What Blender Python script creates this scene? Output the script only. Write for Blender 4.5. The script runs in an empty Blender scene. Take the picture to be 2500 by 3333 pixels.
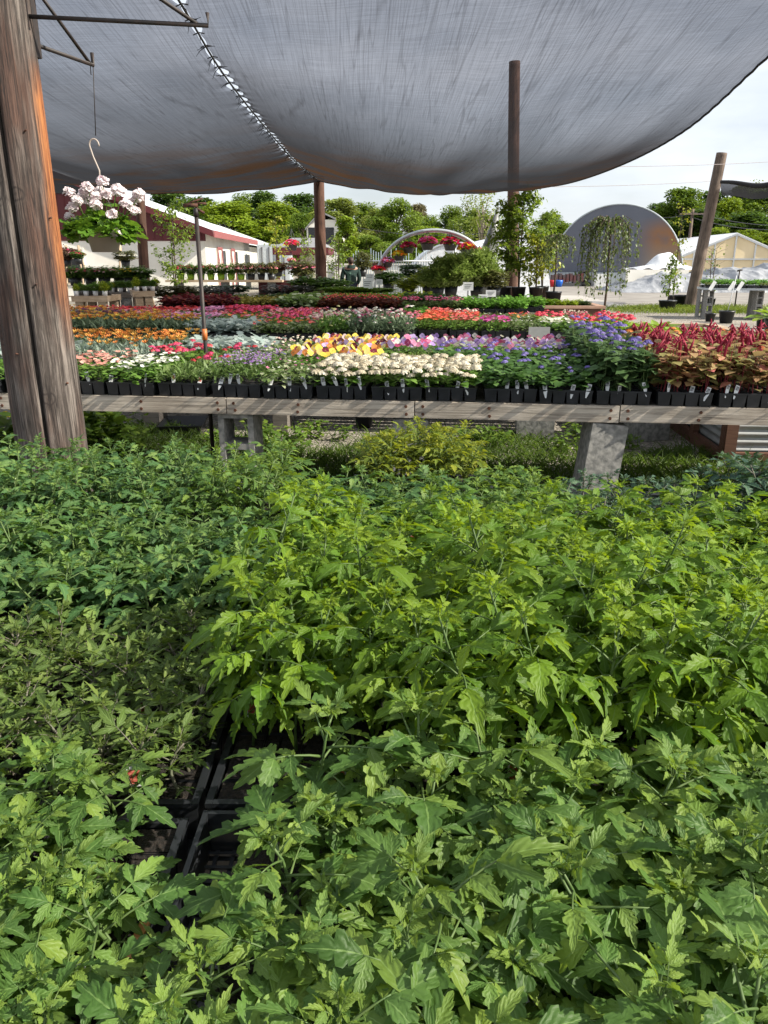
import bpy, math, random
import numpy as np
from mathutils import Vector, Matrix
R = math.radians
random.seed(7)
rng = np.random.default_rng(11)
S = bpy.context.scene
C = S.collection

# ------------------------------------------------------------------ camera, sky, sun, exposure
PITCH = R(18.1)
SP, CP = math.sin(PITCH), math.cos(PITCH)
CAMZ = 1.55
cam = bpy.data.cameras.new('camera'); camo = bpy.data.objects.new('camera', cam); C.objects.link(camo)
cam.sensor_fit = 'HORIZONTAL'; cam.sensor_width = 36; cam.lens = 36.0
cam.clip_start = 0.02; cam.clip_end = 2000
camo.location = (0, 0, CAMZ); camo.rotation_euler = (R(90) - PITCH, 0, 0)
S.camera = camo

SUN_AZ, SUN_EL = R(104), R(36)
W = bpy.data.worlds.new('World'); S.world = W; W.use_nodes = True
wn, wl = W.node_tree.nodes, W.node_tree.links
wn.clear()
wo = wn.new('ShaderNodeOutputWorld'); bg = wn.new('ShaderNodeBackground'); sky = wn.new('ShaderNodeTexSky')
sky.sky_type = 'NISHITA'; sky.sun_disc = False; sky.sun_elevation = SUN_EL; sky.sun_rotation = SUN_AZ
sky.air_density = 1.0; sky.dust_density = 1.6; sky.ozone_density = 1.0
tc = wn.new('ShaderNodeTexCoord'); mp = wn.new('ShaderNodeMapping'); mp.inputs['Scale'].default_value = (1.6, 1.6, 5.0)
nz = wn.new('ShaderNodeTexNoise'); nz.inputs['Scale'].default_value = 1.6; nz.inputs['Detail'].default_value = 7; nz.inputs['Roughness'].default_value = 0.55
cr = wn.new('ShaderNodeValToRGB'); cr.color_ramp.elements[0].position = 0.34; cr.color_ramp.elements[1].position = 0.66
cr.color_ramp.elements[0].color = (0.42, 0.42, 0.42, 1); cr.color_ramp.elements[1].color = (0.90, 0.90, 0.90, 1)
mx = wn.new('ShaderNodeMix'); mx.data_type = 'RGBA'; mx.inputs['B'].default_value = (10.0, 10.5, 11.2, 1)
wl.new(tc.outputs['Generated'], mp.inputs['Vector']); wl.new(mp.outputs['Vector'], nz.inputs['Vector'])
wl.new(nz.outputs['Fac'], cr.inputs['Fac']); wl.new(cr.outputs['Color'], mx.inputs['Factor'])
wl.new(sky.outputs['Color'], mx.inputs['A']); wl.new(mx.outputs['Result'], bg.inputs['Color'])
bg.inputs['Strength'].default_value = 0.064
wl.new(bg.outputs['Background'], wo.inputs['Surface'])

sd = Vector((math.sin(SUN_AZ) * math.cos(SUN_EL), math.cos(SUN_AZ) * math.cos(SUN_EL), math.sin(SUN_EL)))
sun = bpy.data.lights.new('sun', 'SUN'); sun.energy = 5.0; sun.angle = R(0.5); sun.color = (1.0, 0.93, 0.80)
suno = bpy.data.objects.new('sun', sun); C.objects.link(suno)
suno.rotation_euler = sd.to_track_quat('Z', 'Y').to_euler(); suno.location = (30, 20, 40)
S.view_settings.view_transform = 'Standard'; S.view_settings.look = 'None'
S.view_settings.exposure = 0.88; S.view_settings.gamma = 1.0; S.view_settings.use_curve_mapping = False
cy_ = S.cycles
cy_.max_bounces = 7; cy_.diffuse_bounces = 3; cy_.glossy_bounces = 2; cy_.transmission_bounces = 4
cy_.transparent_max_bounces = 12; cy_.sample_clamp_indirect = 8
cy_.use_adaptive_sampling = True; cy_.adaptive_threshold = 0.02

# ------------------------------------------------------------------ picture <-> place (photo pixels, 2500 x 3333)
def ray(px, py):
    cx = (px - 1250) / 2500.0; cy = (1666.5 - py) / 2500.0
    return Vector((cx, CP + cy * SP, cy * CP - SP))
def at(px, py, Y):
    r = ray(px, py); k = Y / r.y
    return Vector((r.x * k, Y, CAMZ + r.z * k))
def on(px, py, z=0.0):
    r = ray(px, py); k = (z - CAMZ) / r.z
    return Vector((r.x * k, r.y * k, z))
def proj(x, y, z):
    D = y * CP - (z - CAMZ) * SP; Y = (z - CAMZ) * CP + y * SP
    return 1250 + 2500 * x / D, 1666.5 - 2500 * Y / D

# ------------------------------------------------------------------ mesh builder
class MB:
    def __init__(s): s.V = []; s.F = []; s.T = []; s.U = []; s.M = []; s.n = 0
    def add(s, V, F, tint=0.5, uv=None, mi=0):
        V = np.asarray(V, float).reshape(-1, 3)
        if len(V) == 0: return s
        s.V.append(V)
        nf = 0
        for blk in (F if isinstance(F, tuple) else (F,)):
            if isinstance(blk, np.ndarray): a = blk + s.n; s.F.append(a); nf += len(a)
            else:
                for f in blk: s.F.append(np.asarray([f], int) + s.n); nf += 1
        t = np.full(nf, tint, float) if np.isscalar(tint) else np.asarray(tint, float)
        s.T.append(t); s.M.append(np.full(nf, mi, int))
        s.U.append(np.zeros((len(V), 2)) if uv is None else np.asarray(uv, float))
        s.n += len(V); return s
    def inst(s, tpl, Rm, T, tint, mi=0):
        V, F, U = tpl; N = len(T)
        if N == 0: return s
        P = np.einsum('nij,kj->nki', Rm, V) + T[:, None, :]
        k = len(V)
        FF = (F[None, :, :] + (np.arange(N) * k)[:, None, None]).reshape(-1, F.shape[1])
        return s.add(P.reshape(-1, 3), FF, np.repeat(tint, len(F)), np.tile(U, (N, 1)), mi)
    def box(s, c, d, mi=0, tint=0.5, rot=0.0, M=None):
        x, y, z = d[0] / 2, d[1] / 2, d[2] / 2
        V = np.array([(a, b, e) for a in (-x, x) for b in (-y, y) for e in (-z, z)], float)
        if rot:
            cs, sn = math.cos(rot), math.sin(rot); V = V @ np.array([(cs, sn, 0), (-sn, cs, 0), (0, 0, 1)])
        if M is not None: V = V @ np.array(M.to_3x3()).T
        V = V + np.array(c)
        F = np.array([(0, 1, 3, 2), (4, 6, 7, 5), (0, 4, 5, 1), (2, 3, 7, 6), (0, 2, 6, 4), (1, 5, 7, 3)])
        return s.add(V, F, tint, None, mi)
    def tube(s, pts, rad, sides=8, mi=0, tint=0.5, caps=True):
        pts = [Vector(p) for p in pts]; n = len(pts)
        if np.isscalar(rad): rad = [rad] * n
        V = []; prev = None; U = []
        for i, p in enumerate(pts):
            t = (pts[min(i + 1, n - 1)] - pts[max(i - 1, 0)])
            if t.length < 1e-9: t = Vector((0, 0, 1))
            t.normalize()
            a = prev if prev is not None else (Vector((1, 0, 0)) if abs(t.x) < 0.9 else Vector((0, 1, 0)))
            a = (a - t * a.dot(t)).normalized(); b = t.cross(a); prev = a
            for k in range(sides):
                th = 2 * math.pi * k / sides
                V.append(p + (a * math.cos(th) + b * math.sin(th)) * rad[i]); U.append((k / sides, i / max(1, n - 1)))
        F = [(i * sides + k, i * sides + (k + 1) % sides, (i + 1) * sides + (k + 1) % sides, (i + 1) * sides + k)
             for i in range(n - 1) for k in range(sides)]
        blocks = (np.array(F),)
        if caps: blocks = (np.array(F), np.array([list(range(sides))[::-1]]), np.array([[(n - 1) * sides + k for k in range(sides)]]))
        return s.add([tuple(v) for v in V], blocks, tint, U, mi)
    def lathe(s, prof, sides=20, c=(0, 0, 0), mi=0, tint=0.5):
        V = [(c[0] + r * math.cos(2 * math.pi * k / sides), c[1] + r * math.sin(2 * math.pi * k / sides), c[2] + z) for r, z in prof for k in range(sides)]
        F = np.array([(i * sides + k, i * sides + (k + 1) % sides, (i + 1) * sides + (k + 1) % sides, (i + 1) * sides + k)
                      for i in range(len(prof) - 1) for k in range(sides)])
        return s.add(V, F, tint, None, mi)
    def grid(s, fn, nu, nv, mi=0, tint=0.5):
        V = [fn(i / nu, j / nv) for j in range(nv + 1) for i in range(nu + 1)]
        U = [(i / nu, j / nv) for j in range(nv + 1) for i in range(nu + 1)]
        w = nu + 1
        F = np.array([(j * w + i, j * w + i + 1, (j + 1) * w + i + 1, (j + 1) * w + i) for j in range(nv) for i in range(nu)])
        return s.add(V, F, tint, U, mi)
    def mesh(s, name, mats, smooth=True):
        me = bpy.data.meshes.new(name)
        V = np.concatenate(s.V); U = np.concatenate(s.U)
        lens = np.concatenate([np.full(len(f), f.shape[1]) for f in s.F])
        idx = np.concatenate([f.reshape(-1) for f in s.F])
        me.vertices.add(len(V)); me.vertices.foreach_set('co', V.reshape(-1))
        me.loops.add(len(idx)); me.loops.foreach_set('vertex_index', idx.astype(np.int32))
        me.polygons.add(len(lens))
        me.polygons.foreach_set('loop_start', np.concatenate([[0], np.cumsum(lens)[:-1]]).astype(np.int32))
        me.polygons.foreach_set('material_index', np.concatenate(s.M).astype(np.int32))
        me.polygons.foreach_set('use_smooth', np.full(len(lens), smooth))
        me.update(calc_edges=True)
        a = me.attributes.new('tint', 'FLOAT', 'FACE'); a.data.foreach_set('value', np.concatenate(s.T).astype(np.float32))
        uvl = me.uv_layers.new(name='UVMap'); uvl.data.foreach_set('uv', U[idx].reshape(-1).astype(np.float32))
        for m in (mats if isinstance(mats, (list, tuple)) else [mats]): me.materials.append(m)
        me.validate(); return me
    def build(s, name, mats, parent=None, smooth=True, loc=None, rotz=0):
        return put(name, s.mesh(name, mats, smooth), parent, loc, rotz)

def put(name, me, parent=None, loc=None, rotz=0):
    o = bpy.data.objects.new(name, me); C.objects.link(o)
    if parent is not None: o.parent = parent
    if loc is not None: o.location = loc
    if rotz: o.rotation_euler.z = rotz
    return o
def tag(o, label, cat, group=None):
    o['label'] = label; o['category'] = cat
    if group: o['group'] = group
    return o
def thing(name, label, cat, loc=(0, 0, 0), rotz=0, group=None):
    o = bpy.data.objects.new(name, None); C.objects.link(o); o.empty_display_size = 0.05
    o.location = loc; o.rotation_euler.z = rotz
    return tag(o, label, cat, group)
def struct(o, kind='structure', label=None, cat=None):
    o['kind'] = kind
    if label: o['label'] = label
    if cat: o['category'] = cat
    return o
ORD = ['first', 'second', 'third', 'fourth', 'fifth', 'sixth', 'seventh', 'eighth', 'ninth', 'tenth', 'eleventh', 'twelfth',
       'thirteenth', 'fourteenth', 'fifteenth', 'sixteenth', 'seventeenth', 'eighteenth', 'nineteenth', 'twentieth']

# ------------------------------------------------------------------ materials
def _new(name):
    m = bpy.data.materials.new(name); m.use_nodes = True; nt = m.node_tree
    return m, nt.nodes, nt.links, nt.nodes['Principled BSDF'], nt.nodes['Material Output']
def _ramp(n, cols, const=False):
    r = n.new('ShaderNodeValToRGB'); e = r.color_ramp
    if const: e.interpolation = 'CONSTANT'
    k = len(cols)
    for i, c in enumerate(cols):
        p = (i / k if const else (i / max(1, k - 1)))
        el = e.elements[i] if i < 2 else e.elements.new(p)
        el.position = p; el.color = (*c, 1)
    if k == 1: e.elements.remove(e.elements[1])
    return r
def leafy(name, cols, trans=0.35, tcol=None, rough=0.45, veins=False, const=False, spec=0.5, vary=0.25):
    """cols: ramp read by the per-leaf tint; light also passes through the blade"""
    m, n, l, p, out = _new(name)
    a = n.new('ShaderNodeAttribute'); a.attribute_name = 'tint'
    r = _ramp(n, cols, const); l.new(a.outputs['Fac'], r.inputs['Fac'])
    col = r.outputs['Color']
    oi = n.new('ShaderNodeObjectInfo'); hs = n.new('ShaderNodeHueSaturation')
    mr = n.new('ShaderNodeMapRange'); mr.inputs['To Min'].default_value = 1 - vary; mr.inputs['To Max'].default_value = 1 + vary
    l.new(oi.outputs['Random'], mr.inputs['Value']); l.new(mr.outputs['Result'], hs.inputs['Value'])
    l.new(col, hs.inputs['Color']); col = hs.outputs['Color']
    if veins:
        tcn = n.new('ShaderNodeUVMap'); sx = n.new('ShaderNodeSeparateXYZ'); l.new(tcn.outputs['UV'], sx.inputs['Vector'])
        d = n.new('ShaderNodeMath'); d.operation = 'SUBTRACT'; d.inputs[1].default_value = 0.5; l.new(sx.outputs['X'], d.inputs[0])
        ab = n.new('ShaderNodeMath'); ab.operation = 'ABSOLUTE'; l.new(d.outputs[0], ab.inputs[0])
        mul = n.new('ShaderNodeMath'); mul.operation = 'MULTIPLY_ADD'; mul.inputs[1].default_value = -0.75; l.new(ab.outputs[0], mul.inputs[0]); l.new(sx.outputs['Y'], mul.inputs[2])
        fr = n.new('ShaderNodeMath'); fr.operation = 'MULTIPLY'; fr.inputs[1].default_value = 30.0; l.new(mul.outputs[0], fr.inputs[0])
        sn = n.new('ShaderNodeMath'); sn.operation = 'SINE'; l.new(fr.outputs[0], sn.inputs[0])
        mid = n.new('ShaderNodeMath'); mid.operation = 'LESS_THAN'; mid.inputs[1].default_value = 0.028; l.new(ab.outputs[0], mid.inputs[0])
        mxn = n.new('ShaderNodeMix'); mxn.data_type = 'RGBA'; mxn.inputs['B'].default_value = (0.22, 0.34, 0.10, 1)
        s2 = n.new('ShaderNodeMath'); s2.operation = 'MULTIPLY'; s2.inputs[1].default_value = 0.55; l.new(mid.outputs[0], s2.inputs[0])
        l.new(s2.outputs[0], mxn.inputs['Factor']); l.new(col, mxn.inputs['A']); col = mxn.outputs['Result']
        bp = n.new('ShaderNodeBump'); bp.inputs['Strength'].default_value = 0.40; bp.inputs['Distance'].default_value = 0.0008
        crn = n.new('ShaderNodeTexNoise'); crn.inputs['Scale'].default_value = 9.0; crn.inputs['Detail'].default_value = 3; l.new(tcn.outputs['UV'], crn.inputs['Vector'])
        cad = n.new('ShaderNodeMath'); cad.operation = 'MULTIPLY_ADD'; cad.inputs[1].default_value = 3.5; l.new(crn.outputs['Fac'], cad.inputs[0]); l.new(sn.outputs[0], cad.inputs[2])
        l.new(cad.outputs[0], bp.inputs['Height']); l.new(bp.outputs['Normal'], p.inputs['Normal'])
    l.new(col, p.inputs['Base Color']); p.inputs['Roughness'].default_value = rough
    p.inputs['Specular IOR Level'].default_value = spec
    if trans > 0:
        t = n.new('ShaderNodeBsdfTranslucent'); ms = n.new('ShaderNodeMixShader'); ms.inputs['Fac'].default_value = trans
        if tcol:
            mu = n.new('ShaderNodeMix'); mu.data_type = 'RGBA'; mu.inputs['Factor'].default_value = 0.7; mu.inputs['B'].default_value = (*tcol, 1)
            l.new(col, mu.inputs['A']); l.new(mu.outputs['Result'], t.inputs['Color'])
        else: l.new(col, t.inputs['Color'])
        l.new(p.outputs['BSDF'], ms.inputs[1]); l.new(t.outputs['BSDF'], ms.inputs[2]); l.new(ms.outputs['Shader'], out.inputs['Surface'])
    return m
def mat(name, c, rough=0.6, c2=None, scale=8.0, stretch=(1, 1, 1), bump=0.0, metal=0.0, lo=0.35, hi=0.65, detail=6, spec=0.5, coord='Object'):
    m, n, l, p, out = _new(name)
    p.inputs['Roughness'].default_value = rough; p.inputs['Metallic'].default_value = metal; p.inputs['Specular IOR Level'].default_value = spec
    if c2 is None and bump == 0:
        p.inputs['Base Color'].default_value = (*c, 1); c2 = tuple(x * 0.8 for x in c)
    t = n.new('ShaderNodeTexCoord'); mpn = n.new('ShaderNodeMapping'); mpn.inputs['Scale'].default_value = stretch
    nzn = n.new('ShaderNodeTexNoise'); nzn.inputs['Scale'].default_value = scale; nzn.inputs['Detail'].default_value = detail
    l.new(t.outputs[coord], mpn.inputs['Vector']); l.new(mpn.outputs['Vector'], nzn.inputs['Vector'])
    rr = _ramp(n, [c, c2 or c]); rr.color_ramp.elements[0].position = lo; rr.color_ramp.elements[1].position = hi
    l.new(nzn.outputs['Fac'], rr.inputs['Fac']); l.new(rr.outputs['Color'], p.inputs['Base Color'])
    if bump:
        b = n.new('ShaderNodeBump'); b.inputs['Strength'].default_value = bump; b.inputs['Distance'].default_value = 0.01
        l.new(nzn.outputs['Fac'], b.inputs['Height']); l.new(b.outputs['Normal'], p.inputs['Normal'])
    return m

M = {}
M['black_plastic'] = mat('black plastic', (0.010, 0.012, 0.014), 0.42, (0.020, 0.022, 0.026), 14)
M['soil'] = mat('potting soil', (0.005, 0.004, 0.003), 0.95, (0.022, 0.015, 0.011), 120, bump=0.8)
M['grey_pot'] = mat('grey plastic', (0.07, 0.07, 0.075), 0.5)
M['taupe_pot'] = mat('taupe plastic', (0.42, 0.36, 0.32), 0.45, (0.36, 0.31, 0.27), 5)
M['white'] = mat('white card', (0.75, 0.77, 0.78), 0.5)
M['tag_red'] = mat('red print', (0.35, 0.03, 0.02), 0.5, (0.75, 0.25, 0.18), 160)
M['tag_dark'] = mat('dark print', (0.03, 0.04, 0.05), 0.5, (0.5, 0.5, 0.52), 180)
M['ink'] = mat('black ink', (0.01, 0.01, 0.012), 0.5)
M['concrete'] = mat('concrete', (0.15, 0.15, 0.142), 0.92, (0.31, 0.30, 0.28), 30, bump=0.35)
M['iron'] = mat('rusty iron', (0.010, 0.008, 0.008), 0.6, (0.026, 0.015, 0.012), 40)
M['rust'] = mat('rusted bolt', (0.035, 0.015, 0.010), 0.8, (0.10, 0.035, 0.015), 60)
M['orange_tape'] = mat('orange tape', (0.55, 0.16, 0.04), 0.5)
M['wire'] = mat('wire', (0.05, 0.05, 0.055), 0.4)
M['wire_pale'] = mat('pale wire', (0.30, 0.26, 0.26), 0.5)
M['rope'] = mat('black cord', (0.015, 0.015, 0.017), 0.8)
M['galv'] = mat('galvanised pipe', (0.42, 0.44, 0.46), 0.38, (0.5, 0.52, 0.54), 10, metal=0.5)
M['corrugated'] = mat('corrugated steel', (0.30, 0.31, 0.31), 0.45, (0.40, 0.41, 0.41), 4, metal=0.4)
M['brown_wood'] = mat('brown stained wood', (0.10, 0.042, 0.025), 0.6, (0.16, 0.075, 0.045), 6, (1, 12, 12))
M['brown_rim'] = mat('pale brown rim', (0.36, 0.21, 0.15), 0.6, (0.45, 0.29, 0.21), 6)
M['barn_red'] = mat('barn red siding', (0.085, 0.010, 0.014), 0.6, (0.11, 0.014, 0.018), 2)
M['trim_red'] = mat('faded red fascia', (0.28, 0.085, 0.085), 0.6)
M['barn_white'] = mat('white painted wall', (0.66, 0.63, 0.56), 0.7, (0.76, 0.74, 0.68), 1.2)
M['roof_white'] = mat('white metal roof', (0.70, 0.74, 0.78), 0.35, (0.80, 0.83, 0.86), 1)
M['dark_glass'] = mat('dark opening', (0.012, 0.013, 0.015), 0.2)
M['shingle'] = mat('grey shingles', (0.16, 0.16, 0.17), 0.85, (0.24, 0.24, 0.25), 12)
M['container'] = mat('pale grey steel', (0.36, 0.40, 0.43), 0.5, (0.44, 0.48, 0.50), 1)
M['tarp_silver'] = mat('silver tarp', (0.21, 0.22, 0.24), 0.42, (0.31, 0.32, 0.34), 2.2, bump=1.0)
M['tarp_silver'].node_tree.nodes['Bump'].inputs['Distance'].default_value = 0.12
M['tarp_white'] = mat('white tarp', (0.72, 0.74, 0.77), 0.5)
M['plastic_blue'] = mat('blue plastic', (0.01, 0.12, 0.55), 0.4)
M['plastic_red'] = mat('red plastic', (0.45, 0.01, 0.02), 0.4)
M['plastic_lime'] = mat('lime plastic', (0.25, 0.45, 0.02), 0.4)
M['plastic_white'] = mat('white plastic', (0.68, 0.69, 0.70), 0.45)
M['rubber'] = mat('tyre rubber', (0.012, 0.012, 0.013), 0.7)
M['skin'] = mat('skin', (0.45, 0.24, 0.17), 0.5)
M['hair'] = mat('dark brown hair', (0.022, 0.012, 0.009), 0.6, (0.05, 0.02, 0.014), 60)
M['jacket'] = mat('dark green cloth', (0.008, 0.028, 0.024), 0.85, (0.014, 0.042, 0.036), 18)
M['jacket_patch'] = mat('grey green print', (0.06, 0.13, 0.10), 0.8)
M['jeans'] = mat('dark blue cloth', (0.02, 0.03, 0.055), 0.85)
M['bark'] = mat('bark', (0.045, 0.030, 0.022), 0.9, (0.11, 0.08, 0.06), 20, (1, 1, 0.2))
M['pale_bark'] = mat('pale bark', (0.20, 0.16, 0.13), 0.9, (0.30, 0.26, 0.22), 20, (1, 1, 0.2))
M['chip'] = mat('orange wood chip', (0.50, 0.17, 0.06), 0.6, (0.60, 0.28, 0.14), 60)

def wood_grey(name, dark, light, stretch=(1, 22, 22), sc=3.0, knots=True):
    m, n, l, p, out = _new(name); p.inputs['Roughness'].default_value = 0.85
    t = n.new('ShaderNodeTexCoord'); mpn = n.new('ShaderNodeMapping'); mpn.inputs['Scale'].default_value = stretch
    l.new(t.outputs['Object'], mpn.inputs['Vector'])
    nzn = n.new('ShaderNodeTexNoise'); nzn.inputs['Scale'].default_value = sc; nzn.inputs['Detail'].default_value = 9; nzn.inputs['Roughness'].default_value = 0.65; nzn.inputs['Distortion'].default_value = 0.6
    l.new(mpn.outputs['Vector'], nzn.inputs['Vector'])
    mid = tuple((a + b) / 2 for a, b in zip(dark, light))
    r = _ramp(n, [dark, mid, light]); r.color_ramp.elements[0].position = 0.30; r.color_ramp.elements[1].position = 0.46; r.color_ramp.elements[2].position = 0.68
    l.new(nzn.outputs['Fac'], r.inputs['Fac'])
    n2 = n.new('ShaderNodeTexNoise'); n2.inputs['Scale'].default_value = 2.6; n2.inputs['Detail'].default_value = 4; l.new(t.outputs['Object'], n2.inputs['Vector'])
    r2 = _ramp(n, [(0.55, 0.50, 0.45), (1.1, 1.08, 1.05)]); r2.color_ramp.elements[0].position = 0.35; r2.color_ramp.elements[1].position = 0.62; l.new(n2.outputs['Fac'], r2.inputs['Fac'])
    mu = n.new('ShaderNodeMix'); mu.data_type = 'RGBA'; mu.blend_type = 'MULTIPLY'; mu.inputs['Factor'].default_value = 0.8
    l.new(r.outputs['Color'], mu.inputs['A']); l.new(r2.outputs['Color'], mu.inputs['B']); l.new(mu.outputs['Result'], p.inputs['Base Color'])
    b = n.new('ShaderNodeBump'); b.inputs['Strength'].default_value = 0.5; b.inputs['Distance'].default_value = 0.006
    l.new(nzn.outputs['Fac'], b.inputs['Height']); l.new(b.outputs['Normal'], p.inputs['Normal'])
    return m
M['board'] = wood_grey('weathered board', (0.16, 0.135, 0.11), (0.62, 0.56, 0.48))
M['deck'] = wood_grey('weathered deck', (0.06, 0.055, 0.05), (0.22, 0.20, 0.18))
M['tan_board'] = wood_grey('tan board', (0.28, 0.20, 0.13), (0.55, 0.44, 0.32))
M['pole'] = wood_grey('weathered pole', (0.030, 0.020, 0.016), (0.20, 0.15, 0.12), (9, 9, 0.7))
M['pole_red'] = wood_grey('reddish pole', (0.035, 0.014, 0.010), (0.15, 0.075, 0.05), (7, 7, 0.6))

def big_pole_mat():
    m, n, l, p, out = _new('old split pole'); p.inputs['Roughness'].default_value = 0.8
    t = n.new('ShaderNodeTexCoord'); mpn = n.new('ShaderNodeMapping'); mpn.inputs['Scale'].default_value = (24, 24, 1.25)
    l.new(t.outputs['Object'], mpn.inputs['Vector'])
    a = n.new('ShaderNodeTexNoise'); a.inputs['Scale'].default_value = 2.2; a.inputs['Detail'].default_value = 12; a.inputs['Roughness'].default_value = 0.72; a.inputs['Distortion'].default_value = 0.35
    l.new(mpn.outputs['Vector'], a.inputs['Vector'])
    grey = _ramp(n, [(0.014, 0.010, 0.008), (0.070, 0.056, 0.048), (0.25, 0.215, 0.19)])
    for e, q in zip(grey.color_ramp.elements, (0.36, 0.48, 0.66)): e.position = q
    l.new(a.outputs['Fac'], grey.inputs['Fac'])
    brown = _ramp(n, [(0.012, 0.006, 0.004), (0.055, 0.028, 0.020), (0.13, 0.07, 0.05)]); l.new(a.outputs['Fac'], brown.inputs['Fac'])
    for e, q in zip(brown.color_ramp.elements, (0.34, 0.5, 0.7)): e.position = q
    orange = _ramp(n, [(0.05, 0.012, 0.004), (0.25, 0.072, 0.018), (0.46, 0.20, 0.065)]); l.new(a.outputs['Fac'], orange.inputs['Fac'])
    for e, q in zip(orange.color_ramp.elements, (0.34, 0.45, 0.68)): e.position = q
    # patchy brown over grey
    b = n.new('ShaderNodeTexNoise'); b.inputs['Scale'].default_value = 3.0; b.inputs['Detail'].default_value = 5
    mp2 = n.new('ShaderNodeMapping'); mp2.inputs['Scale'].default_value = (2.2, 2.2, 0.5); l.new(t.outputs['Object'], mp2.inputs['Vector']); l.new(mp2.outputs['Vector'], b.inputs['Vector'])
    br = _ramp(n, [(0, 0, 0), (1, 1, 1)]); br.color_ramp.elements[0].position = 0.44; br.color_ramp.elements[1].position = 0.58; l.new(b.outputs['Fac'], br.inputs['Fac'])
    m1 = n.new('ShaderNodeMix'); m1.data_type = 'RGBA'; l.new(br.outputs['Color'], m1.inputs['Factor']); l.new(grey.outputs['Color'], m1.inputs['A']); l.new(brown.outputs['Color'], m1.inputs['B'])
    # orange tone down the right-hand flank, between two heights
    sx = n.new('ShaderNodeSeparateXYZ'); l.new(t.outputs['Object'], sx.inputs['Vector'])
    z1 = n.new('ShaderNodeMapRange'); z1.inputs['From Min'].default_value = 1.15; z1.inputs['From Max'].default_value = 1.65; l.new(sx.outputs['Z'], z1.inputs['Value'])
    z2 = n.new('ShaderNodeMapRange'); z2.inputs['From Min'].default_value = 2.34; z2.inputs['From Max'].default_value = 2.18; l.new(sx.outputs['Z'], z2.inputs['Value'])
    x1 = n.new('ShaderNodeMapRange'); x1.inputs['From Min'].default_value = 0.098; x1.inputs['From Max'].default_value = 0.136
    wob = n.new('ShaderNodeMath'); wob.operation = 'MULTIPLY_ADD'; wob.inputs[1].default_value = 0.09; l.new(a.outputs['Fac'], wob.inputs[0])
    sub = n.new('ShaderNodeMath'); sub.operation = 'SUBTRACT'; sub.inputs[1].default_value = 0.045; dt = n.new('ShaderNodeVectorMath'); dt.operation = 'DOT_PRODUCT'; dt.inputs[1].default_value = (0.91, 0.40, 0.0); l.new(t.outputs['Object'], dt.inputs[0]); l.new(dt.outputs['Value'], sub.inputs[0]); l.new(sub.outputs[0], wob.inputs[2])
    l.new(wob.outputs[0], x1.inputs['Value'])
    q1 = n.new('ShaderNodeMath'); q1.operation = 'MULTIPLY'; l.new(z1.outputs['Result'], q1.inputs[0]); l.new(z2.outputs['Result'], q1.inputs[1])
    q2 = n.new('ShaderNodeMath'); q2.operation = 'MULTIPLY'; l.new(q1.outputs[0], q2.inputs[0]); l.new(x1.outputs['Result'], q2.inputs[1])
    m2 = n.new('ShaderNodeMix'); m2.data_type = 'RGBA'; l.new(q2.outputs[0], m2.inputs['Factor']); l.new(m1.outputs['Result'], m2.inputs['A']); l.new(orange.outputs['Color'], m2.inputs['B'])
    ck = n.new('ShaderNodeTexNoise'); ck.inputs['Scale'].default_value = 3.0; ck.inputs['Detail'].default_value = 3; ck.inputs['Distortion'].default_value = 0.5
    mp3 = n.new('ShaderNodeMapping'); mp3.inputs['Scale'].default_value = (13, 13, 0.55); l.new(t.outputs['Object'], mp3.inputs['Vector']); l.new(mp3.outputs['Vector'], ck.inputs['Vector'])
    ckr = _ramp(n, [(1, 1, 1), (0.16, 0.13, 0.12), (1, 1, 1)])
    for e, q in zip(ckr.color_ramp.elements, (0.475, 0.50, 0.525)): e.position = q
    l.new(ck.outputs['Fac'], ckr.inputs['Fac'])
    m3 = n.new('ShaderNodeMix'); m3.data_type = 'RGBA'; m3.blend_type = 'MULTIPLY'; m3.inputs['Factor'].default_value = 0.9; l.new(m2.outputs['Result'], m3.inputs['A']); l.new(ckr.outputs['Color'], m3.inputs['B'])
    last = m3.outputs['Result']
    for kp, kr in (((-0.02, -0.14, 1.84), 0.085), ((0.075, -0.12, 1.83), 0.05), ((-0.10, -0.10, 1.26), 0.07), ((0.09, -0.11, 0.98), 0.045), ((0.05, -0.13, 2.25), 0.06)):
        vd = n.new('ShaderNodeVectorMath'); vd.operation = 'DISTANCE'; vd.inputs[1].default_value = kp
        wv = n.new('ShaderNodeVectorMath'); wv.operation = 'MULTIPLY_ADD'; wv.inputs[1].default_value = (0.035, 0.035, 0.035); l.new(ck.outputs['Color'], wv.inputs[0]); l.new(t.outputs['Object'], wv.inputs[2]); l.new(wv.outputs['Vector'], vd.inputs[0])
        s_ = n.new('ShaderNodeMath'); s_.operation = 'MULTIPLY'; s_.inputs[1].default_value = 300; l.new(vd.outputs['Value'], s_.inputs[0])
        s2_ = n.new('ShaderNodeMath'); s2_.operation = 'SINE'; l.new(s_.outputs[0], s2_.inputs[0])
        s3_ = n.new('ShaderNodeMapRange'); s3_.inputs['From Min'].default_value = -0.2; s3_.inputs['From Max'].default_value = 0.9; l.new(s2_.outputs[0], s3_.inputs['Value'])
        fd = n.new('ShaderNodeMapRange'); fd.inputs['From Min'].default_value = kr; fd.inputs['From Max'].default_value = kr * 0.55; fd.inputs['To Max'].default_value = 0.75; l.new(vd.outputs['Value'], fd.inputs['Value'])
        mm = n.new('ShaderNodeMath'); mm.operation = 'MULTIPLY'; l.new(s3_.outputs['Result'], mm.inputs[0]); l.new(fd.outputs['Result'], mm.inputs[1])
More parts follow.
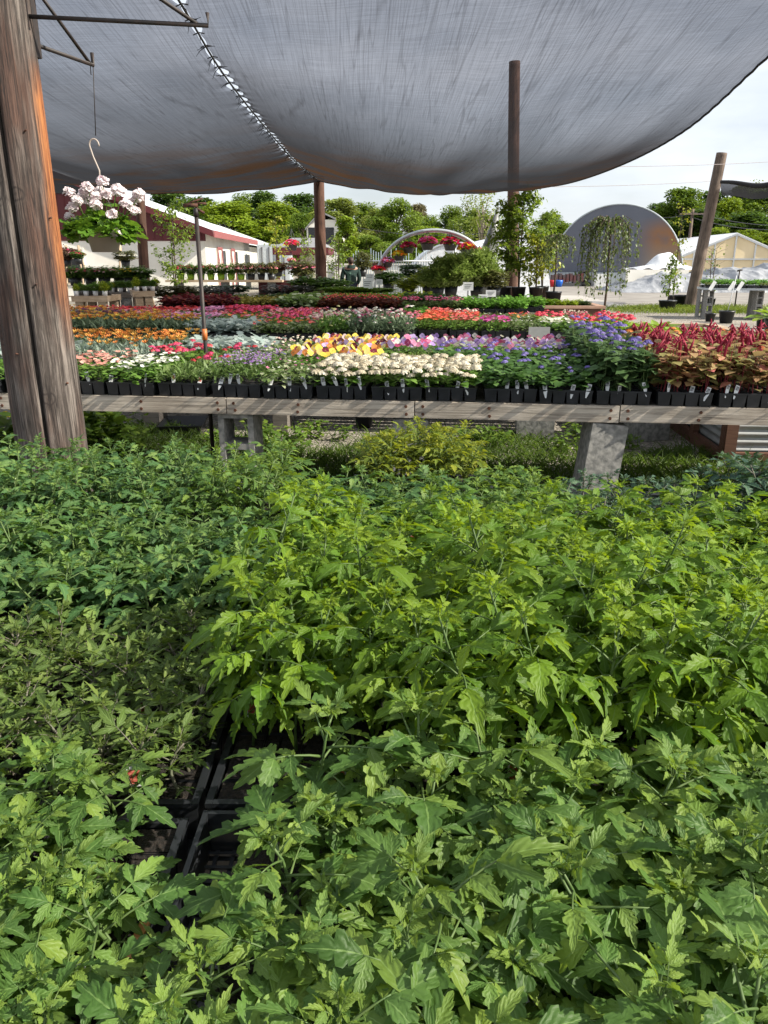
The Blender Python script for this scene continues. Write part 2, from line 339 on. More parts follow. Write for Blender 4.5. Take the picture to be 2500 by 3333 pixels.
        mk_ = n.new('ShaderNodeMix'); mk_.data_type = 'RGBA'; mk_.inputs['B'].default_value = (0.018, 0.012, 0.010, 1); l.new(mm.outputs[0], mk_.inputs['Factor']); l.new(last, mk_.inputs['A']); last = mk_.outputs['Result']
    l.new(last, p.inputs['Base Color'])
    bp = n.new('ShaderNodeBump'); bp.inputs['Strength'].default_value = 1.0; bp.inputs['Distance'].default_value = 0.012
    l.new(a.outputs['Fac'], bp.inputs['Height']); l.new(bp.outputs['Normal'], p.inputs['Normal'])
    return m
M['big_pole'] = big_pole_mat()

def net_mat():
    m, n, l, p, out = _new('woven shade cloth')
    n.remove(p)
    uv = n.new('ShaderNodeUVMap')
    def streak(scale, sc, det, rot=0.0):
        mpn = n.new('ShaderNodeMapping'); mpn.inputs['Scale'].default_value = scale; mpn.inputs['Rotation'].default_value = (0, 0, rot)
        l.new(uv.outputs['UV'], mpn.inputs['Vector'])
        z = n.new('ShaderNodeTexNoise'); z.inputs['Scale'].default_value = sc; z.inputs['Detail'].default_value = det; z.inputs['Roughness'].default_value = 0.6
        l.new(mpn.outputs['Vector'], z.inputs['Vector']); return z
    s1 = streak((90, 2.2, 1), 4.0, 4); s2 = streak((5, 90, 1), 3.0, 3)
    s4 = streak((1.3, 2.2, 1), 2.0, 5)
    def crease(scale, sc, rot, half):
        z = streak(scale, sc, 0, rot); rr_ = _ramp(n, [(1, 1, 1), (0.74, 0.74, 0.74), (1, 1, 1)])
        for e, q in zip(rr_.color_ramp.elements, (0.5 - half, 0.5, 0.5 + half)): e.position = q
        l.new(z.outputs['Fac'], rr_.inputs['Fac']); return rr_
    c1 = crease((52, 0.9, 1), 2.0, R(3), 0.030); c2 = crease((46, 0.8, 1), 1.7, R(-14), 0.022); c3 = crease((40, 1.0, 1), 1.6, R(24), 0.018)
    cm = n.new('ShaderNodeMath'); cm.operation = 'MULTIPLY'; l.new(c1.outputs['Color'], cm.inputs[0]); l.new(c2.outputs['Color'], cm.inputs[1])
    cm2 = n.new('ShaderNodeMath'); cm2.operation = 'MULTIPLY'; l.new(cm.outputs[0], cm2.inputs[0]); l.new(c3.outputs['Color'], cm2.inputs[1])
    add2 = n.new('ShaderNodeMath'); add2.operation = 'ADD'; l.new(s2.outputs['Fac'], add2.inputs[0]); l.new(s1.outputs['Fac'], add2.inputs[1])
    op0 = n.new('ShaderNodeMapRange'); op0.inputs['From Min'].default_value = 0.7; op0.inputs['From Max'].default_value = 1.3; op0.inputs['To Min'].default_value = 0.28; op0.inputs['To Max'].default_value = 0.43
    l.new(add2.outputs[0], op0.inputs['Value'])
    op = n.new('ShaderNodeMath'); op.operation = 'MULTIPLY'; l.new(op0.outputs['Result'], op.inputs[0]); l.new(cm2.outputs[0], op.inputs[1])
    # a woven cloth closes up when looked along: the gaps between its threads go first
    lw = n.new('ShaderNodeLayerWeight'); lw.inputs['Blend'].default_value = 0.5
    fa = n.new('ShaderNodeMapRange'); fa.inputs['From Min'].default_value = 0.70; fa.inputs['From Max'].default_value = 0.90; fa.inputs['To Min'].default_value = 1.0; fa.inputs['To Max'].default_value = 0.08
    l.new(lw.outputs['Facing'], fa.inputs['Value'])
    mu = n.new('ShaderNodeMath'); mu.operation = 'MULTIPLY'; l.new(op.outputs[0], mu.inputs[0]); l.new(fa.outputs['Result'], mu.inputs[1])
    tr = n.new('ShaderNodeBsdfTransparent'); tr.inputs['Color'].default_value = (0.92, 0.92, 1.0, 1)
    di = n.new('ShaderNodeBsdfDiffuse'); tl = n.new('ShaderNodeBsdfTranslucent')
    # rust stains on the far part
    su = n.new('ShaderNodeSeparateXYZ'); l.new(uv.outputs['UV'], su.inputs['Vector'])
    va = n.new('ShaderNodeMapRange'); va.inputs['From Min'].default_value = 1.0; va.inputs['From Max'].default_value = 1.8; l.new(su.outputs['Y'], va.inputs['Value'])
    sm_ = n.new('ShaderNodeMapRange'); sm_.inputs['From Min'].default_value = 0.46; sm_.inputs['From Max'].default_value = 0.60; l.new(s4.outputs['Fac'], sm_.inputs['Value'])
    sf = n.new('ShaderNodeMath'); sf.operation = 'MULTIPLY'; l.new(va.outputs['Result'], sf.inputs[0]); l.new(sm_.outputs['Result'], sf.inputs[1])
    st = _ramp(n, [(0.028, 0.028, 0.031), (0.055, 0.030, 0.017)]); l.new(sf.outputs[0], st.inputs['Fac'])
    dm = n.new('ShaderNodeMapRange'); dm.inputs['From Min'].default_value = 0.30; dm.inputs['From Max'].default_value = 0.62; dm.inputs['To Min'].default_value = 0.45; dm.inputs['To Max'].default_value = 1.0; l.new(s4.outputs['Fac'], dm.inputs['Value'])  # shade of the edge-on, overlapping cloth painted into its far part's transparency
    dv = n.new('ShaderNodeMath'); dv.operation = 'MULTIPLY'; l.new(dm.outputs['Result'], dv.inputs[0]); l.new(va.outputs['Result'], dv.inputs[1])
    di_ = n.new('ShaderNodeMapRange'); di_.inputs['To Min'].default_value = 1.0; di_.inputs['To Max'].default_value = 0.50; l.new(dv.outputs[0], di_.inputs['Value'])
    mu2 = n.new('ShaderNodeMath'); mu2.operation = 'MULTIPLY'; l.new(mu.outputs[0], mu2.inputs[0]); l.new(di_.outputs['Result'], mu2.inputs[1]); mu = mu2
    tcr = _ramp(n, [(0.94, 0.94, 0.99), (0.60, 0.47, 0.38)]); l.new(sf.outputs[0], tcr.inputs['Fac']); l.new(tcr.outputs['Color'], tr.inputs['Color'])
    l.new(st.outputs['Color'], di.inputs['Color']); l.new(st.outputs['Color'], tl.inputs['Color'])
    m1 = n.new('ShaderNodeMixShader'); m1.inputs['Fac'].default_value = 0.5; l.new(di.outputs[0], m1.inputs[1]); l.new(tl.outputs[0], m1.inputs[2])
    m2 = n.new('ShaderNodeMixShader'); l.new(mu.outputs[0], m2.inputs['Fac']); l.new(m1.outputs[0], m2.inputs[1]); l.new(tr.outputs[0], m2.inputs[2])
    bp = n.new('ShaderNodeBump'); bp.inputs['Strength'].default_value = 0.6; bp.inputs['Distance'].default_value = 0.02
    l.new(add2.outputs[0], bp.inputs['Height']); l.new(bp.outputs['Normal'], di.inputs['Normal'])
    l.new(m2.outputs[0], out.inputs['Surface'])
    return m
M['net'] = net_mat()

def ground_mat():
    m, n, l, p, out = _new('gravel yard'); p.inputs['Roughness'].default_value = 0.95
    t = n.new('ShaderNodeTexCoord')
    v = n.new('ShaderNodeTexVoronoi'); v.inputs['Scale'].default_value = 38; l.new(t.outputs['Object'], v.inputs['Vector'])
    r = _ramp(n, [(0.13, 0.118, 0.10), (0.31, 0.28, 0.24), (0.44, 0.405, 0.355)]); sep = n.new('ShaderNodeSeparateColor'); l.new(v.outputs['Color'], sep.inputs['Color']); l.new(sep.outputs[0], r.inputs['Fac'])
    big = n.new('ShaderNodeTexNoise'); big.inputs['Scale'].default_value = 0.35; big.inputs['Detail'].default_value = 6; l.new(t.outputs['Object'], big.inputs['Vector'])
    r2 = _ramp(n, [(0.6, 0.6, 0.58), (1.1, 1.08, 1.05)]); r2.color_ramp.elements[0].position = 0.35; r2.color_ramp.elements[1].position = 0.65; l.new(big.outputs['Fac'], r2.inputs['Fac'])
    mu = n.new('ShaderNodeMix'); mu.data_type = 'RGBA'; mu.blend_type = 'MULTIPLY'; mu.inputs['Factor'].default_value = 1.0; l.new(r.outputs['Color'], mu.inputs['A']); l.new(r2.outputs['Color'], mu.inputs['B'])
    l.new(mu.outputs['Result'], p.inputs['Base Color'])
    b = n.new('ShaderNodeBump'); b.inputs['Strength'].default_value = 0.8; b.inputs['Distance'].default_value = 0.02; l.new(v.outputs['Distance'], b.inputs['Height']); l.new(b.outputs['Normal'], p.inputs['Normal'])
    return m
M['ground'] = ground_mat()
M['road'] = mat('dusty drive', (0.19, 0.172, 0.155), 0.95, (0.26, 0.24, 0.215), 0.8, bump=0.1)
M['slab'] = mat('pale concrete apron', (0.32, 0.30, 0.275), 0.9, (0.38, 0.355, 0.325), 1.5)

# ------------------------------------------------------------------ ground
def sheet(name, pts, z, m):
    b = MB(); b.add([(x, y, z) for x, y in pts], np.array([list(range(len(pts)))])); return struct(b.build(name, m))
sheet('ground', [(-500, -60), (500, -60), (500, 900), (-500, 900)], 0.0, M['ground'])
g = [on(px, py) for px, py in ((1560, 1000), (2600, 988), (2600, 930), (1560, 925))]
sheet('road', [(g[0].x, g[0].y), (g[1].x, g[1].y), (g[2].x + 12, g[2].y), (g[3].x, g[3].y)], 0.004, M['road'])
g = [on(px, py) for px, py in ((1700, 1022), (1900, 1003), (2060, 1000), (1890, 962), (1780, 962))]
sheet('concrete_apron', [(v.x, v.y) for v in g], 0.008, M['slab'])

# ------------------------------------------------------------------ leaf shapes
def rotm(axis, ang):
    return np.array(Matrix.Rotation(ang, 3, axis))
def frames(az, el, roll):
    """rotation matrices: template +Y to azimuth az lifted by el, rolled about its own axis; arrays in"""
    az, el, roll = (np.asarray(q, float) for q in (az, el, roll))
    N = len(az)
    ca, sa, ce, se, cr_, sr = np.cos(az), np.sin(az), np.cos(el), np.sin(el), np.cos(roll), np.sin(roll)
    Z = np.zeros(N); O = np.ones(N)
    Rz = np.stack([np.stack([ca, -sa, Z], 1), np.stack([sa, ca, Z], 1), np.stack([Z, Z, O], 1)], 1)
    Rx = np.stack([np.stack([O, Z, Z], 1), np.stack([Z, ce, -se], 1), np.stack([Z, se, ce], 1)], 1)
    Ry = np.stack([np.stack([cr_, Z, sr], 1), np.stack([Z, O, Z], 1), np.stack([-sr, Z, cr_], 1)], 1)
    return Rz @ Rx @ Ry
def strip_leaf(stations, fold=0.25, droop=0.25, wave=0.0, r=None, cols=5):
    """stations: (t, halfwidth, forward shift at edge); unit length along +Y"""
    us = np.linspace(-1, 1, cols); V = []; U = []
    for i, (t, w, sh) in enumerate(stations):
        for u in us:
            a = abs(u)
            x = u * w; y = t + sh * a * a
            z = fold * abs(x) - droop * y * y + wave * math.sin(i * 1.7 + u * 2.2) * w - 0.35 * fold * a * a * w
            V.append((x, y, z)); U.append((0.5 + u * 0.5, t))
    k = len(stations)
    F = [(i * cols + j, i * cols + j + 1, (i + 1) * cols + j + 1, (i + 1) * cols + j) for i in range(k - 1) for j in range(cols - 1)]
    return np.array(V), np.array(F), np.array(U)
def tomato_leaflet(seed, teeth=3, wid=0.30, depth=0.42, fold=0.35, droop=0.35):
    """one lobed leaflet of unit length along +Y: midrib, half-way and edge points either side, the two sides unlike"""
    r = random.Random(seed)
    ts = [0, 0.06]; role = [0, 1]
    for k in range(teeth):
        a = 0.10 + 0.66 * k / teeth; w_ = 0.66 / teeth
        for f, q in ((0.25, 2), (0.62, 3), (0.98, 4)): ts.append(a + w_ * f); role.append(q)
    ts += [0.86, 0.94, 1.0]; role += [5, 5, 6]
    def side():
        out = []; jt = 1.0
        for t, q in zip(ts, role):
            env = wid * 1.22 * (t / 0.30) ** 0.8 if t < 0.30 else wid * 1.22 * ((1 - t) / 0.70) ** 0.72
            if q == 2: jt = r.uniform(0.82, 1.16)
            if q == 0: w, sh = 0.012, 0
            elif q == 1: w, sh = wid * 0.30, 0.0
            elif q == 2: w, sh = env * jt * 1.02, 0.03
            elif q == 3: w, sh = env * jt * 1.06, 0.075
            elif q == 4: w, sh = env * (1 - depth * r.uniform(0.75, 1.15)), -0.015
            elif q == 5: w, sh = env * 0.86, 0.012
            else: w, sh = 0.003, 0
            out.append((w, sh))
        return out
    L, Rr = side(), side(); V = []; U = []
    tw = r.uniform(-0.25, 0.25); cu = r.uniform(-0.15, 0.15)
    for i, t in enumerate(ts):
        for u in (-1, -0.5, 0, 0.5, 1):
            w, sh = (L if u < 0 else Rr)[i]; a = abs(u); x = u * w; y = t + sh * a * a
            z = fold * abs(x) * (1.0 if a < 0.75 else 0.55) - droop * t * t + tw * x * t + (0.035 if a == 0.5 else 0.0) * math.sin(t * teeth * 9.0) * wid * 2
            V.append((x + cu * t * t, y, z)); U.append((0.5 + u * 0.5, t))
    n = len(ts)
    F = [(i * 5 + j, i * 5 + j + 1, (i + 1) * 5 + j + 1, (i + 1) * 5 + j) for i in range(n - 1) for j in range(4)]
    return np.array(V), np.array(F), np.array(U)
def compound_leaf(seed, pairs=2, length=1.0, leaflet=0.42, fold=0.35, droop=0.35, teeth=3, wid=0.30, depth=0.42, sag=0.55):
    """a whole tomato leaf of unit length along +Y: rachis, terminal leaflet, pairs of side leaflets"""
    r = random.Random(seed); b = MB()
    def P(t): return np.array((0.03 * math.sin(3 * t + seed), t * (1 - 0.10 * sag * t), 0.10 * t - 0.42 * sag * t * t))
    def slope(t): return 0.10 - 0.84 * sag * t
    b.tube([tuple(P(t)) for t in np.linspace(0, 0.62, 5)], [0.016, 0.014, 0.012, 0.010, 0.007], 5, mi=1)
    def put_leaf(t, az, size):
        tp = tomato_leaflet(r.randint(0, 9999), teeth, wid * r.uniform(0.85, 1.15), depth, fold * r.uniform(0.5, 1.3), droop * r.uniform(0.4, 1.6))
        el = math.atan(slope(t)) + r.uniform(-0.30, 0.12)
        Rm = frames([az], [el], [r.uniform(-0.45, 0.45)]) * size
        b.inst(tp, Rm, P(t)[None, :], np.array([min(1, max(0, r.gauss(0.5, 0.2)))]))
    put_leaf(0.62, r.uniform(-0.15, 0.15), leaflet * 1.12)
    for k in range(pairs):
        t = 0.57 - 0.21 * k; sz = leaflet * (0.90 - 0.20 * k)
        for sgn in (1, -1):
            put_leaf(t + r.uniform(-0.02, 0.02), sgn * r.uniform(0.95, 1.3), sz * r.uniform(0.85, 1.1))
        if k < pairs - 1 or r.random() < 0.5:
            for sgn in (1, -1): put_leaf(t - 0.09, sgn * r.uniform(1.1, 1.4), sz * 0.26)
    return b
def merge(dst, b, Rm, T, tint_shift=0.0):
    V = np.concatenate(b.V); U = np.concatenate(b.U); mi = np.concatenate(b.M); t = np.concatenate(b.T)
    V = V @ Rm.T + T; off = dst.n
    dst.V.append(V); dst.U.append(U)
    for f, q in zip(b.F, [None] * len(b.F)): dst.F.append(f + off)
    dst.T.append(np.clip(t + tint_shift, 0, 1)); dst.M.append(mi); dst.n += len(V)
def tomato_plant(seed, H, L, nleaf, leaves, stem_r=0.0029, spread=1.0, lean=0.15, bare=0.25, up=0.35):
    r = random.Random(seed); b = MB()
    lx, ly = r.uniform(-lean, lean) * H, r.uniform(-lean, lean) * H
    def S_(t): return np.array((lx * t * t + 0.01 * math.sin(4 * t + seed), ly * t * t + 0.01 * math.cos(5 * t + seed), H * t))
    b.tube([tuple(S_(t)) for t in np.linspace(0, 1, 7)], [stem_r * (1.15 - 0.6 * t) for t in np.linspace(0, 1, 7)], 6, mi=1)
    a = r.uniform(0, 6.28)
    for k in range(nleaf):
        f = k / max(1, nleaf - 1); t = bare + (1 - bare) * f
        a += 2.4 + r.uniform(-0.35, 0.35)
        young = max(0, (f - 0.72) / 0.28)
        size = L * (0.72 + 0.4 * math.sin(math.pi * min(1, f * 1.05))) * (1 - 0.62 * young) * r.uniform(0.85, 1.15)
        el = up * (0.2 + 0.9 * f) + 0.75 * young + r.uniform(-0.2, 0.2)
        Rm = frames([a], [el], [r.uniform(-0.25, 0.25)])[0] * size * np.array([spread, 1, 1])
        merge(b, r.choice(leaves), Rm, S_(t), 0.34 * young + r.uniform(-0.24, 0.2))
    # the crowded young leaves of the growing tip
    for k in range(4):
        merge(b, r.choice(leaves), frames([a + 1.7 * k], [0.9 + 0.12 * k], [r.uniform(-0.3, 0.3)])[0] * L * 0.34 * r.uniform(0.7, 1.2), S_(0.985), 0.32)
    return b

# tomato colours: (old leaf, leaf, young leaf)
def tom_mat(name, a, b, c, tc, trans=0.36, vary=0.18): return leafy(name, [a, b, c], trans, tc, 0.50, veins=True, spec=0.30, vary=vary)
T_BRIGHT = tom_mat('bright tomato leaf', (0.055, 0.120, 0.010), (0.092, 0.185, 0.014), (0.22, 0.32, 0.022), (0.33, 0.46, 0.012), 0.40)
T_GREEN = tom_mat('green tomato leaf', (0.046, 0.104, 0.020), (0.084, 0.165, 0.036), (0.18, 0.265, 0.044), (0.28, 0.40, 0.022), 0.36)
T_BLUE = tom_mat('blue green tomato leaf', (0.036, 0.090, 0.026), (0.064, 0.142, 0.046), (0.15, 0.230, 0.052), (0.21, 0.36, 0.022), 0.32)
T_OLIVE = tom_mat('olive tomato leaf', (0.046, 0.080, 0.016), (0.078, 0.128, 0.024), (0.14, 0.19, 0.04), (0.18, 0.26, 0.02), 0.26)
T_GREY = tom_mat('grey green tomato leaf', (0.058, 0.100, 0.044), (0.100, 0.152, 0.070), (0.17, 0.23, 0.075), (0.22, 0.32, 0.035), 0.28)
T_TEAL = tom_mat('teal tomato leaf', (0.026, 0.062, 0.040), (0.044, 0.092, 0.058), (0.07, 0.13, 0.06), (0.10, 0.18, 0.04), 0.22)
T_YELLOW = tom_mat('yellowing tomato leaf', (0.095, 0.135, 0.014), (0.155, 0.205, 0.022), (0.30, 0.31, 0.028), (0.40, 0.44, 0.022), 0.38)
STEM = mat('tomato stem', (0.055, 0.105, 0.022), 0.6, (0.09, 0.135, 0.035), 30)
STEM_DK = mat('dull stem', (0.08, 0.09, 0.05), 0.6, (0.12, 0.10, 0.08), 30)

LV = {
 'big': [compound_leaf(s, 2, leaflet=0.46, wid=0.215, teeth=3, depth=0.34, sag=0.5, fold=0.5) for s in range(6)],
 'droopy': [compound_leaf(20 + s, 2, leaflet=0.50, wid=0.215, teeth=3, depth=0.38, sag=0.8, droop=0.5, fold=0.55) for s in range(6)],
 'fine': [compound_leaf(40 + s, 3, leaflet=0.37, wid=0.205, teeth=3, depth=0.44, sag=0.45, fold=0.5) for s in range(6)],
 'narrow': [compound_leaf(60 + s, 2, leaflet=0.44, wid=0.15, teeth=2, depth=0.22, fold=0.6, sag=0.15, droop=0.15) for s in range(6)],
}
VAR = {  # variety: (leaf set, material, stem, height, leaf length, leaves, rows x cols, upness)
 'bright_tall': ('droopy', T_BRIGHT, STEM, 0.290, 0.112, 21, (3, 5), 0.55),
 'bright_mid':  ('big', T_BRIGHT, STEM, 0.190, 0.102, 18, (3, 6), 0.45),
 'bright_big':  ('big', T_BRIGHT, STEM, 0.215, 0.126, 15, (3, 5), 0.45),
 'green_mid':   ('big', T_GREEN, STEM, 0.165, 0.120, 14, (3, 6), 0.45),
 'green_low':   ('big', T_GREEN, STEM, 0.115, 0.086, 14, (4, 7), 0.45),
 'blue_mid':    ('big', T_BLUE, STEM, 0.150, 0.098, 15, (3, 7), 0.40),
 'blue_low':    ('big', T_BLUE, STEM, 0.115, 0.088, 13, (3, 6), 0.40),
 'fine_tall':   ('fine', T_BLUE, STEM, 0.205, 0.105, 16, (3, 6), 0.50),
 'fine_green':  ('fine', T_GREEN, STEM, 0.205, 0.105, 16, (3, 6), 0.50),
 'dwarf':       ('narrow', T_OLIVE, STEM_DK, 0.090, 0.070, 15, (4, 9), 0.75),
 'grey_low':    ('fine', T_GREY, STEM, 0.130, 0.104, 11, (3, 5), 0.45),
 'teal':        ('big', T_TEAL, STEM_DK, 0.180, 0.125, 10, (3, 6), 0.45),
 'teal_low':    ('fine', T_TEAL, STEM_DK, 0.085, 0.090, 8, (3, 6), 0.45),
 'yellow':      ('fine', T_YELLOW, STEM, 0.205, 0.100, 22, (3, 8), 0.55),
}
_pm = {}
def plant_meshes(v):
    if v not in _pm:
        ls, m, sm, H, L, n, _, up = VAR[v]
        _pm[v] = [tomato_plant(100 + k, H * (0.84 + 0.045 * k), L, n, LV[ls], up=up, lean=0.22).mesh('tomato_plant', [m, sm]) for k in range(8)]
    return _pm[v]

# ------------------------------------------------------------------ flats (trays)
FW, FL, FH = 0.275, 0.535, 0.074
def tray_mesh(nc=4, nr=8):
    b = MB()
    hx, hy = FW / 2, FL / 2
    for x in (-hx + 0.006, hx - 0.006): b.box((x, 0, FH - 0.004), (0.012, FL, 0.008))
    for y in (-hy + 0.006, hy - 0.006): b.box((0, y, FH - 0.004), (FW - 0.025, 0.012, 0.008))
    cw, cl = FW / nc, FL / nr
    for i in range(nc):
        for j in range(nr):
            cx, cyy = -hx + cw * (i + 0.5), -hy + cl * (j + 0.5)
            a, c = cw / 2 - 0.002, cl / 2 - 0.002; a2, c2 = a * 0.87, c * 0.87
            V = [(cx - a, cyy - c, FH - 0.006), (cx + a, cyy - c, FH - 0.006), (cx + a, cyy + c, FH - 0.006), (cx - a, cyy + c, FH - 0.006),
                 (cx - a2, cyy - c2, 0.003), (cx + a2, cyy - c2, 0.003), (cx + a2, cyy + c2, 0.003), (cx - a2, cyy + c2, 0.003)]
            b.add(V, np.array([(0, 4, 5, 1), (1, 5, 6, 2), (2, 6, 7, 3), (3, 7, 4, 0), (4, 7, 6, 5)]))
    return b.mesh('tray', M['black_plastic'], False)
def open_tray_mesh():
    b = MB(); hx, hy = FW / 2, FL / 2
    for x in (-hx + 0.004, hx - 0.004): b.box((x, 0, FH / 2), (0.008, FL, FH))
    for y in (-hy + 0.004, hy - 0.004): b.box((0, y, FH / 2), (FW - 0.017, 0.008, FH))
    for i in range(10): b.box((-hx + 0.02 + i * (FW - 0.04) / 9, 0, 0.004), (0.006, FL - 0.017, 0.004))
    for j in range(18): b.box((0, -hy + 0.02 + j * (FL - 0.04) / 17, 0.0086), (FW - 0.017, 0.006, 0.004))
    return b.mesh('tray', M['black_plastic'], False)
def soil_mesh(nc, nr):
    b = MB(); cw, cl = (FW - 0.028) / nc, (FL - 0.028) / nr; r = random.Random(3)
    for i in range(nc):
        for j in range(nr):
            b.box((-FW / 2 + 0.014 + cw * (i + 0.5), -FL / 2 + 0.014 + cl * (j + 0.5), FH - 0.017), (cw - 0.003, cl - 0.003, 0.014 + r.uniform(0, 0.004)))
    return b.mesh('soil', M['soil'], False)
TRAY = tray_mesh(); OPEN_TRAY = open_tray_mesh(); SOIL = soil_mesh(4, 8); SOIL_BIG = soil_mesh(3, 6)
def tag_mesh(pm, w=0.021, h=0.038):
    b = MB()
    b.add([(-w / 2, 0, 0), (w / 2, 0, 0), (w / 2, 0.004, h), (-w / 2, 0.004, h), (-w / 2, 0.0012, 0), (w / 2, 0.0012, 0), (w / 2, 0.0052, h), (-w / 2, 0.0052, h),
           (-w * 0.14, -0.002, -0.035), (w * 0.14, -0.002, -0.035)],
          (np.array([(0, 1, 2, 3), (5, 4, 7, 6), (0, 3, 7, 4), (1, 5, 6, 2), (3, 2, 6, 7)]), np.array([(8, 9, 1, 0)])))
    z0, z1 = h * 0.30, h * 0.86; e = 0.0011
    y = lambda z: 0.004 * z / h - e
    b.add([(-w * 0.38, y(z0), z0), (w * 0.38, y(z0), z0), (w * 0.38, y(z1), z1), (-w * 0.38, y(z1), z1)], np.array([(0, 1, 2, 3)]), mi=1)
    return b.mesh('plant_tag', [M['white'], pm], False)
TAGS = {'red': tag_mesh(M['tag_red']), 'dark': tag_mesh(M['tag_dark'])}
BIGTAG = tag_mesh(M['tag_red'], 0.026, 0.045)
def text_on(tagobj, words, size, z, y=-0.0022):
    cu = bpy.data.curves.new('lettering', 'FONT'); cu.body = words; cu.size = size; cu.align_x = 'CENTER'; cu.extrude = 0.0002
    tmp = bpy.data.objects.new('lettering_text', cu); me = bpy.data.meshes.new_from_object(tmp); bpy.data.objects.remove(tmp)
    me.materials.clear(); me.materials.append(M['ink']); o = put('lettering', me)
    o.parent = tagobj; o.location = (0, y, z); o.rotation_euler = (R(86), 0, 0)
    return o

# ------------------------------------------------------------------ tomato bench in the foreground
TZ = 0.66
def bench_block(x, y, z, label, group=None, upright=True, rot=0.0, lean=0.0):
    t = thing('concrete_block', label, 'concrete block', (x, y, z), rot, group)
    b = MB(); w, h, d = (0.20, 0.39, 0.19) if upright else (0.39, 0.19, 0.19)
    # two-cell hollow block: shell and one web, its cells running front to back
    th = 0.032
    b.box((0, 0, th / 2), (w, d, th)); b.box((0, 0, h - th / 2), (w, d, th))
    if upright:
        for x_ in (-w / 2 + th / 2, w / 2 - th / 2): b.box((x_, 0, h / 2), (th, d - 0.004, h - 2 * th))
        b.box((0, 0, h / 2), (w - 2 * th, d - 0.008, th))
    else:
        for x_ in (-w / 2 + th / 2, 0, w / 2 - th / 2): b.box((x_, 0, h / 2), (th, d - 0.004, h - 2 * th))
    b.build('block_shell', M['concrete'], t, False)
    if lean: t.rotation_euler.y = lean
    return t
def solid_block(x, y, z, d, label, rot=0.0, m='concrete', lean=0.0, name='concrete_block', cat='concrete block', group=None):
    b = MB(); w, dp, h = d; e = 0.006
    V = []
    for zz, k in ((0, e), (e, 0), (h - e, 0), (h, e)):
        V += [(-w / 2 + k, -dp / 2 + k, zz), (w / 2 - k, -dp / 2 + k, zz), (w / 2 - k, dp / 2 - k, zz), (-w / 2 + k, dp / 2 - k, zz)]
    F = [(i * 4 + k, i * 4 + (k + 1) % 4, (i + 1) * 4 + (k + 1) % 4, (i + 1) * 4 + k) for i in range(3) for k in range(4)]
    b.add(V, (np.array(F), np.array([(3, 2, 1, 0), (12, 13, 14, 15)])))
    o = b.build(name, M[m], None, False, (x, y, z), rot); o.rotation_euler.y = lean
    return tag(o, label, cat, group)

tb = thing('tomato_bench', 'low dark bench carrying the flats of tomato plants', 'bench', (0, 0, 0))
b = MB()
for k in range(17): b.box((0, 0.38 + 0.16 * k, TZ - 0.0125), (4.6, 0.10, 0.025))
b.build('bench_top', M['black_plastic'], tb, False)
for y in (0.36, 2.98):
    MB().box((0, y - 0.06, TZ - 0.05), (4.6, 0.04, 0.1)).build('side_board', M['deck'], tb, False)
for x in (-2.1, -0.7, 0.7, 2.1):
    for y in (0.6, 2.7): MB().box((x, y, (TZ - 0.026) / 2), (0.09, 0.09, TZ - 0.026)).build('leg', M['deck'], tb, False)

KDESC = {
 'bright_tall': 'tall yellow-green tomato plants with drooping leaves', 'bright_mid': 'bright yellow-green broad-leaved tomato plants', 'bright_big': 'large-leaved bright green tomato plants',
 'green_mid': 'mid-green broad-leaved tomato plants', 'green_low': 'short light green tomato plants', 'blue_mid': 'blue-green dense tomato plants', 'blue_low': 'low blue-green tomato plants',
 'fine_tall': 'tall finely cut dull green tomato plants', 'fine_green': 'tall finely cut fresh green tomato plants', 'dwarf': 'dwarf olive narrow-leaved tomato seedlings',
 'grey_low': 'grey-green sparse tomato plants over bare soil', 'teal': 'dark teal-green tomato plants', 'teal_low': 'short dusty teal-green tomato plants',
 'yellow': 'lanky yellowing tomato plants',
}
PITCHX = 0.290
ROWS_Y = {-1: 0.16, 0: 0.72, 1: 1.28, 2: 1.84, 3: 2.40, 4: 2.84}
GRID = {
 0: {-4: 'green_low', -3: 'green_low', -2: 'green_low', -1: 'part', 0: 'green_mid', 1: 'green_mid', 2: 'grey_low', 3: 'grey_low', 4: 'grey_low', 5: 'grey_low'},
 1: {-4: 'dwarf', -3: 'dwarf', -2: 'dwarf', -1: 'bright_tall', 0: 'bright_tall', 1: 'bright_tall', 2: 'bright_big', 3: 'bright_big', 4: 'bright_big', 5: 'bright_big'},
 2: {-5: 'blue_mid', -4: 'blue_mid', -3: 'blue_mid', -2: 'blue_mid', -1: 'bright_mid', 0: 'bright_mid', 1: 'bright_mid', 2: 'bright_mid', 3: 'bright_mid', 4: 'bright_mid', 5: 'bright_mid', 6: 'bright_mid'},
 3: {-6: 'fine_tall', -5: 'fine_tall', -4: 'fine_tall', -3: 'fine_tall', -2: 'fine_green', -1: 'blue_low', 0: 'blue_low', 1: 'green_low', 2: 'teal_low', 3: 'teal_low', 4: 'teal', 5: 'teal', 6: 'teal'},
 4: {0: 'yellow'},
}
ROWNAME = {0: 'nearest row', 1: 'second nearest row', 2: 'third nearest row', 3: 'fourth row back', 4: 'alone at the back edge'}
rt = random.Random(5)
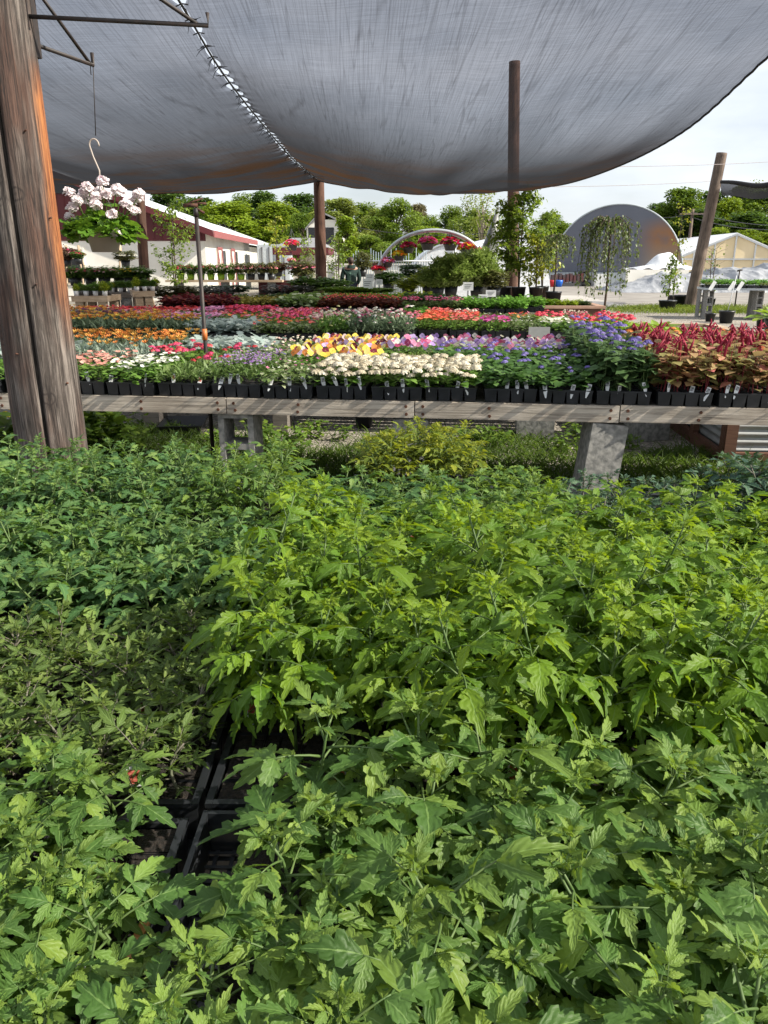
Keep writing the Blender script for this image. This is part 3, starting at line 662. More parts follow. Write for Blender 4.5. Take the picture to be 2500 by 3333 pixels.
for row, cols in GRID.items():
    keys = sorted(cols)
    for c in keys:
        v = cols[c]; x = PITCHX * (c + 0.5); y = ROWS_Y[row]
        same = [k for k in keys if cols[k] == v]; pos = same.index(c)
        vv = 'dwarf' if v == 'part' else v
        if v == 'part': lab = 'black flat with bare left side, mid-green plants crowding its right half'
        elif len(same) == 1: lab = f'flat of {KDESC[v]}, {ROWNAME[row]}'
        else: lab = f'{ORD[pos]} flat from the left of {KDESC[v]}, {ROWNAME[row]}'
        t = thing('tomato_flat', lab, 'plant flat', (x + rt.uniform(-0.004, 0.004), y + rt.uniform(-0.012, 0.012), TZ), rt.uniform(-0.012, 0.012) + (math.pi / 2 if v == 'yellow' else 0), 'flats of tomato plants')
        if v == 'part':
            put('tray', OPEN_TRAY, t)
        else: put('tray', TRAY, t)
        nc, nr = VAR[vv][6]
        if v == 'part': put('soil', MB().box((0.035, 0, 0.03), (0.19, 0.50, 0.03)).box((-0.10, -0.17, 0.03), (0.06, 0.16, 0.03)).mesh('soil', M['soil'], False), t)
        else: put('soil', SOIL_BIG if nc == 3 else SOIL, t)
        ms = plant_meshes(vv)
        for i in range(nc):
            for j in range(nr):
                px_, py_ = (i + 0.5) / nc - 0.5, (j + 0.5) / nr - 0.5
                if v == 'part' and i == 0 and py_ > -0.1: continue
                if v == 'part' and i > 0: ms = plant_meshes('green_mid')
                elif v == 'part': ms = plant_meshes('dwarf')
                if v == 'part' and i > 0 and j % 2: continue
                if v == 'part' and i == 1 and j > 3: continue
                if row == 0 and c == -2 and i == nc - 1 and j > 4: continue
                if v == 'bright_tall' and row == 1 and j == 0 and c == -1: continue
                if v != 'part': ms = plant_meshes(vv)
                if v == 'yellow' and j in (0, nr - 1): continue
                if v == 'grey_low' and rt.random() < 0.12: continue
                o = put('tomato_plant', rt.choice(ms), t, (px_ * FW * 0.96 + rt.uniform(-0.008, 0.008), py_ * FL * 0.96 + rt.uniform(-0.008, 0.008), FH - 0.012), rt.uniform(0, 6.28))
                s = rt.uniform(0.86, 1.14); o.scale = (s, s, s * rt.uniform(0.92, 1.08))
        # a name tag or two
        ntag = 1 if row > 1 else 2
        for k in range(ntag):
            o = put('plant_tag', BIGTAG if row < 2 else TAGS['red'], t, (rt.uniform(-0.1, 0.1), -FL / 2 + 0.03 + 0.2 * k, FH + 0.002), rt.uniform(-0.3, 0.3))
        if row == 0 and c == 1: text_on(o, 'CHEROKEE\nPURPLE', 0.0045, 0.042)
        if row == 0 and c == 2: text_on(o, 'TOMATO', 0.0055, 0.006)
# the tag standing clear in the dark gap
tt = on(905, 2625, TZ + FH)

# ------------------------------------------------------------------ flower flats
def simple_leaf(w=0.3, fold=0.3, droop=0.3):
    return strip_leaf([(0, 0.02, 0), (0.3, w, 0), (0.65, w * 0.85, 0), (1.0, 0.01, 0)], fold, droop, 0.0, None, 3)
def lobed_leaf():
    return strip_leaf([(0, 0.05, 0), (0.2, 0.42, -0.1), (0.35, 0.28, 0), (0.5, 0.50, 0.0), (0.64, 0.30, 0), (0.8, 0.40, 0.05), (1.0, 0.05, 0)], 0.2, 0.25, 0.1, None, 3)
def petals(n, cup=0.25, w=0.5, inner=0.08):
    V = []; F = []; U = []
    for k in range(n):
        a = 2 * math.pi * k / n; ca, sa = math.cos(a), math.sin(a); o = len(V)
        for (x, y, z) in ((0, inner, 0), (w * 0.45, 0.55, cup * 0.5), (0.12 * w, 1.0, cup), (-0.12 * w, 1.0, cup), (-w * 0.45, 0.55, cup * 0.5)):
            V.append((x * ca - y * sa, x * sa + y * ca, z)); U.append((0.5, y))
        F.append((o, o + 1, o + 2, o + 3)); F.append((o, o + 3, o + 4, o + 4))
    # quads only: second face as tri padded would be invalid, so use two quads per petal
    F = [];
    for k in range(n):
        o = 5 * k; F.append((o, o + 1, o + 2, o + 3))
    V2 = []; F2 = []; U2 = []
    for k in range(n):
        a = 2 * math.pi * k / n; ca, sa = math.cos(a), math.sin(a); o = len(V2)
        for (x, y, z) in ((0.03, inner, 0), (w * 0.5, 0.6, cup * 0.55), (w * 0.22, 1.0, cup), (-w * 0.22, 1.0, cup), (-w * 0.5, 0.6, cup * 0.55), (-0.03, inner, 0)):
            V2.append((x * ca - y * sa, x * sa + y * ca, z)); U2.append((0.5, y))
        F2 += [(o, o + 1, o + 4, o + 5), (o + 1, o + 2, o + 3, o + 4)]
    return np.array(V2), np.array(F2), np.array(U2)
def puff(n=26, seed=1, flat=0.6):
    r = np.random.default_rng(seed); V = []; F = []; U = []
    for k in range(n):
        u = (k + 0.5) / n; th = k * 2.39996; rad = math.sqrt(u)
        c = np.array((rad * math.cos(th), rad * math.sin(th), flat * math.sqrt(max(0, 1 - u * 0.9)))) * r.uniform(0.9, 1.08)
        nn = c / np.linalg.norm(c); a = np.cross(nn, (0.3, 0.8, 0.5)); a /= np.linalg.norm(a); bb = np.cross(nn, a); s = 0.30 if n < 40 else 0.21
        o = len(V)
        tl = 0.10 * r.uniform(-1, 1)
        V += [c + a * s - bb * s * 0.2 + nn * tl, c + bb * s + nn * 0.1, c - a * s, c - bb * s - nn * tl]; U += [(0, 0)] * 4
        F.append((o, o + 1, o + 2, o + 3))
    return np.array(V), np.array(F), np.array(U)
LEAF_S = simple_leaf(0.30); LEAF_W = simple_leaf(0.42, 0.2, 0.35); LEAF_N = simple_leaf(0.13, 0.3, 0.25); LEAF_L = lobed_leaf()
FLW = {'five': petals(5, 0.12, 0.95), 'six': petals(6, 0.5, 0.6), 'daisy': petals(8, 0.75, 0.5), 'pansy': petals(4, 0.08, 1.25), 'puff': puff(), 'dome': puff(64, 2, 0.75), 'four': petals(4, 0.2, 0.8)}
G_FRESH = [(0.055, 0.12, 0.018), (0.10, 0.20, 0.03), (0.16, 0.27, 0.05)]
G_DARK = [(0.022, 0.055, 0.016), (0.04, 0.09, 0.022), (0.07, 0.13, 0.03)]
G_LIME = [(0.12, 0.22, 0.02), (0.20, 0.33, 0.03), (0.30, 0.42, 0.06)]
G_SILVER = [(0.20, 0.27, 0.25), (0.36, 0.43, 0.40), (0.55, 0.60, 0.56)]
G_GREY = [(0.06, 0.10, 0.055), (0.11, 0.16, 0.09), (0.18, 0.23, 0.14)]
G_BRONZE = [(0.035, 0.014, 0.008), (0.08, 0.02, 0.012), (0.15, 0.05, 0.02)]
G_MIX = [(0.05, 0.10, 0.02), (0.12, 0.18, 0.05), (0.40, 0.42, 0.28)]
PINK, HOT, RED, CORAL = (0.75, 0.20, 0.38), (0.70, 0.03, 0.16), (0.55, 0.008, 0.02), (0.80, 0.08, 0.09)
SALMON, WHITE, CREAM, PURP = (0.85, 0.36, 0.27), (0.85, 0.85, 0.78), (0.80, 0.74, 0.58), (0.30, 0.10, 0.50)
VIO, YEL, ORG, GOLD = (0.16, 0.12, 0.45), (0.85, 0.62, 0.02), (0.80, 0.24, 0.015), (0.72, 0.36, 0.03)
MAG, LAV, WINE, DKP = (0.62, 0.04, 0.38), (0.52, 0.36, 0.70), (0.20, 0.01, 0.04), (0.05, 0.01, 0.10)
# kind: description, foliage ramp, (leaf shape, n, length, height, spread-up), flower list (shape, n, size, z, colours, tilt)
K = {
 'red_green': ('fresh green leaves with a few red flowers', G_FRESH, (LEAF_S, 420, 0.04, 0.10), [('five', 16, 0.02, 0.11, [RED, HOT], 0.6)]),
 'salmon': ('salmon-pink flowers', G_FRESH, (LEAF_S, 480, 0.04, 0.09), [('five', 150, 0.017, 0.125, [SALMON, (0.88, 0.50, 0.38), (0.80, 0.28, 0.22)], 0.7)]),
 'white': ('white flowers on light green leaves', G_FRESH, (LEAF_W, 420, 0.04, 0.09), [('five', 130, 0.018, 0.115, [WHITE, (0.82, 0.82, 0.66)], 0.7)]),
 'dianthus': ('fine green leaves with crimson flowers behind', [(0.07, 0.12, 0.03), (0.12, 0.19, 0.05), (0.20, 0.26, 0.09)], (LEAF_N, 900, 0.05, 0.075), [('puff', 12, 0.022, 0.11, [HOT, RED, (0.45, 0.01, 0.03)], 0.3)]),
 'lobelia': ('small purple flowers on fine foliage', [(0.05, 0.10, 0.02), (0.09, 0.15, 0.035), (0.14, 0.20, 0.06)], (LEAF_N, 800, 0.045, 0.12), [('four', 380, 0.009, 0.135, [PURP, (0.42, 0.18, 0.55), LAV], 0.8)]),
 'variegated': ('cream-variegated leaves with tiny pink flowers', G_MIX, (LEAF_S, 520, 0.04, 0.09), [('four', 55, 0.010, 0.105, [MAG, PINK, WHITE], 0.8)]),
 'cream': ('cream powder-puff flower heads', G_FRESH, (LEAF_W, 330, 0.05, 0.085), [('dome', 66, 0.028, 0.108, [(0.66, 0.59, 0.43), (0.74, 0.68, 0.53), (0.58, 0.50, 0.34)], 0.25)]),
 'blue_ageratum': ('blue fluffy flowers over broad green leaves', [(0.035, 0.085, 0.02), (0.06, 0.13, 0.03), (0.11, 0.20, 0.045)], (LEAF_W, 430, 0.05, 0.12), [('dome', 16, 0.019, 0.14, [VIO, (0.22, 0.17, 0.52)], 0.3)]),
 'tall_ageratum': ('tall stems topped with violet-blue fluffy flowers', [(0.045, 0.085, 0.03), (0.07, 0.13, 0.045), (0.11, 0.18, 0.06)], (LEAF_W, 560, 0.06, 0.235), [('dome', 46, 0.022, 0.265, [VIO, (0.20, 0.15, 0.48), (0.27, 0.20, 0.55)], 0.3)]),
 'amaranth': ('tall amaranth with drooping crimson tassels', [(0.13, 0.18, 0.04), (0.31, 0.25, 0.10), (0.52, 0.15, 0.15)], (LEAF_W, 800, 0.055, 0.235), [('tassel', 25, 0.11, 0.26, [(0.33, 0.006, 0.035), (0.42, 0.012, 0.06)], 0)]),
 'amaranth_pale': ('tall pale pink-leaved amaranth with a few red tassels', [(0.24, 0.25, 0.07), (0.48, 0.32, 0.17), (0.64, 0.30, 0.25)], (LEAF_W, 800, 0.055, 0.235), [('tassel', 17, 0.11, 0.26, [(0.38, 0.008, 0.04), (0.45, 0.02, 0.09)], 0)]),
 'marigold': ('dark stems with orange marigold flowers', G_DARK, (LEAF_N, 520, 0.05, 0.16), [('dome', 20, 0.028, 0.18, [ORG, (0.75, 0.14, 0.01)], 0.4)]),
 'dusty': ('silver dusty-miller leaves', G_SILVER, (LEAF_L, 330, 0.065, 0.13), []),
 'gazania_orange': ('orange gazania flowers on silver leaves', G_GREY, (LEAF_N, 620, 0.075, 0.10), [('daisy', 60, 0.026, 0.15, [ORG, (0.85, 0.33, 0.02), GOLD], 0.35)]),
 'gazania_leaf': ('silvery narrow leaves with few orange flowers', [(0.12, 0.17, 0.12), (0.20, 0.26, 0.20), (0.32, 0.37, 0.30)], (LEAF_N, 760, 0.075, 0.10), [('daisy', 12, 0.026, 0.15, [ORG, GOLD], 0.35)]),
 'gazania_gold': ('golden gazania flowers', G_GREY, (LEAF_N, 600, 0.075, 0.10), [('daisy', 55, 0.025, 0.15, [GOLD, YEL, ORG], 0.35)]),
 'gazania_dark': ('dusky purple and gold gazania flowers', G_GREY, (LEAF_N, 600, 0.075, 0.10), [('daisy', 55, 0.024, 0.15, [(0.20, 0.06, 0.12), (0.25, 0.10, 0.2), GOLD], 0.35)]),
 'red_mound': ('rose-red flower clusters', G_FRESH, (LEAF_W, 420, 0.04, 0.10), [('puff', 44, 0.026, 0.12, [HOT, CORAL, (0.6, 0.02, 0.08)], 0.4)]),
 'violet_small': ('small violet and cream flowers', G_MIX, (LEAF_S, 520, 0.035, 0.10), [('four', 60, 0.012, 0.12, [VIO, (0.20, 0.08, 0.30), CREAM, PINK], 0.8)]),
 'cream_small': ('small cream buds among light green leaves', G_MIX, (LEAF_S, 560, 0.035, 0.11), [('puff', 40, 0.012, 0.12, [CREAM, (0.7, 0.45, 0.4)], 0.5)]),
 'pansy_yellow': ('yellow and orange pansies with a few mauve ones', G_FRESH, (LEAF_S, 380, 0.04, 0.09), [('pansy', 72, 0.0255, 0.125, [YEL, YEL, ORG, (0.88, 0.75, 0.20), LAV, (0.82, 0.62, 0.60), WINE], 1.1)]),
 'pansy_violet': ('deep violet and white violas', G_FRESH, (LEAF_S, 380, 0.04, 0.09), [('pansy', 90, 0.018, 0.12, [PURP, (0.18, 0.03, 0.32), WHITE, DKP], 1.1)]),
 'pansy_pastel': ('lilac, pink and white pansies', G_FRESH, (LEAF_S, 380, 0.04, 0.09), [('pansy', 72, 0.0245, 0.13, [LAV, (0.40, 0.22, 0.62), WHITE, PINK, (0.45, 0.03, 0.15), CREAM], 1.1)]),
 'alyssum': ('low moss-green foliage', [(0.06, 0.09, 0.015), (0.10, 0.13, 0.025), (0.15, 0.18, 0.04)], (LEAF_N, 900, 0.04, 0.07), []),
 'snapdragon': ('pale yellow snapdragon spikes', G_FRESH, (LEAF_N, 520, 0.06, 0.16), [('puff', 60, 0.018, 0.22, [(0.80, 0.75, 0.30), CREAM, (0.72, 0.66, 0.25), (0.65, 0.2, 0.3)], 0.6)]),
 'stock': ('tall pale stocks with pink and white spikes', G_GREY, (LEAF_N, 560, 0.07, 0.17), [('puff', 46, 0.020, 0.22, [CREAM, (0.70, 0.35, 0.42), (0.5, 0.05, 0.18), WHITE], 0.6)]),
 'red': ('scarlet flowers', G_FRESH, (LEAF_S, 420, 0.04, 0.10), [('five', 130, 0.022, 0.125, [RED, (0.72, 0.02, 0.02), CORAL], 0.7)]),
 'redpink': ('red and salmon-pink flowers', G_FRESH, (LEAF_S, 420, 0.04, 0.10), [('five', 130, 0.021, 0.12, [CORAL, (0.85, 0.30, 0.30), PINK, RED], 0.7)]),
 'pink': ('candy-pink flowers', G_DARK, (LEAF_S, 420, 0.04, 0.10), [('five', 150, 0.023, 0.13, [(0.80, 0.28, 0.55), (0.85, 0.42, 0.65), (0.70, 0.18, 0.45)], 0.7)]),
 'whitered': ('white-edged leaves with red and orange flowers', G_MIX, (LEAF_S, 480, 0.045, 0.12), [('five', 36, 0.022, 0.13, [CORAL, ORG, PINK], 0.8)]),
 'crimson': ('crimson geranium-like heads', G_FRESH, (LEAF_W, 380, 0.045, 0.10), [('puff', 46, 0.028, 0.14, [(0.60, 0.01, 0.05), HOT], 0.4)]),
 'hotpink': ('hot-pink flower clusters', G_FRESH, (LEAF_W, 400, 0.045, 0.10), [('puff', 50, 0.025, 0.13, [(0.78, 0.06, 0.22), CORAL, HOT], 0.5)]),
 'pinkwhite': ('pink and cream flowers', G_MIX, (LEAF_S, 460, 0.04, 0.10), [('puff', 56, 0.020, 0.12, [(0.80, 0.55, 0.50), CREAM, (0.65, 0.18, 0.25)], 0.5)]),
 'rose': ('rose-red small flowers', G_FRESH, (LEAF_S, 440, 0.045, 0.11), [('puff', 44, 0.020, 0.12, [(0.62, 0.08, 0.15), (0.75, 0.25, 0.28)], 0.5)]),
 'orange': ('orange-red impatiens flowers', G_FRESH, (LEAF_S, 420, 0.04, 0.10), [('five', 130, 0.024, 0.13, [(0.85, 0.10, 0.02), (0.80, 0.06, 0.04), (0.88, 0.20, 0.06)], 0.7)]),
 'coral': ('coral-red impatiens flowers', G_FRESH, (LEAF_S, 420, 0.04, 0.10), [('five', 120, 0.022, 0.125, [CORAL, (0.85, 0.22, 0.18)], 0.7)]),
 'magenta': ('magenta flowers', G_FRESH, (LEAF_S, 420, 0.04, 0.10), [('five', 130, 0.022, 0.125, [MAG, (0.72, 0.10, 0.45), HOT], 0.7)]),
 'palegreen': ('pale green leaves', G_MIX, (LEAF_S, 560, 0.04, 0.10), [('four', 20, 0.012, 0.11, [WHITE], 0.6)]),
 'geranium': ('tall coral-red geranium heads', G_LIME, (LEAF_W, 360, 0.05, 0.09), [('puff', 38, 0.030, 0.125, [(0.85, 0.06, 0.13), (0.80, 0.04, 0.10)], 0.4)]),
 'lettuce': ('big lime-green leaves', G_LIME, (LEAF_W, 130, 0.12, 0.12), []),
 'bronze_begonia': ('bronze-leaved begonias with red flowers', G_BRONZE, (LEAF_W, 430, 0.055, 0.15), [('puff', 24, 0.018, 0.16, [CORAL, RED], 0.6)]),
 'coleus_wine': ('wine-red coleus leaves', [(0.03, 0.006, 0.008), (0.11, 0.012, 0.02), (0.22, 0.06, 0.02)], (LEAF_W, 430, 0.06, 0.17), []),
 'coleus_gold': ('yellow-green and brown coleus leaves', [(0.07, 0.06, 0.012), (0.20, 0.18, 0.03), (0.34, 0.30, 0.06)], (LEAF_W, 430, 0.055, 0.15), []),
 'caladium': ('green leaves splashed with white', [(0.05, 0.11, 0.02), (0.14, 0.22, 0.05), (0.62, 0.66, 0.50)], (LEAF_W, 300, 0.085, 0.18), []),
 'pink_begonia': ('pink and red begonia flowers', [(0.03, 0.06, 0.015), (0.07, 0.11, 0.025), (0.12, 0.16, 0.05)], (LEAF_W, 400, 0.045, 0.11), [('puff', 44, 0.022, 0.15, [(0.78, 0.16, 0.26), PINK, HOT], 0.6)]),
 'lavender': ('pale lavender flowers', G_FRESH, (LEAF_S, 400, 0.04, 0.10), [('five', 80, 0.024, 0.13, [(0.70, 0.45, 0.75), (0.80, 0.62, 0.82)], 0.6)]),
 'basil': ('fresh green basil-like leaves', [(0.06, 0.15, 0.015), (0.11, 0.25, 0.03), (0.18, 0.34, 0.05)], (LEAF_W, 460, 0.05, 0.17), []),
 'lime_grass': ('fine bright green grass-like foliage', [(0.08, 0.17, 0.015), (0.14, 0.26, 0.02), (0.22, 0.34, 0.04)], (LEAF_N, 1500, 0.11, 0.16), []),
 'dark_leaf': ('dark green bushy leaves', G_DARK, (LEAF_S, 560, 0.06, 0.20), []),
 'lime_leaf': ('lime-yellow bushy leaves', [(0.16, 0.24, 0.015), (0.28, 0.36, 0.02), (0.42, 0.48, 0.04)], (LEAF_S, 520, 0.07, 0.24), []),
}
def soften(c):
    g_ = sum(c) / 3; return tuple(min(0.86, (0.84 * x + 0.16 * g_) * 0.90) for x in c)
for k_, (d_, r_, f_, fl_) in list(K.items()):
    nf = []
    for (sh_, cnt_, sz_, zz_, cs_, tl_) in fl_:
        kc = 0.9 if k_.startswith('gazania') else (1.0 if k_ in ('cream', 'amaranth', 'amaranth_pale', 'salmon', 'white') else 0.85)
        nf.append((sh_, int(cnt_ * kc) if k_ != 'cream' else cnt_, sz_ * (0.86 if sh_ != 'tassel' and k_ != 'cream' else 1), zz_, [soften(c) for c in cs_], tl_))
    K[k_] = (d_, r_, f_, nf)
_fm = {}; _lm = {}
def flat_meshes(kind):
    if kind in _fm: return _fm[kind]
    desc, ramp, (tpl, n, ln, H), fl = K[kind]
    fm = leafy(kind.replace('_', ' ') + ' leaves', ramp, 0.30, tuple(min(1, c * 1.6) for c in ramp[1]), 0.5, spec=0.4, vary=0.1)
    out = []
    for var in range(2):
        r = np.random.default_rng(sum(ord(c) for c in kind) * 7 + var)
        b = MB()
        tall = H > 0.2
        x = r.uniform(-0.5, 0.5, n) * FW * 1.04; y = r.uniform(-0.5, 0.5, n) * FL * 1.09
        # the 4 x 8 plantlets mound up over their own cells
        mound = 0.78 + 0.22 * np.cos((x / FW * 4 - 0.5 * 0) * 2 * np.pi + np.pi) * np.cos((y / FL * 8) * 2 * np.pi + np.pi)
        z = FH - 0.01 + H * mound * np.sqrt(r.uniform(0.02, 1, n)) * r.uniform(0.85, 1.12, n) * (1.02 if H > 0.2 else 0.90)
        az = r.uniform(0, 2 * np.pi, n); el = r.uniform(-0.15, 0.85, n) if tpl is not LEAF_N else r.uniform(0.2, 1.35, n)
        s = ln * r.uniform(0.7, 1.25, n)
        b.inst(tpl, frames(az, el, r.uniform(-0.4, 0.4, n)) * s[:, None, None], np.stack([x, y, z], 1), np.clip(r.normal(0.5, 0.22, n), 0, 1))
        mats = [fm]
        if tall:  # stems
            mats.append(STEM if kind != 'amaranth' and kind != 'amaranth_pale' else mat('red stem', (0.22, 0.02, 0.03), 0.6))
            for i in range(4):
                for j in range(8):
                    cx, cyy = (i - 1.5) * FW / 4, (j - 3.5) * FL / 8
                    for q in range(2):
                        dx, dy = r.uniform(-0.02, 0.02, 2)
                        b.tube([(cx, cyy, FH - 0.01), (cx + dx, cyy + dy, FH + H * 0.5), (cx + dx * 1.5, cyy + dy * 1.5, FH + H * 0.9)], [0.0028, 0.0024, 0.0016], 4, mi=1, caps=False)
        fol = b.mesh('foliage', mats)
        blo = None
        if fl:
            bb = MB(); cols = []
            for (shape, cnt, sz, zz, cs, tilt) in fl:
                cols = cs
                gx = r.uniform(-0.5, 0.5, cnt); gy = r.uniform(-0.5, 0.5, cnt)
                if kind == 'cream':
                    ii, jj = np.meshgrid(np.arange(6), np.arange(11)); gx = (ii.ravel() + 0.5) / 6 - 0.5 + r.uniform(-0.05, 0.05, 66); gy = (jj.ravel() + 0.5) / 11 - 0.5 + r.uniform(-0.03, 0.03, 66)
                if kind == 'dianthus': gy = r.uniform(0.0, 0.5, cnt)
                fx, fy = gx * FW * 1.02, gy * FL
                fz = FH - 0.01 + zz * r.uniform(0.66 if kind in ('salmon', 'white') else 0.78, 1.06, cnt)
                if kind in ('tall_ageratum', 'blue_ageratum'): fz = FH - 0.01 + zz * r.uniform(0.72, 1.08, cnt)
                if kind in ('snapdragon', 'stock'): fz = FH + zz * r.uniform(0.35, 1.05, cnt)
                if kind == 'cream':
                    ex = 16; fx = np.concatenate([fx, (np.arange(ex) + 0.5) / ex * FW - FW / 2]); fy = np.concatenate([fy, np.tile((-FL / 2 - 0.012, FL / 2 + 0.012), ex // 2)]); fz = np.concatenate([fz, FH + r.uniform(0.055, 0.085, ex)]); cnt += ex
                tint = (np.floor(r.uniform(0, 1, cnt) * len(cs)) + 0.5) / len(cs)
                if shape == 'tassel':
                    for q in range(cnt):
                        a = r.uniform(0, 6.28); L = sz * r.uniform(0.5, 1.2); p0 = np.array((fx[q], fy[q], fz[q]))
                        if q % 4 == 0: pts = [p0, p0 + (0.01, 0, L * 0.25), p0 + (0.02 * math.cos(a), 0.02 * math.sin(a), L * 0.5)]; rr_ = [0.007, 0.006, 0.002]
                        else:
                            o = np.array((math.cos(a), math.sin(a), 0)) * 0.03
                            pts = [p0 - o * 0.6, p0 + (0, 0, 0.022), p0 + o + (0, 0, -L * 0.2), p0 + o * 1.2 + (0, 0, -L * 0.7), p0 + o * 1.25 + (0, 0, -L * 1.15)]; rr_ = [0.003, 0.006, 0.0085, 0.008, 0.003]
                        bb.tube([tuple(p) for p in pts], rr_, 6, tint=tint[q])
                        for w_ in range(3):
                            a2 = r.uniform(0, 6.28); e_ = np.array((math.cos(a2), math.sin(a2), r.uniform(-0.1, 0.5))) * r.uniform(0.018, 0.035)
                            bb.tube([tuple(p0), tuple(p0 + e_)], [0.0045, 0.001], 4, tint=tint[q])
                else:
                    el_ = (r.uniform(-1, 1, cnt) * 0.5 + (0.9 if shape == 'pansy' else 0.25)) * tilt   # faces tip towards the light and the aisle
                    s_ = sz * r.uniform(0.75, 1.2, cnt)
                    bb.inst(FLW[shape], frames(r.uniform(-0.5, 0.5, cnt) if shape == 'pansy' else r.uniform(0, 6.28, cnt), el_, r.uniform(-0.5, 0.5, cnt) * tilt) * s_[:, None, None], np.stack([fx, fy, fz], 1), tint)
                    if shape == 'pansy':   # dark throat
                        sm = s_ * 0.28
            mk = kind
            if mk not in _lm: _lm[mk] = leafy(kind.replace('_', ' ') + ' petals', cols, 0.28, None, 0.55, const=True, spec=0.25, vary=0.06)
            blo = bb.mesh('blossom', _lm[mk])
        out.append((fol, blo))
    _fm[kind] = out
    return out

BA = R(-6.5); E1 = Vector((math.cos(BA), math.sin(BA), 0)); E2 = Vector((-math.sin(BA), math.cos(BA), 0))
def bpt(y0, u, v, z=0.0):
    p = Vector((0, y0, 0)) + E1 * u + E2 * v; p.z = z; return p
rf = random.Random(21)
def flat_row(y0, v, z, umin, umax, table, rowname, zref, tags=0, sign=0.0, pitch=0.297):
    items = []
    u = umin
    while u <= umax:
        c = bpt(y0, u, v + FL / 2, z)
        px, _ = proj(c.x, c.y - FL / 2, z + zref)
        kd = None
        for a, b_, k in table:
            if a <= px < b_: kd = k
        if kd and v > 0.5 and y0 > 6 and rf.random() < 0.16: kd = rf.choice(['pinkwhite', 'whitered', 'cream_small', 'palegreen', 'rose'] if y0 < 9 else ['coleus_gold', 'dark_leaf', 'palegreen'])
        if kd: items.append((u, kd, c))
        u += pitch
    n_of = {}
    for _, k, _c in items: n_of[k] = n_of.get(k, 0) + 1
    seen = {}
    for u, k, c in items:
        i = seen.get(k, 0); seen[k] = i + 1
        d = K[k][0]
        lab = f'flat of {d}, {rowname}' if n_of[k] == 1 else (f'{ORD[i]} flat from left with {d}, {rowname}')
        if len(lab.replace('-', ' ').split()) > 15: lab = f'{ORD[i]} {d} flat, {rowname}'
        t = thing('flower_flat', lab, 'plant flat', (c.x + rf.uniform(-0.006, 0.006), c.y + rf.uniform(-0.012, 0.012), z), BA + rf.uniform(-0.02, 0.02), 'flats of bedding plants')
        put('tray', TRAY, t); put('soil', SOIL, t)
        fol, blo = rf.choice(flat_meshes(k))
        o = put('foliage', fol, t)
        q = put('blossom', blo, t) if blo else None
        if rf.random() < 0.5:
            o.rotation_euler.z = math.pi
            if q and k != 'dianthus': q.rotation_euler.z = math.pi
        for w in range(tags):
            if rf.random() < 0.28: continue
            g_ = put('plant_tag', TAGS['red'] if k in ('dianthus', 'red_green', 'marigold') else TAGS['dark'], t, ((w - 1.5) * FW / 4 + rf.uniform(-0.022, 0.022), -FL / 2 + rf.uniform(0.0, 0.012), FH + rf.uniform(-0.016, 0.018)), rf.uniform(-0.7, 0.7))
            g_.rotation_euler.y = rf.uniform(-0.35, 0.35); g_.rotation_euler.x = rf.uniform(-0.3, 0.15)
    return items

BZ = 0.836
B1, B2, B3, B4 = 4.09, 7.05, 11.2, 13.9
DK = 0.026   # deck thickness
def bench(y0, depth, u0, u1, z, label, joints, name='flower_bench', bolts=True):
    t = thing(name, label, 'bench', (0, y0, 0), BA)
    b = MB(); n = int(depth / 0.16)
    for k in range(n): b.box(((u0 + u1) / 2, 0.045 + 0.16 * k + 0.06, z - DK / 2), (u1 - u0, 0.135, DK))
    b.build('deck', M['deck'], t, False)
    ed = [u0] + joints + [u1]
    for a, c in zip(ed[:-1], ed[1:]):
        o = MB().box((0, 0, 0), (c - a - 0.006, 0.038, 0.087)).build('front_board', M['board'], t, False, ((a + c) / 2, 0.019, z - 0.0435))
        if bolts:
            o.rotation_euler = (random.Random(int(c * 50)).uniform(-0.02, 0.02), random.Random(int(c * 70)).uniform(-0.0035, 0.0035), 0)
            r = random.Random(int(a * 100)); us = [-(c - a) / 2 + 0.045, (c - a) / 2 - 0.045] + list(np.arange(-(c - a) / 2 + 0.4, (c - a) / 2 - 0.3, 0.41))
            for uu in us:
                for zz in (0.019, -0.022):
                    h = MB(); h.tube([(0, 0.004, 0), (0, -0.004, 0)], [0.0095, 0.008], 9)
                    h.build('bolt', M['rust'], o, False, (uu + r.uniform(-0.006, 0.006), -0.0195, zz + r.uniform(-0.004, 0.004)))
    MB().box(((u0 + u1) / 2, depth + 0.03, z - 0.0435), (u1 - u0, 0.038, 0.087)).build('back_board', M['board'], t, False)
    return t
def u_of(px, y0, z):  # bench coordinate whose front edge shows at picture column px
    lo, hi = -9.0, 9.0
    for _ in range(50):
        m_ = (lo + hi) / 2; p = bpt(y0, m_, 0, z)
        if proj(p.x, p.y, p.z)[0] < px: lo = m_
        else: hi = m_
    return lo
J1 = [u_of(735, B1, BZ), u_of(1350, B1, BZ), u_of(2020, B1, BZ)]
bench(B1, 1.80, -3.4, 3.3, BZ, 'long front flower bench of weathered boards with rusty bolts', J1)
bench(B2, 2.42, -3.9, 2.45, BZ, 'middle flower bench packed with red, pink and orange flowers', [-1.5, 0.8], bolts=False)
bench(B3, 1.30, -4.2, 2.3, BZ, 'rear flower bench with bronze begonias and coleus', [-1.6, 0.6], bolts=False)
bench(B4, 1.50, -4.6, 2.3, 0.70, 'farthest bench with herbs and grassy plants', [-1.2], bolts=False)

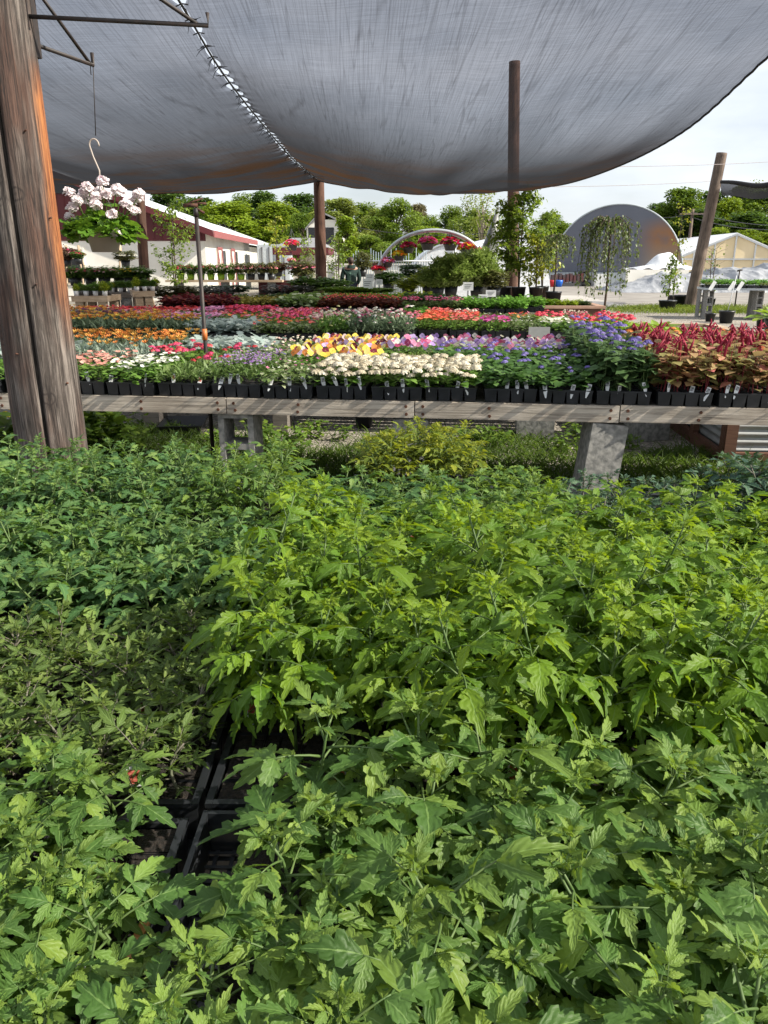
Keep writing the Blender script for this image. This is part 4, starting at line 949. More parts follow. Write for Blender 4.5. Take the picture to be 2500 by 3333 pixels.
R1 = [(-400, 130, 'red_green'), (130, 350, 'salmon'), (350, 545, 'white'), (545, 735, 'dianthus'), (735, 935, 'lobelia'), (935, 1120, 'variegated'), (1120, 1495, 'cream'),
      (1495, 1870, 'blue_ageratum'), (1870, 2060, 'tall_ageratum'), (2060, 2240, 'amaranth_pale'), (2240, 2460, 'amaranth'), (2460, 2800, 'marigold')]
R2 = [(-500, 190, 'dusty'), (190, 430, 'gazania_leaf'), (430, 610, 'red_mound'), (610, 760, 'dianthus'), (760, 930, 'violet_small'), (930, 1210, 'pansy_yellow'), (1210, 1370, 'alyssum'),
      (1370, 1870, 'blue_ageratum'), (1870, 2080, 'tall_ageratum'), (2080, 2800, 'amaranth')]
R3 = [(-500, 560, 'gazania_orange'), (560, 800, 'dusty'), (800, 950, 'cream_small'), (950, 1230, 'pansy_yellow'), (1230, 1350, 'pansy_violet'), (1350, 1880, 'pansy_pastel'),
      (1880, 2080, 'tall_ageratum'), (2080, 2800, 'marigold')]
z1 = BZ + 0.001
flat_row(B1, 0.012, z1, -3.2, 3.1, R1, 'front bench front row', 0.06, tags=4)
flat_row(B1, 0.585, z1, -3.2, 3.1, R2, 'front bench middle row', 0.12)
flat_row(B1, 1.158, z1, -3.2, 3.1, R3, 'front bench back row', 0.15)
Q0 = [(0, 620, 'gazania_gold'), (620, 830, 'dusty'), (830, 1020, 'whitered'), (1020, 1150, 'snapdragon'), (1150, 1340, 'stock')]
Q1 = [(0, 420, 'gazania_dark'), (420, 540, 'gazania_gold'), (540, 700, 'pink'), (700, 860, 'whitered'), (860, 1000, 'hotpink'), (1000, 1150, 'pinkwhite'), (1150, 1340, 'rose'),
      (1340, 1450, 'orange'), (1450, 1570, 'coral'), (1570, 1700, 'magenta'), (1700, 1790, 'palegreen'), (1790, 1880, 'white'), (1880, 2100, 'geranium')]
Q2 = [(0, 330, 'gazania_gold'), (330, 560, 'redpink'), (560, 740, 'pink'), (740, 850, 'crimson'), (850, 1010, 'hotpink'), (1010, 1180, 'pinkwhite'), (1180, 1300, 'cream_small'), (1300, 1380, 'rose'),
      (1380, 1560, 'orange'), (1560, 1760, 'palegreen'), (1760, 2100, 'geranium')]
Q3 = [(0, 640, 'red'), (640, 700, 'pink'), (700, 880, 'crimson'), (880, 1020, 'redpink'), (1020, 1240, 'pinkwhite'), (1240, 1300, 'cream_small'), (1300, 1400, 'basil'), (1400, 1520, 'coral'), (1520, 1760, 'alyssum'), (1760, 2100, 'alyssum')]
flat_row(B2, 0.02, z1, -3.75, 2.3, Q0, 'middle bench front row', 0.12)
flat_row(B2, 0.61, z1, -3.75, 2.3, Q1, 'middle bench second row', 0.12)
flat_row(B2, 1.19, z1, -3.75, 2.3, Q2, 'middle bench third row', 0.12)
flat_row(B2, 1.77, z1, -3.75, 2.3, Q3, 'middle bench back row', 0.12)
P1 = [(0, 760, 'coleus_wine'), (760, 900, 'coleus_gold'), (900, 1070, 'caladium'), (1070, 1290, 'bronze_begonia'), (1290, 1490, 'pink_begonia'), (1490, 1545, 'lavender'), (1545, 1760, 'basil')]
P2 = [(0, 760, 'coleus_wine'), (760, 930, 'coleus_gold'), (930, 1080, 'caladium'), (1080, 1300, 'bronze_begonia'), (1300, 1480, 'dark_leaf'), (1480, 1620, 'palegreen'), (1620, 1760, 'basil')]
flat_row(B3, 0.03, z1, -3.2, 2.2, P1, 'rear bench front row', 0.15)
flat_row(B3, 0.62, z1, -3.2, 2.2, P2, 'rear bench back row', 0.15)
H1 = [(560, 900, 'dark_leaf'), (900, 1050, 'caladium'), (1050, 1290, 'lime_grass'), (1290, 1420, 'lime_leaf'), (1420, 1680, 'dark_leaf')]
flat_row(B4, 0.04, 0.701, -3.8, 2.2, H1, 'farthest bench front row', 0.15)
flat_row(B4, 0.64, 0.701, -3.8, 2.2, [(560, 1000, 'dark_leaf'), (1000, 1290, 'lime_grass'), (1290, 1400, 'lime_leaf'), (1400, 1680, 'basil')], 'farthest bench back row', 0.2)

# blocks that carry the benches
def pier(px, v, y0, z_top, kind, label, lean=0.0):
    p = bpt(y0, u_of(px, y0, z_top), v)
    return p
p = bpt(B1, u_of(1940, B1, 0.55), 0.10)
solid_block(p.x, p.y, 0.0, (0.30, 0.19, 0.36), 'lower grey concrete block standing under the leaning block', BA)
o = solid_block(p.x + 0.015, p.y, 0.362, (0.19, 0.19, 0.375), 'tall grey concrete block leaning under the front bench right joint', BA + 0.12, lean=0.10)
p = bpt(B1, u_of(1335, B1, 0.7), 0.12)
solid_block(p.x, p.y, 0.0, (0.39, 0.19, 0.36), 'lower concrete block under the middle joint of the front bench', BA)
solid_block(p.x, p.y, 0.362, (0.19, 0.19, 0.375), 'upright concrete block under the middle joint of the front bench', BA)
p = bpt(B1, u_of(762, B1, 0.7), 0.12)
bench_block(p.x, p.y, 0.362, 'hollow concrete block with open cell under the left bench joint', None, True, BA)
solid_block(p.x, p.y, 0.0, (0.39, 0.19, 0.356), 'bottom concrete block of the stack under the left bench joint', BA)
for px, w, lab, m in ((478, 0.16, 'dark square post beyond the front bench near the split pole', 'deck'), (905, 0.14, 'dark wooden leg beyond the front bench among weeds', 'deck'),
                      (1752, 0.34, 'wide dark block seen beneath the middle of the front bench', 'concrete'), (2130, 0.33, 'concrete block with angled face seen beneath the right of the front bench', 'concrete')):
    p = bpt(B2, u_of(px, B2, 0.5), 0.12)
    solid_block(p.x, p.y, 0.0, (w, 0.22, BZ - DK - 0.002), lab, BA + (0.4 if px == 2130 else 0), m, name='bench_support', cat='bench support')
for y0, us, nm, zt, dp in ((B2, (-3.6, -1.9, -0.2, 1.0, 2.2), 'middle', BZ, 2.42), (B3, (-4.0, -1.8, 0.3, 2.1), 'rear', BZ, 1.3), (B4, (-4.3, -1.9, 0.2, 2.1), 'farthest', 0.70, 1.5)):
    for i, u in enumerate(us):
        for v, s_ in ((0.12, 'front'), (dp - 0.15, 'back'))[1 if nm == 'middle' else 0:]:
            p = bpt(y0, u, v)
            solid_block(p.x, p.y, 0, (0.19, 0.38, zt - DK - 0.002), f'{ORD[i]} concrete support from left under the {nm} bench, {s_} side', BA, name='bench_support', cat='bench support', group='concrete supports under the benches')

# things under the front bench
p = on(575, 1425, 0.0)
t = thing('empty_tray', 'empty black tray lying on the ground under the front bench', 'tray', (p.x, p.y + 0.3, 0.0), 0.1)
b = MB()
prof = [(0.16, 0.20, 0.002), (0.20, 0.25, 0.10), (0.205, 0.255, 0.10), (0.205, 0.255, 0.092)]
V = []; 
for hx, hy, zz in prof: V += [(-hx, -hy, zz), (hx, -hy, zz), (hx, hy, zz), (-hx, hy, zz)]
F = [(i * 4 + k, i * 4 + (k + 1) % 4, (i + 1) * 4 + (k + 1) % 4, (i + 1) * 4 + k) for i in range(3) for k in range(4)]
b.add(V, np.array(F + [(3, 2, 1, 0)])); b.build('tray_shell', M['black_plastic'], t, False)
def pot(name, label, loc, r, h, m, cat='pot', group=None, rimk=1.06, soil=True):
    t = thing(name, label, cat, loc, 0, group)
    MB().lathe([(0.001, 0.003), (r * 0.76, 0.003), (r * 0.97, h * 0.88), (r * rimk, h * 0.885), (r * rimk, h), (r * 0.95, h), (r * 0.93, h * 0.8)], 22).build('pot_body', M[m], t)
    if soil: MB().lathe([(r * 0.945, h * 0.86), (0.001, h * 0.88)], 22).build('soil', M['soil'], t)
    return t
p = on(1183, 1408, 0.0); pot('plant_pot', 'round grey-black pot standing under the front bench', (p.x, p.y + 0.25, 0), 0.10, 0.24, 'black_plastic')

# ------------------------------------------------------------------ grass and weeds
def blades(name, pts, h, w, m, label, seed, hvar=0.5, per=1, bend=0.5):
    r = np.random.default_rng(seed); n = len(pts)
    tpl = strip_leaf([(0, 0.5, 0), (0.5, 0.42, 0), (0.8, 0.22, 0), (1.0, 0.02, 0)], 0.2, bend, 0.0, None, 3)
    P = np.array(pts)
    az = r.uniform(0, 6.28, n); el = r.uniform(0.75, 1.5, n); L = h * r.uniform(1 - hvar, 1 + hvar, n)
    Rm = frames(az, el, r.uniform(-0.3, 0.3, n)) * L[:, None, None]
    Rm[:, :, 0] *= (w / L)[:, None]
    b = MB(); b.inst(tpl, Rm, P, np.clip(r.normal(0.5, 0.25, n), 0, 1))
    o = b.build(name, m); struct(o, 'stuff', label, 'grass'); return o
G_MAT = leafy('grass blades', [(0.040, 0.085, 0.010), (0.075, 0.145, 0.016), (0.15, 0.215, 0.032)], 0.35, (0.20, 0.32, 0.03), 0.5, vary=0.0)
gr = np.random.default_rng(4)
pts = []
while len(pts) < 46000:
    x, y = gr.uniform(-4.4, 4.4), gr.uniform(3.4, 7.6)
    edge = 6.85 - 0.11 * x + 0.35 * math.sin(2.1 * x) + 0.2 * math.sin(5.3 * x + 1)
    if y < edge or gr.random() < 0.05: pts.append((x, y, 0.0))
blades('grass', pts, 0.088, 0.008, G_MAT, 'short green grass growing in the aisle under the front bench', 9)
pts = []
for cx, cyy, n_, s_ in ((0.30, 3.55, 260, 0.16), (1.05, 3.45, 420, 0.17), (0.78, 3.60, 200, 0.14), (-1.9, 4.6, 260, 0.35), (1.9, 3.5, 180, 0.2), (2.3, 5.0, 150, 0.3)):
    q = gr.normal(0, s_, (n_, 2)); pts += [(cx + a, cyy + c, 0) for a, c in q]
blades('tall_grass', pts, 0.20, 0.006, G_MAT, 'tufts of longer pale grass beside the leaning block', 10)
pts = []
for px, py, n_, sx_, sy_ in ((2140, 1006, 1600, 0.9, 0.45), (2300, 1016, 1500, 1.4, 0.35), (2440, 1010, 2200, 1.6, 1.2), (2240, 1005, 1300, 0.8, 0.5), (2180, 1010, 800, 1.6, 0.8)):
    c = on(px, py); q = gr.normal(0, 1, (n_, 2)); pts += [(c.x + a * sx_, c.y + e * sy_, 0) for a, e in q]
blades('lawn', pts, 0.14, 0.022, leafy('sunlit lawn', [(0.10, 0.15, 0.015), (0.18, 0.25, 0.02), (0.30, 0.34, 0.05)], 0.35, None, 0.5, vary=0.0), 'patches of sunlit grass round the leaning pole and far table', 12)
W_MAT = leafy('weed leaves', [(0.06, 0.12, 0.016), (0.11, 0.20, 0.025), (0.20, 0.28, 0.04)], 0.35, (0.25, 0.36, 0.03), 0.5, vary=0.1)
BUTTER = leafy('yellow petals', [(0.80, 0.55, 0.01), (0.85, 0.65, 0.03)], 0.2, None, 0.5)
def weed_mesh(seed, h, n, flowers):
    r = np.random.default_rng(seed); b = MB()
    for k in range(7):
        a = r.uniform(0, 6.28); d = r.uniform(0.02, 0.09)
        b.tube([(0, 0, 0), (d * 0.5 * math.cos(a), d * 0.5 * math.sin(a), h * 0.5), (d * math.cos(a), d * math.sin(a), h * r.uniform(0.7, 1))], [0.002, 0.0016, 0.001], 4)
    m_ = n; pos = np.stack([r.normal(0, 0.06, m_), r.normal(0, 0.06, m_), h * r.uniform(0.1, 0.9, m_)], 1)
    b.inst(LEAF_S, frames(r.uniform(0, 6.28, m_), r.uniform(-0.1, 1.0, m_), r.uniform(-0.4, 0.4, m_)) * (h * 0.32 * r.uniform(0.6, 1.3, m_))[:, None, None], pos, np.clip(r.normal(0.5, 0.25, m_), 0, 1))
    if flowers:
        pos = np.stack([r.normal(0, 0.08, flowers), r.normal(0, 0.08, flowers), h * r.uniform(0.85, 1.15, flowers)], 1)
        b.inst(FLW['six'], frames(r.uniform(0, 6.28, flowers), r.uniform(-0.4, 0.4, flowers), r.uniform(-0.4, 0.4, flowers)) * 0.014, pos, r.uniform(0, 1, flowers), mi=1)
    return b.mesh('weed', [W_MAT, BUTTER])
WEEDS = [weed_mesh(1, 0.22, 70, 4), weed_mesh(2, 0.18, 60, 0), weed_mesh(3, 0.26, 80, 7)]
wspots = [(300, 1440, 2, 1.5), (345, 1430, 2, 1.6), (250, 1420, 0, 1.6), (395, 1425, 0, 1.4), (30, 1480, 2, 1.5), (60, 1440, 2, 1.3), (430, 1440, 1, 1.2), (880, 1440, 1, 1.4), (960, 1430, 1, 1.2), (1000, 1400, 1, 1.0), (1040, 1395, 1, 0.9),
          (840, 1400, 1, 1.1), (1500, 1410, 1, 0.9), (1570, 1420, 1, 1.1), (1630, 1430, 1, 0.9), (1830, 1440, 1, 0.9), (2010, 1440, 1, 0.9), (2045, 1430, 1, 0.8), (700, 1420, 1, 0.9), (1120, 1405, 1, 0.8), (0, 1440, 0, 1.4), (1870, 1410, 1, 1.0)]
for i, (px, py, k, s_) in enumerate(wspots):
    p = on(px, py + 30, 0.0)
    o = put('weed', WEEDS[k], None, p, i * 1.3); o.scale = (s_, s_, s_)
    tag(o, ('leafy weed with small yellow flowers' if k != 1 else 'broad-leaved green weed') + f', {ORD[i % 20]} along the ground under the front bench' if i < 20 else 'green weed at the end of the grass under the bench', 'weed', 'weeds under the front bench')

# ------------------------------------------------------------------ poles
def pole(name, label, base, top, r0, r1, m, groove=False, seed=1, sides=40, rings=60, cat='pole', bands=None):
    base, top = Vector(base), Vector(top); ax = top - base; L = ax.length; r = random.Random(seed)
    ph = [r.uniform(0, 6.28) for _ in range(6)]
    V = []; U = []
    for i in range(rings + 1):
        f = i / rings; rad = r0 + (r1 - r0) * f; z = f * L
        for k in range(sides):
            th = 2 * math.pi * k / sides
            d = 1 + 0.018 * math.sin(2 * th + ph[0] + z * 0.7) + 0.012 * math.sin(5 * th + ph[1] + z * 1.3) + 0.008 * math.sin(11 * th + ph[2] + 2.5 * z) + r.uniform(-0.004, 0.004)
            if groove:
                for g0, dep, wd in ((-1.30 - 0.02 * z + 0.03 * math.sin(z * 1.3), 0.30, 0.045), (-math.pi / 2 + 0.95 + 0.05 * math.sin(z * 1.7 + 1), 0.05, 0.05), (-math.pi / 2 - 0.85, 0.04, 0.06)):
                    a = (th - g0 + math.pi) % (2 * math.pi) - math.pi
                    d -= dep * math.exp(-(a / wd) ** 2)
            V.append((rad * d * math.cos(th), rad * d * math.sin(th), z)); U.append((k / sides, f))
    F = np.array([(i * sides + k, i * sides + (k + 1) % sides, (i + 1) * sides + (k + 1) % sides, (i + 1) * sides + k) for i in range(rings) for k in range(sides)])
    b = MB(); b.add(V, (F, np.array([[rings * sides + k for k in range(sides)]])), 0.5, U)
    o = b.build(name, M[m], None, True, base)
    o.rotation_mode = 'QUATERNION'; o.rotation_quaternion = ax.to_track_quat('Z', 'Y') @ Matrix.Rotation(-(ax.to_track_quat('Z', 'Y').to_euler().z), 4, 'Z').to_quaternion() if ax.to_2d().length > 1e-4 else (1, 0, 0, 0)
    return tag(o, label, cat)
LPX, LPY = -1.575, 3.56
lp = pole('split_pole', 'thick weathered split pole with an orange band on its right side', (LPX, LPY, 0), (LPX, LPY, 5.2), 0.158, 0.140, 'big_pole', True, 3, 160, 150)
for a_, z_ in ((-0.5, 1.02), (-1.0, 1.45), (-1.75, 1.16), (-0.75, 2.05), (-1.45, 2.35), (-0.35, 1.72)):
    MB().tube([(0.138 * math.cos(a_), 0.138 * math.sin(a_), z_), (0.168 * math.cos(a_), 0.168 * math.sin(a_), z_ + 0.006)], [0.0035, 0.004], 6).build('nail', M['rust'], lp)
pole('shade_pole', 'reddish brown pole holding the seam of the shade cloth', (-1.78, 22.75, 0), (-1.78, 22.75, 3.75), 0.16, 0.145, 'pole_red', seed=4)
pp = at(1675, 200, 23.2); pole('shade_pole', 'tall pole showing dark through the shade cloth behind leafy tree', (3.75, 23.2, 0), (pp.x, 23.2, pp.z), 0.17, 0.145, 'pole_red', seed=5)
pb = on(2245, 1003); pt = at(2350, 498, pb.y); pole('leaning_pole', 'tall bare pole leaning right beside the grass', (pb.x, pb.y, 0), (pt.x, pt.y, pt.z), 0.20, 0.165, 'pole', seed=6)
pb = at(468, 925, 22.5); pt = at(455, 628, 22.5); pole('shade_pole', 'dark red-brown pole behind the hanging geranium basket', (pb.x, 22.5, 0), (pt.x, 22.5, pt.z), 0.14, 0.13, 'pole_red', seed=8)
pb = at(2245, 770, 75); 
# sprinkler riser
sp = at(672, 1170, 5.05)
t = thing('sprinkler_riser', 'thin dark upright pipe with rotary sprinkler head and orange tape', 'sprinkler', (sp.x, 5.05, 0))
zt = at(650, 705, 5.05).z
MB().tube([(0, 0, 0), (0.0, 0, zt)], 0.0135, 10).build('riser_pipe', M['iron'], t)
MB().tube([(0, 0, BZ + 0.23), (0, 0, BZ + 0.30)], 0.017, 12).build('tape_band', M['orange_tape'], t)
MB().tube([(0, 0, zt), (0, 0, zt + 0.05)], [0.018, 0.014], 8).build('coupling', M['iron'], t)
b = MB(); b.box((-0.03, 0, zt + 0.065), (0.09, 0.022, 0.02)); b.box((0.03, 0, zt + 0.075), (0.07, 0.014, 0.012)); b.tube([(-0.07, 0, zt + 0.065), (0.045, 0, zt + 0.105)], 0.006, 6); b.tube([(0.0, 0, zt + 0.05), (0.05, 0, zt + 0.02)], 0.008, 6)
b.build('sprinkler_head', M['rust'], t)

# brackets and hanging basket on the split pole
def bracket(label, root, end, zb, up, tip):
    t = thing('hanging_bracket', label, 'bracket', (0, 0, 0))
    root, end = Vector(root), Vector(end)
    b = MB(); b.tube([root, end, end + Vector((0, 0, tip))], 0.0085, 8); b.build('arm', M['iron'], t)
    b = MB(); b.tube([root + Vector((0, 0, up)), end - (end - root) * 0.06 + Vector((0, 0, 0.004))], 0.0075, 8); b.build('brace', M['iron'], t)
    MB().box(root + Vector((0, 0, up / 2)), (0.03, 0.03, abs(up) + 0.10), rot=math.atan2(end.y - root.y, end.x - root.x)).build('wall_plate', M['iron'], t, False)
    return t
e1 = at(678, 96, 3.56); r1 = at(150, 70, 3.56); r1.z = (r1.z + e1.z) / 2; e1.z = r1.z
bracket('long iron bracket arm reaching right from the split pole', (LPX + 0.135, 3.55, r1.z + 0.03), (e1.x, 3.56, e1.z), 0, 0.40, 0.045)
e2 = at(303, 212, 3.95)
bracket('short iron bracket on the split pole holding the flower basket', (LPX + 0.14, 3.60, e2.z), tuple(e2), 0, 0.24, 0.05)

GER = leafy('geranium leaves', [(0.05, 0.13, 0.012), (0.09, 0.20, 0.018), (0.16, 0.30, 0.03)], 0.36, (0.22, 0.38, 0.03), 0.5, vary=0.0)
GERW = leafy('white geranium petals', [(0.80, 0.70, 0.72), (0.84, 0.80, 0.80), (0.72, 0.55, 0.60)], 0.35, None, 0.6, vary=0.0)
def round_leaf(n=14):
    V = [(0, 0, -0.10)]; U = [(0.5, 0.5)]
    for k in range(n * 2):
        a = -2.75 + 5.5 * k / (n * 2 - 1); r_ = 0.5 * (1 + 0.09 * math.cos(k * math.pi / 2)) ; V.append((r_ * math.sin(a), 0.06 + r_ * math.cos(a) * 0.95, 0.10 * math.sin(k * 1.5) * 0.5)); U.append((0.5 + 0.5 * math.sin(a), 0.5 + 0.5 * math.cos(a)))
    F = [(0, k, k + 1, k + 2) for k in range(1, n * 2 - 1, 2)]
    return np.array(V), np.array(F), np.array(U)
RL = round_leaf()
bk = Vector((e2.x - 0.034, e2.y, 0)); ztop = at(335, 738, e2.y).z
t = thing('flower_basket', 'hanging taupe pot of white geraniums on a wire from the split pole', 'hanging basket', (bk.x, bk.y, ztop - 0.118))
MB().lathe([(0.001, 0.002), (0.062, 0.002), (0.083, 0.09), (0.092, 0.092), (0.092, 0.118), (0.086, 0.118), (0.083, 0.10)], 26).build('pot', M['taupe_pot'], t)
MB().lathe([(0.085, 0.104), (0.001, 0.108)], 20).build('soil', M['soil'], t)
zh = at(330, 600, e2.y).z - (ztop - 0.118); z0 = e2.z - (ztop - 0.118)
b = MB()
b.tube([(0.034, 0, z0), (0.012, 0, zh + 0.21)], 0.0022, 6); b.tube([(0.034, 0, z0), (0.022, 0, z0 + 0.015), (0.020, 0, z0 - 0.04)], 0.002, 5)
b.build('hanging_wire', M['iron'], t)
b = MB(); b.tube([(0.0 + 0.022 * math.cos(a), 0, zh + 0.17 + 0.026 * math.sin(a)) for a in np.linspace(-0.2, 3.3, 12)] + [(-0.010, 0, zh + 0.12), (0.012, 0, zh + 0.06), (0.008, 0, zh)], 0.0036, 7)
for a in (0.3, 2.4, 4.5): b.tube([(0.008, 0, zh), (0.086 * math.cos(a), 0.086 * math.sin(a), 0.115)], 0.0022, 5)
b.build('pot_hanger', M['taupe_pot'], t)
b = MB(); r = np.random.default_rng(8); n = 230
az = r.uniform(0, 6.28, n); rad = 0.18 * np.sqrt(r.uniform(0.02, 1, n)); zz = 0.11 + 0.13 * r.uniform(0, 1, n) * (1.1 - rad / 0.2) - 0.07 * (rad > 0.10) * r.uniform(0, 1, n)
b.inst(RL, frames(az - math.pi / 2, r.uniform(-0.75, 0.5, n), r.uniform(-0.5, 0.5, n)) * (0.075 * r.uniform(0.6, 1.15, n))[:, None, None], np.stack([rad * np.cos(az), rad * np.sin(az), zz], 1), np.clip(r.normal(0.5, 0.25, n), 0, 1))
heads = [(-0.125, -0.05, 0.27), (-0.10, -0.10, 0.20), (-0.045, -0.06, 0.27), (0.0, 0.03, 0.28), (0.03, -0.02, 0.32), (0.05, -0.05, 0.26), (0.085, 0.0, 0.29), (0.115, -0.03, 0.27), (0.09, -0.13, 0.17), (0.10, -0.13, 0.085), (-0.07, -0.11, 0.23), (0.17, 0.03, 0.25), (0.19, 0.0, 0.27), (0.165, -0.02, 0.19), (-0.15, -0.02, 0.16), (0.02, -0.12, 0.21), (-0.02, -0.09, 0.29), (-0.09, 0.04, 0.26), (0.06, 0.06, 0.28), (0.13, 0.05, 0.23), (0.145, -0.07, 0.22), (-0.06, -0.04, 0.24), (0.0, -0.07, 0.25)]
for hx, hy, hz in heads: b.tube([(hx * 0.3, hy * 0.3, 0.12), (hx * 0.8, hy * 0.8, hz * 0.75), (hx, hy, hz)], 0.0018, 5)
b.build('leaves', GER, t)
b = MB()
for i, (hx, hy, hz) in enumerate(heads):
    k = 24 if i not in (14, 9) else 10
    c = r.normal(0, 1, (k, 3)); c /= np.linalg.norm(c, axis=1)[:, None]; c[:, 2] *= 0.7
    b.inst(FLW['five'], frames(np.arctan2(c[:, 1], c[:, 0]) - math.pi / 2, -1.2 + r.uniform(0, 0.9, k), r.uniform(-0.5, 0.5, k)) * (0.0135 * r.uniform(0.8, 1.2, k))[:, None, None], np.array((hx, hy, hz)) + c * 0.021, np.clip(r.normal(0.4, 0.3, k), 0, 1))
b.build('blossom', GERW, t)

# ------------------------------------------------------------------ shade cloth, two panels laced along a cable
def interp(tab, t):
    for (a, va), (c, vc) in zip(tab[:-1], tab[1:]):
        if t <= c:
            f = (t - a) / (c - a); f = f * f * (3 - 2 * f) if False else f
            return tuple(p + (q - p) * f for p, q in zip(va, vc))
    return tab[-1][1]
def smooth_tab(tab, t):
    ts = [q[0] for q in tab]; out = []
    n = len(tab[0][1])
    for d in range(n):
        ys = [q[1][d] for q in tab]
        # Catmull-Rom over uneven knots
        i = max(0, min(len(ts) - 2, next((k for k in range(len(ts) - 1) if t <= ts[k + 1]), len(ts) - 2)))
        h = ts[i + 1] - ts[i]; u = (t - ts[i]) / h
        m0 = (ys[i + 1] - ys[i - 1]) / (ts[i + 1] - ts[i - 1]) if i > 0 else (ys[i + 1] - ys[i]) / h
        m1 = (ys[i + 2] - ys[i]) / (ts[i + 2] - ts[i]) if i < len(ts) - 2 else (ys[i + 1] - ys[i]) / h
        out.append((2 * u ** 3 - 3 * u ** 2 + 1) * ys[i] + (u ** 3 - 2 * u ** 2 + u) * h * m0 + (-2 * u ** 3 + 3 * u ** 2) * ys[i + 1] + (u ** 3 - u ** 2) * h * m1)
    return out
Y0, Y1 = 4.75, 22.6
SEAM = [(4.75, (-1.47, 3.42)), (6.5, (-1.50, 3.36)), (8.25, (-1.55, 3.27)), (11.6, (-1.60, 3.26)), (16, (-1.67, 3.33)), (22.6, (-1.76, 3.62))]
REDGE = [(4.75, (4.25, 4.65)), (6.8, (4.05, 4.05)), (8.8, (3.90, 3.52)), (10.8, (3.85, 3.13)), (13.4, (3.70, 2.97)), (17, (3.52, 3.02)), (22.6, (3.72, 3.50))]
LEDGE = [(4.75, (-8.6, 4.1)), (11, (-8.8, 3.45)), (17, (-8.9, 3.4)), (22.6, (-9.2, 3.75))]
NW = np.random.default_rng(77)
fold_ph = NW.uniform(0, 6.28, 24); fold_f = NW.uniform(1.5, 9, 24); fold_g = NW.uniform(-3, 3, 24)
def wrinkle(u, v):
    return sum(0.006 * math.sin(fold_f[k] * 6.28 * u + fold_g[k] * 6.28 * v + fold_ph[k]) for k in range(12))
def panel(tabA, tabB, sag, nu, nv, lace_a=True, farsag=0.0):
    NL = 58; TIE = np.random.default_rng(int(abs(tabB[0][1][0]) * 10)).choice([0.1, 0.25, 0.5, 0.8, 1.0], 60)
    def fn(u, v):
        y = Y0 + (Y1 - Y0) * v
        xa, za = smooth_tab(tabA, y); xb, zb = smooth_tab(tabB, y)
        x = xa + (xb - xa) * u; z = za + (zb - za) * u
        s4 = 4 * u * (1 - u)
        vs = math.sin(math.pi * min(1, max(0, v)) ** 0.8)
        z -= s4 * (sag * vs + farsag * v ** 3)
        # bow of the far hem
        y -= s4 * 0.5 * v ** 6
        z += wrinkle(u, v) * (0.3 + s4)
        # scallops: the cloth is pulled to the cable at each tie
        if lace_a:
            k = abs(math.sin(v * NL * math.pi)) * TIE[min(59, int(v * NL))]; e = math.exp(-u / 0.010)
            x += math.copysign(0.012 + 0.055 * k, xb - xa) * e; z += 0.01 * k * e
        eb = math.exp(-(1 - u) / 0.012); kb = abs(math.sin(v * 70 * math.pi)); x -= math.copysign(0.02 * kb, xb - xa) * eb
        return (x, y, z)
    b = MB()
    us = np.concatenate([np.linspace(0, 0.06, 9)[:-1], np.linspace(0.06, 0.94, nu - 12), np.linspace(0.94, 1, 6)[1:]])
    vs = np.linspace(0, 1, nv + 1); w = len(us)
    V = [fn(u, v) for v in vs for u in us]; U = [(u * abs(tabB[0][1][0] - tabA[0][1][0]) / 6, v * 3) for v in vs for u in us]
    F = np.array([(j * w + i, j * w + i + 1, (j + 1) * w + i + 1, (j + 1) * w + i) for j in range(nv) for i in range(w - 1)])
    b.add(V, F, 0.5, U); return b, fn
t1, fnR = panel(SEAM, REDGE, 0.30, 60, 348, True, 0.30)
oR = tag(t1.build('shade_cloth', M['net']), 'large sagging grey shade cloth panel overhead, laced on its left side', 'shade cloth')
t2, fnL = panel(SEAM, LEDGE, 0.32, 60, 348, True, 0.42)
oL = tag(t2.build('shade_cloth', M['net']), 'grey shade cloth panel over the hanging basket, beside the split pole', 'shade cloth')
# cable, ties and hem cords
b = MB(); b.tube([(smooth_tab(SEAM, y)[0], y, smooth_tab(SEAM, y)[1]) for y in np.linspace(2.0 if False else Y0, Y1, 60)], 0.010, 6)
cab = tag(b.build('seam_cable', M['rope']), 'black cable lacing the two shade cloths together', 'cable')
rr_ = random.Random(2)
for k in range(59):
    b = MB()
    y = Y0 + (Y1 - Y0) * (k / 58.0); x, z = smooth_tab(SEAM, y)
    b.tube([(x - 0.05, y + 0.02, z), (x, y, z + 0.012), (x + 0.05, y - 0.02, z)], 0.005, 5)
    for q in range(3):
        dx, dy, dz = rr_.uniform(-0.11, 0.11), rr_.uniform(-0.1, 0.1), rr_.uniform(-0.10, 0.02)
        b.tube([(x, y, z), (x + dx * 0.6, y + dy * 0.6, z + dz * 0.4), (x + dx, y + dy, z + dz)], [0.004, 0.003, 0.0015], 4)
    b.build('cord_tie', M['rope'], cab)
for par, fn in ((oR, fnR), (oL, fnL)):
    b = MB(); b.tube([fn(u, 1.0) for u in np.linspace(0, 1, 60)], 0.018, 5)
    b.tube([fn(1.0, v) for v in np.linspace(0, 1, 140)], 0.014, 5); b.build('hem_cord', M['rope'], par)
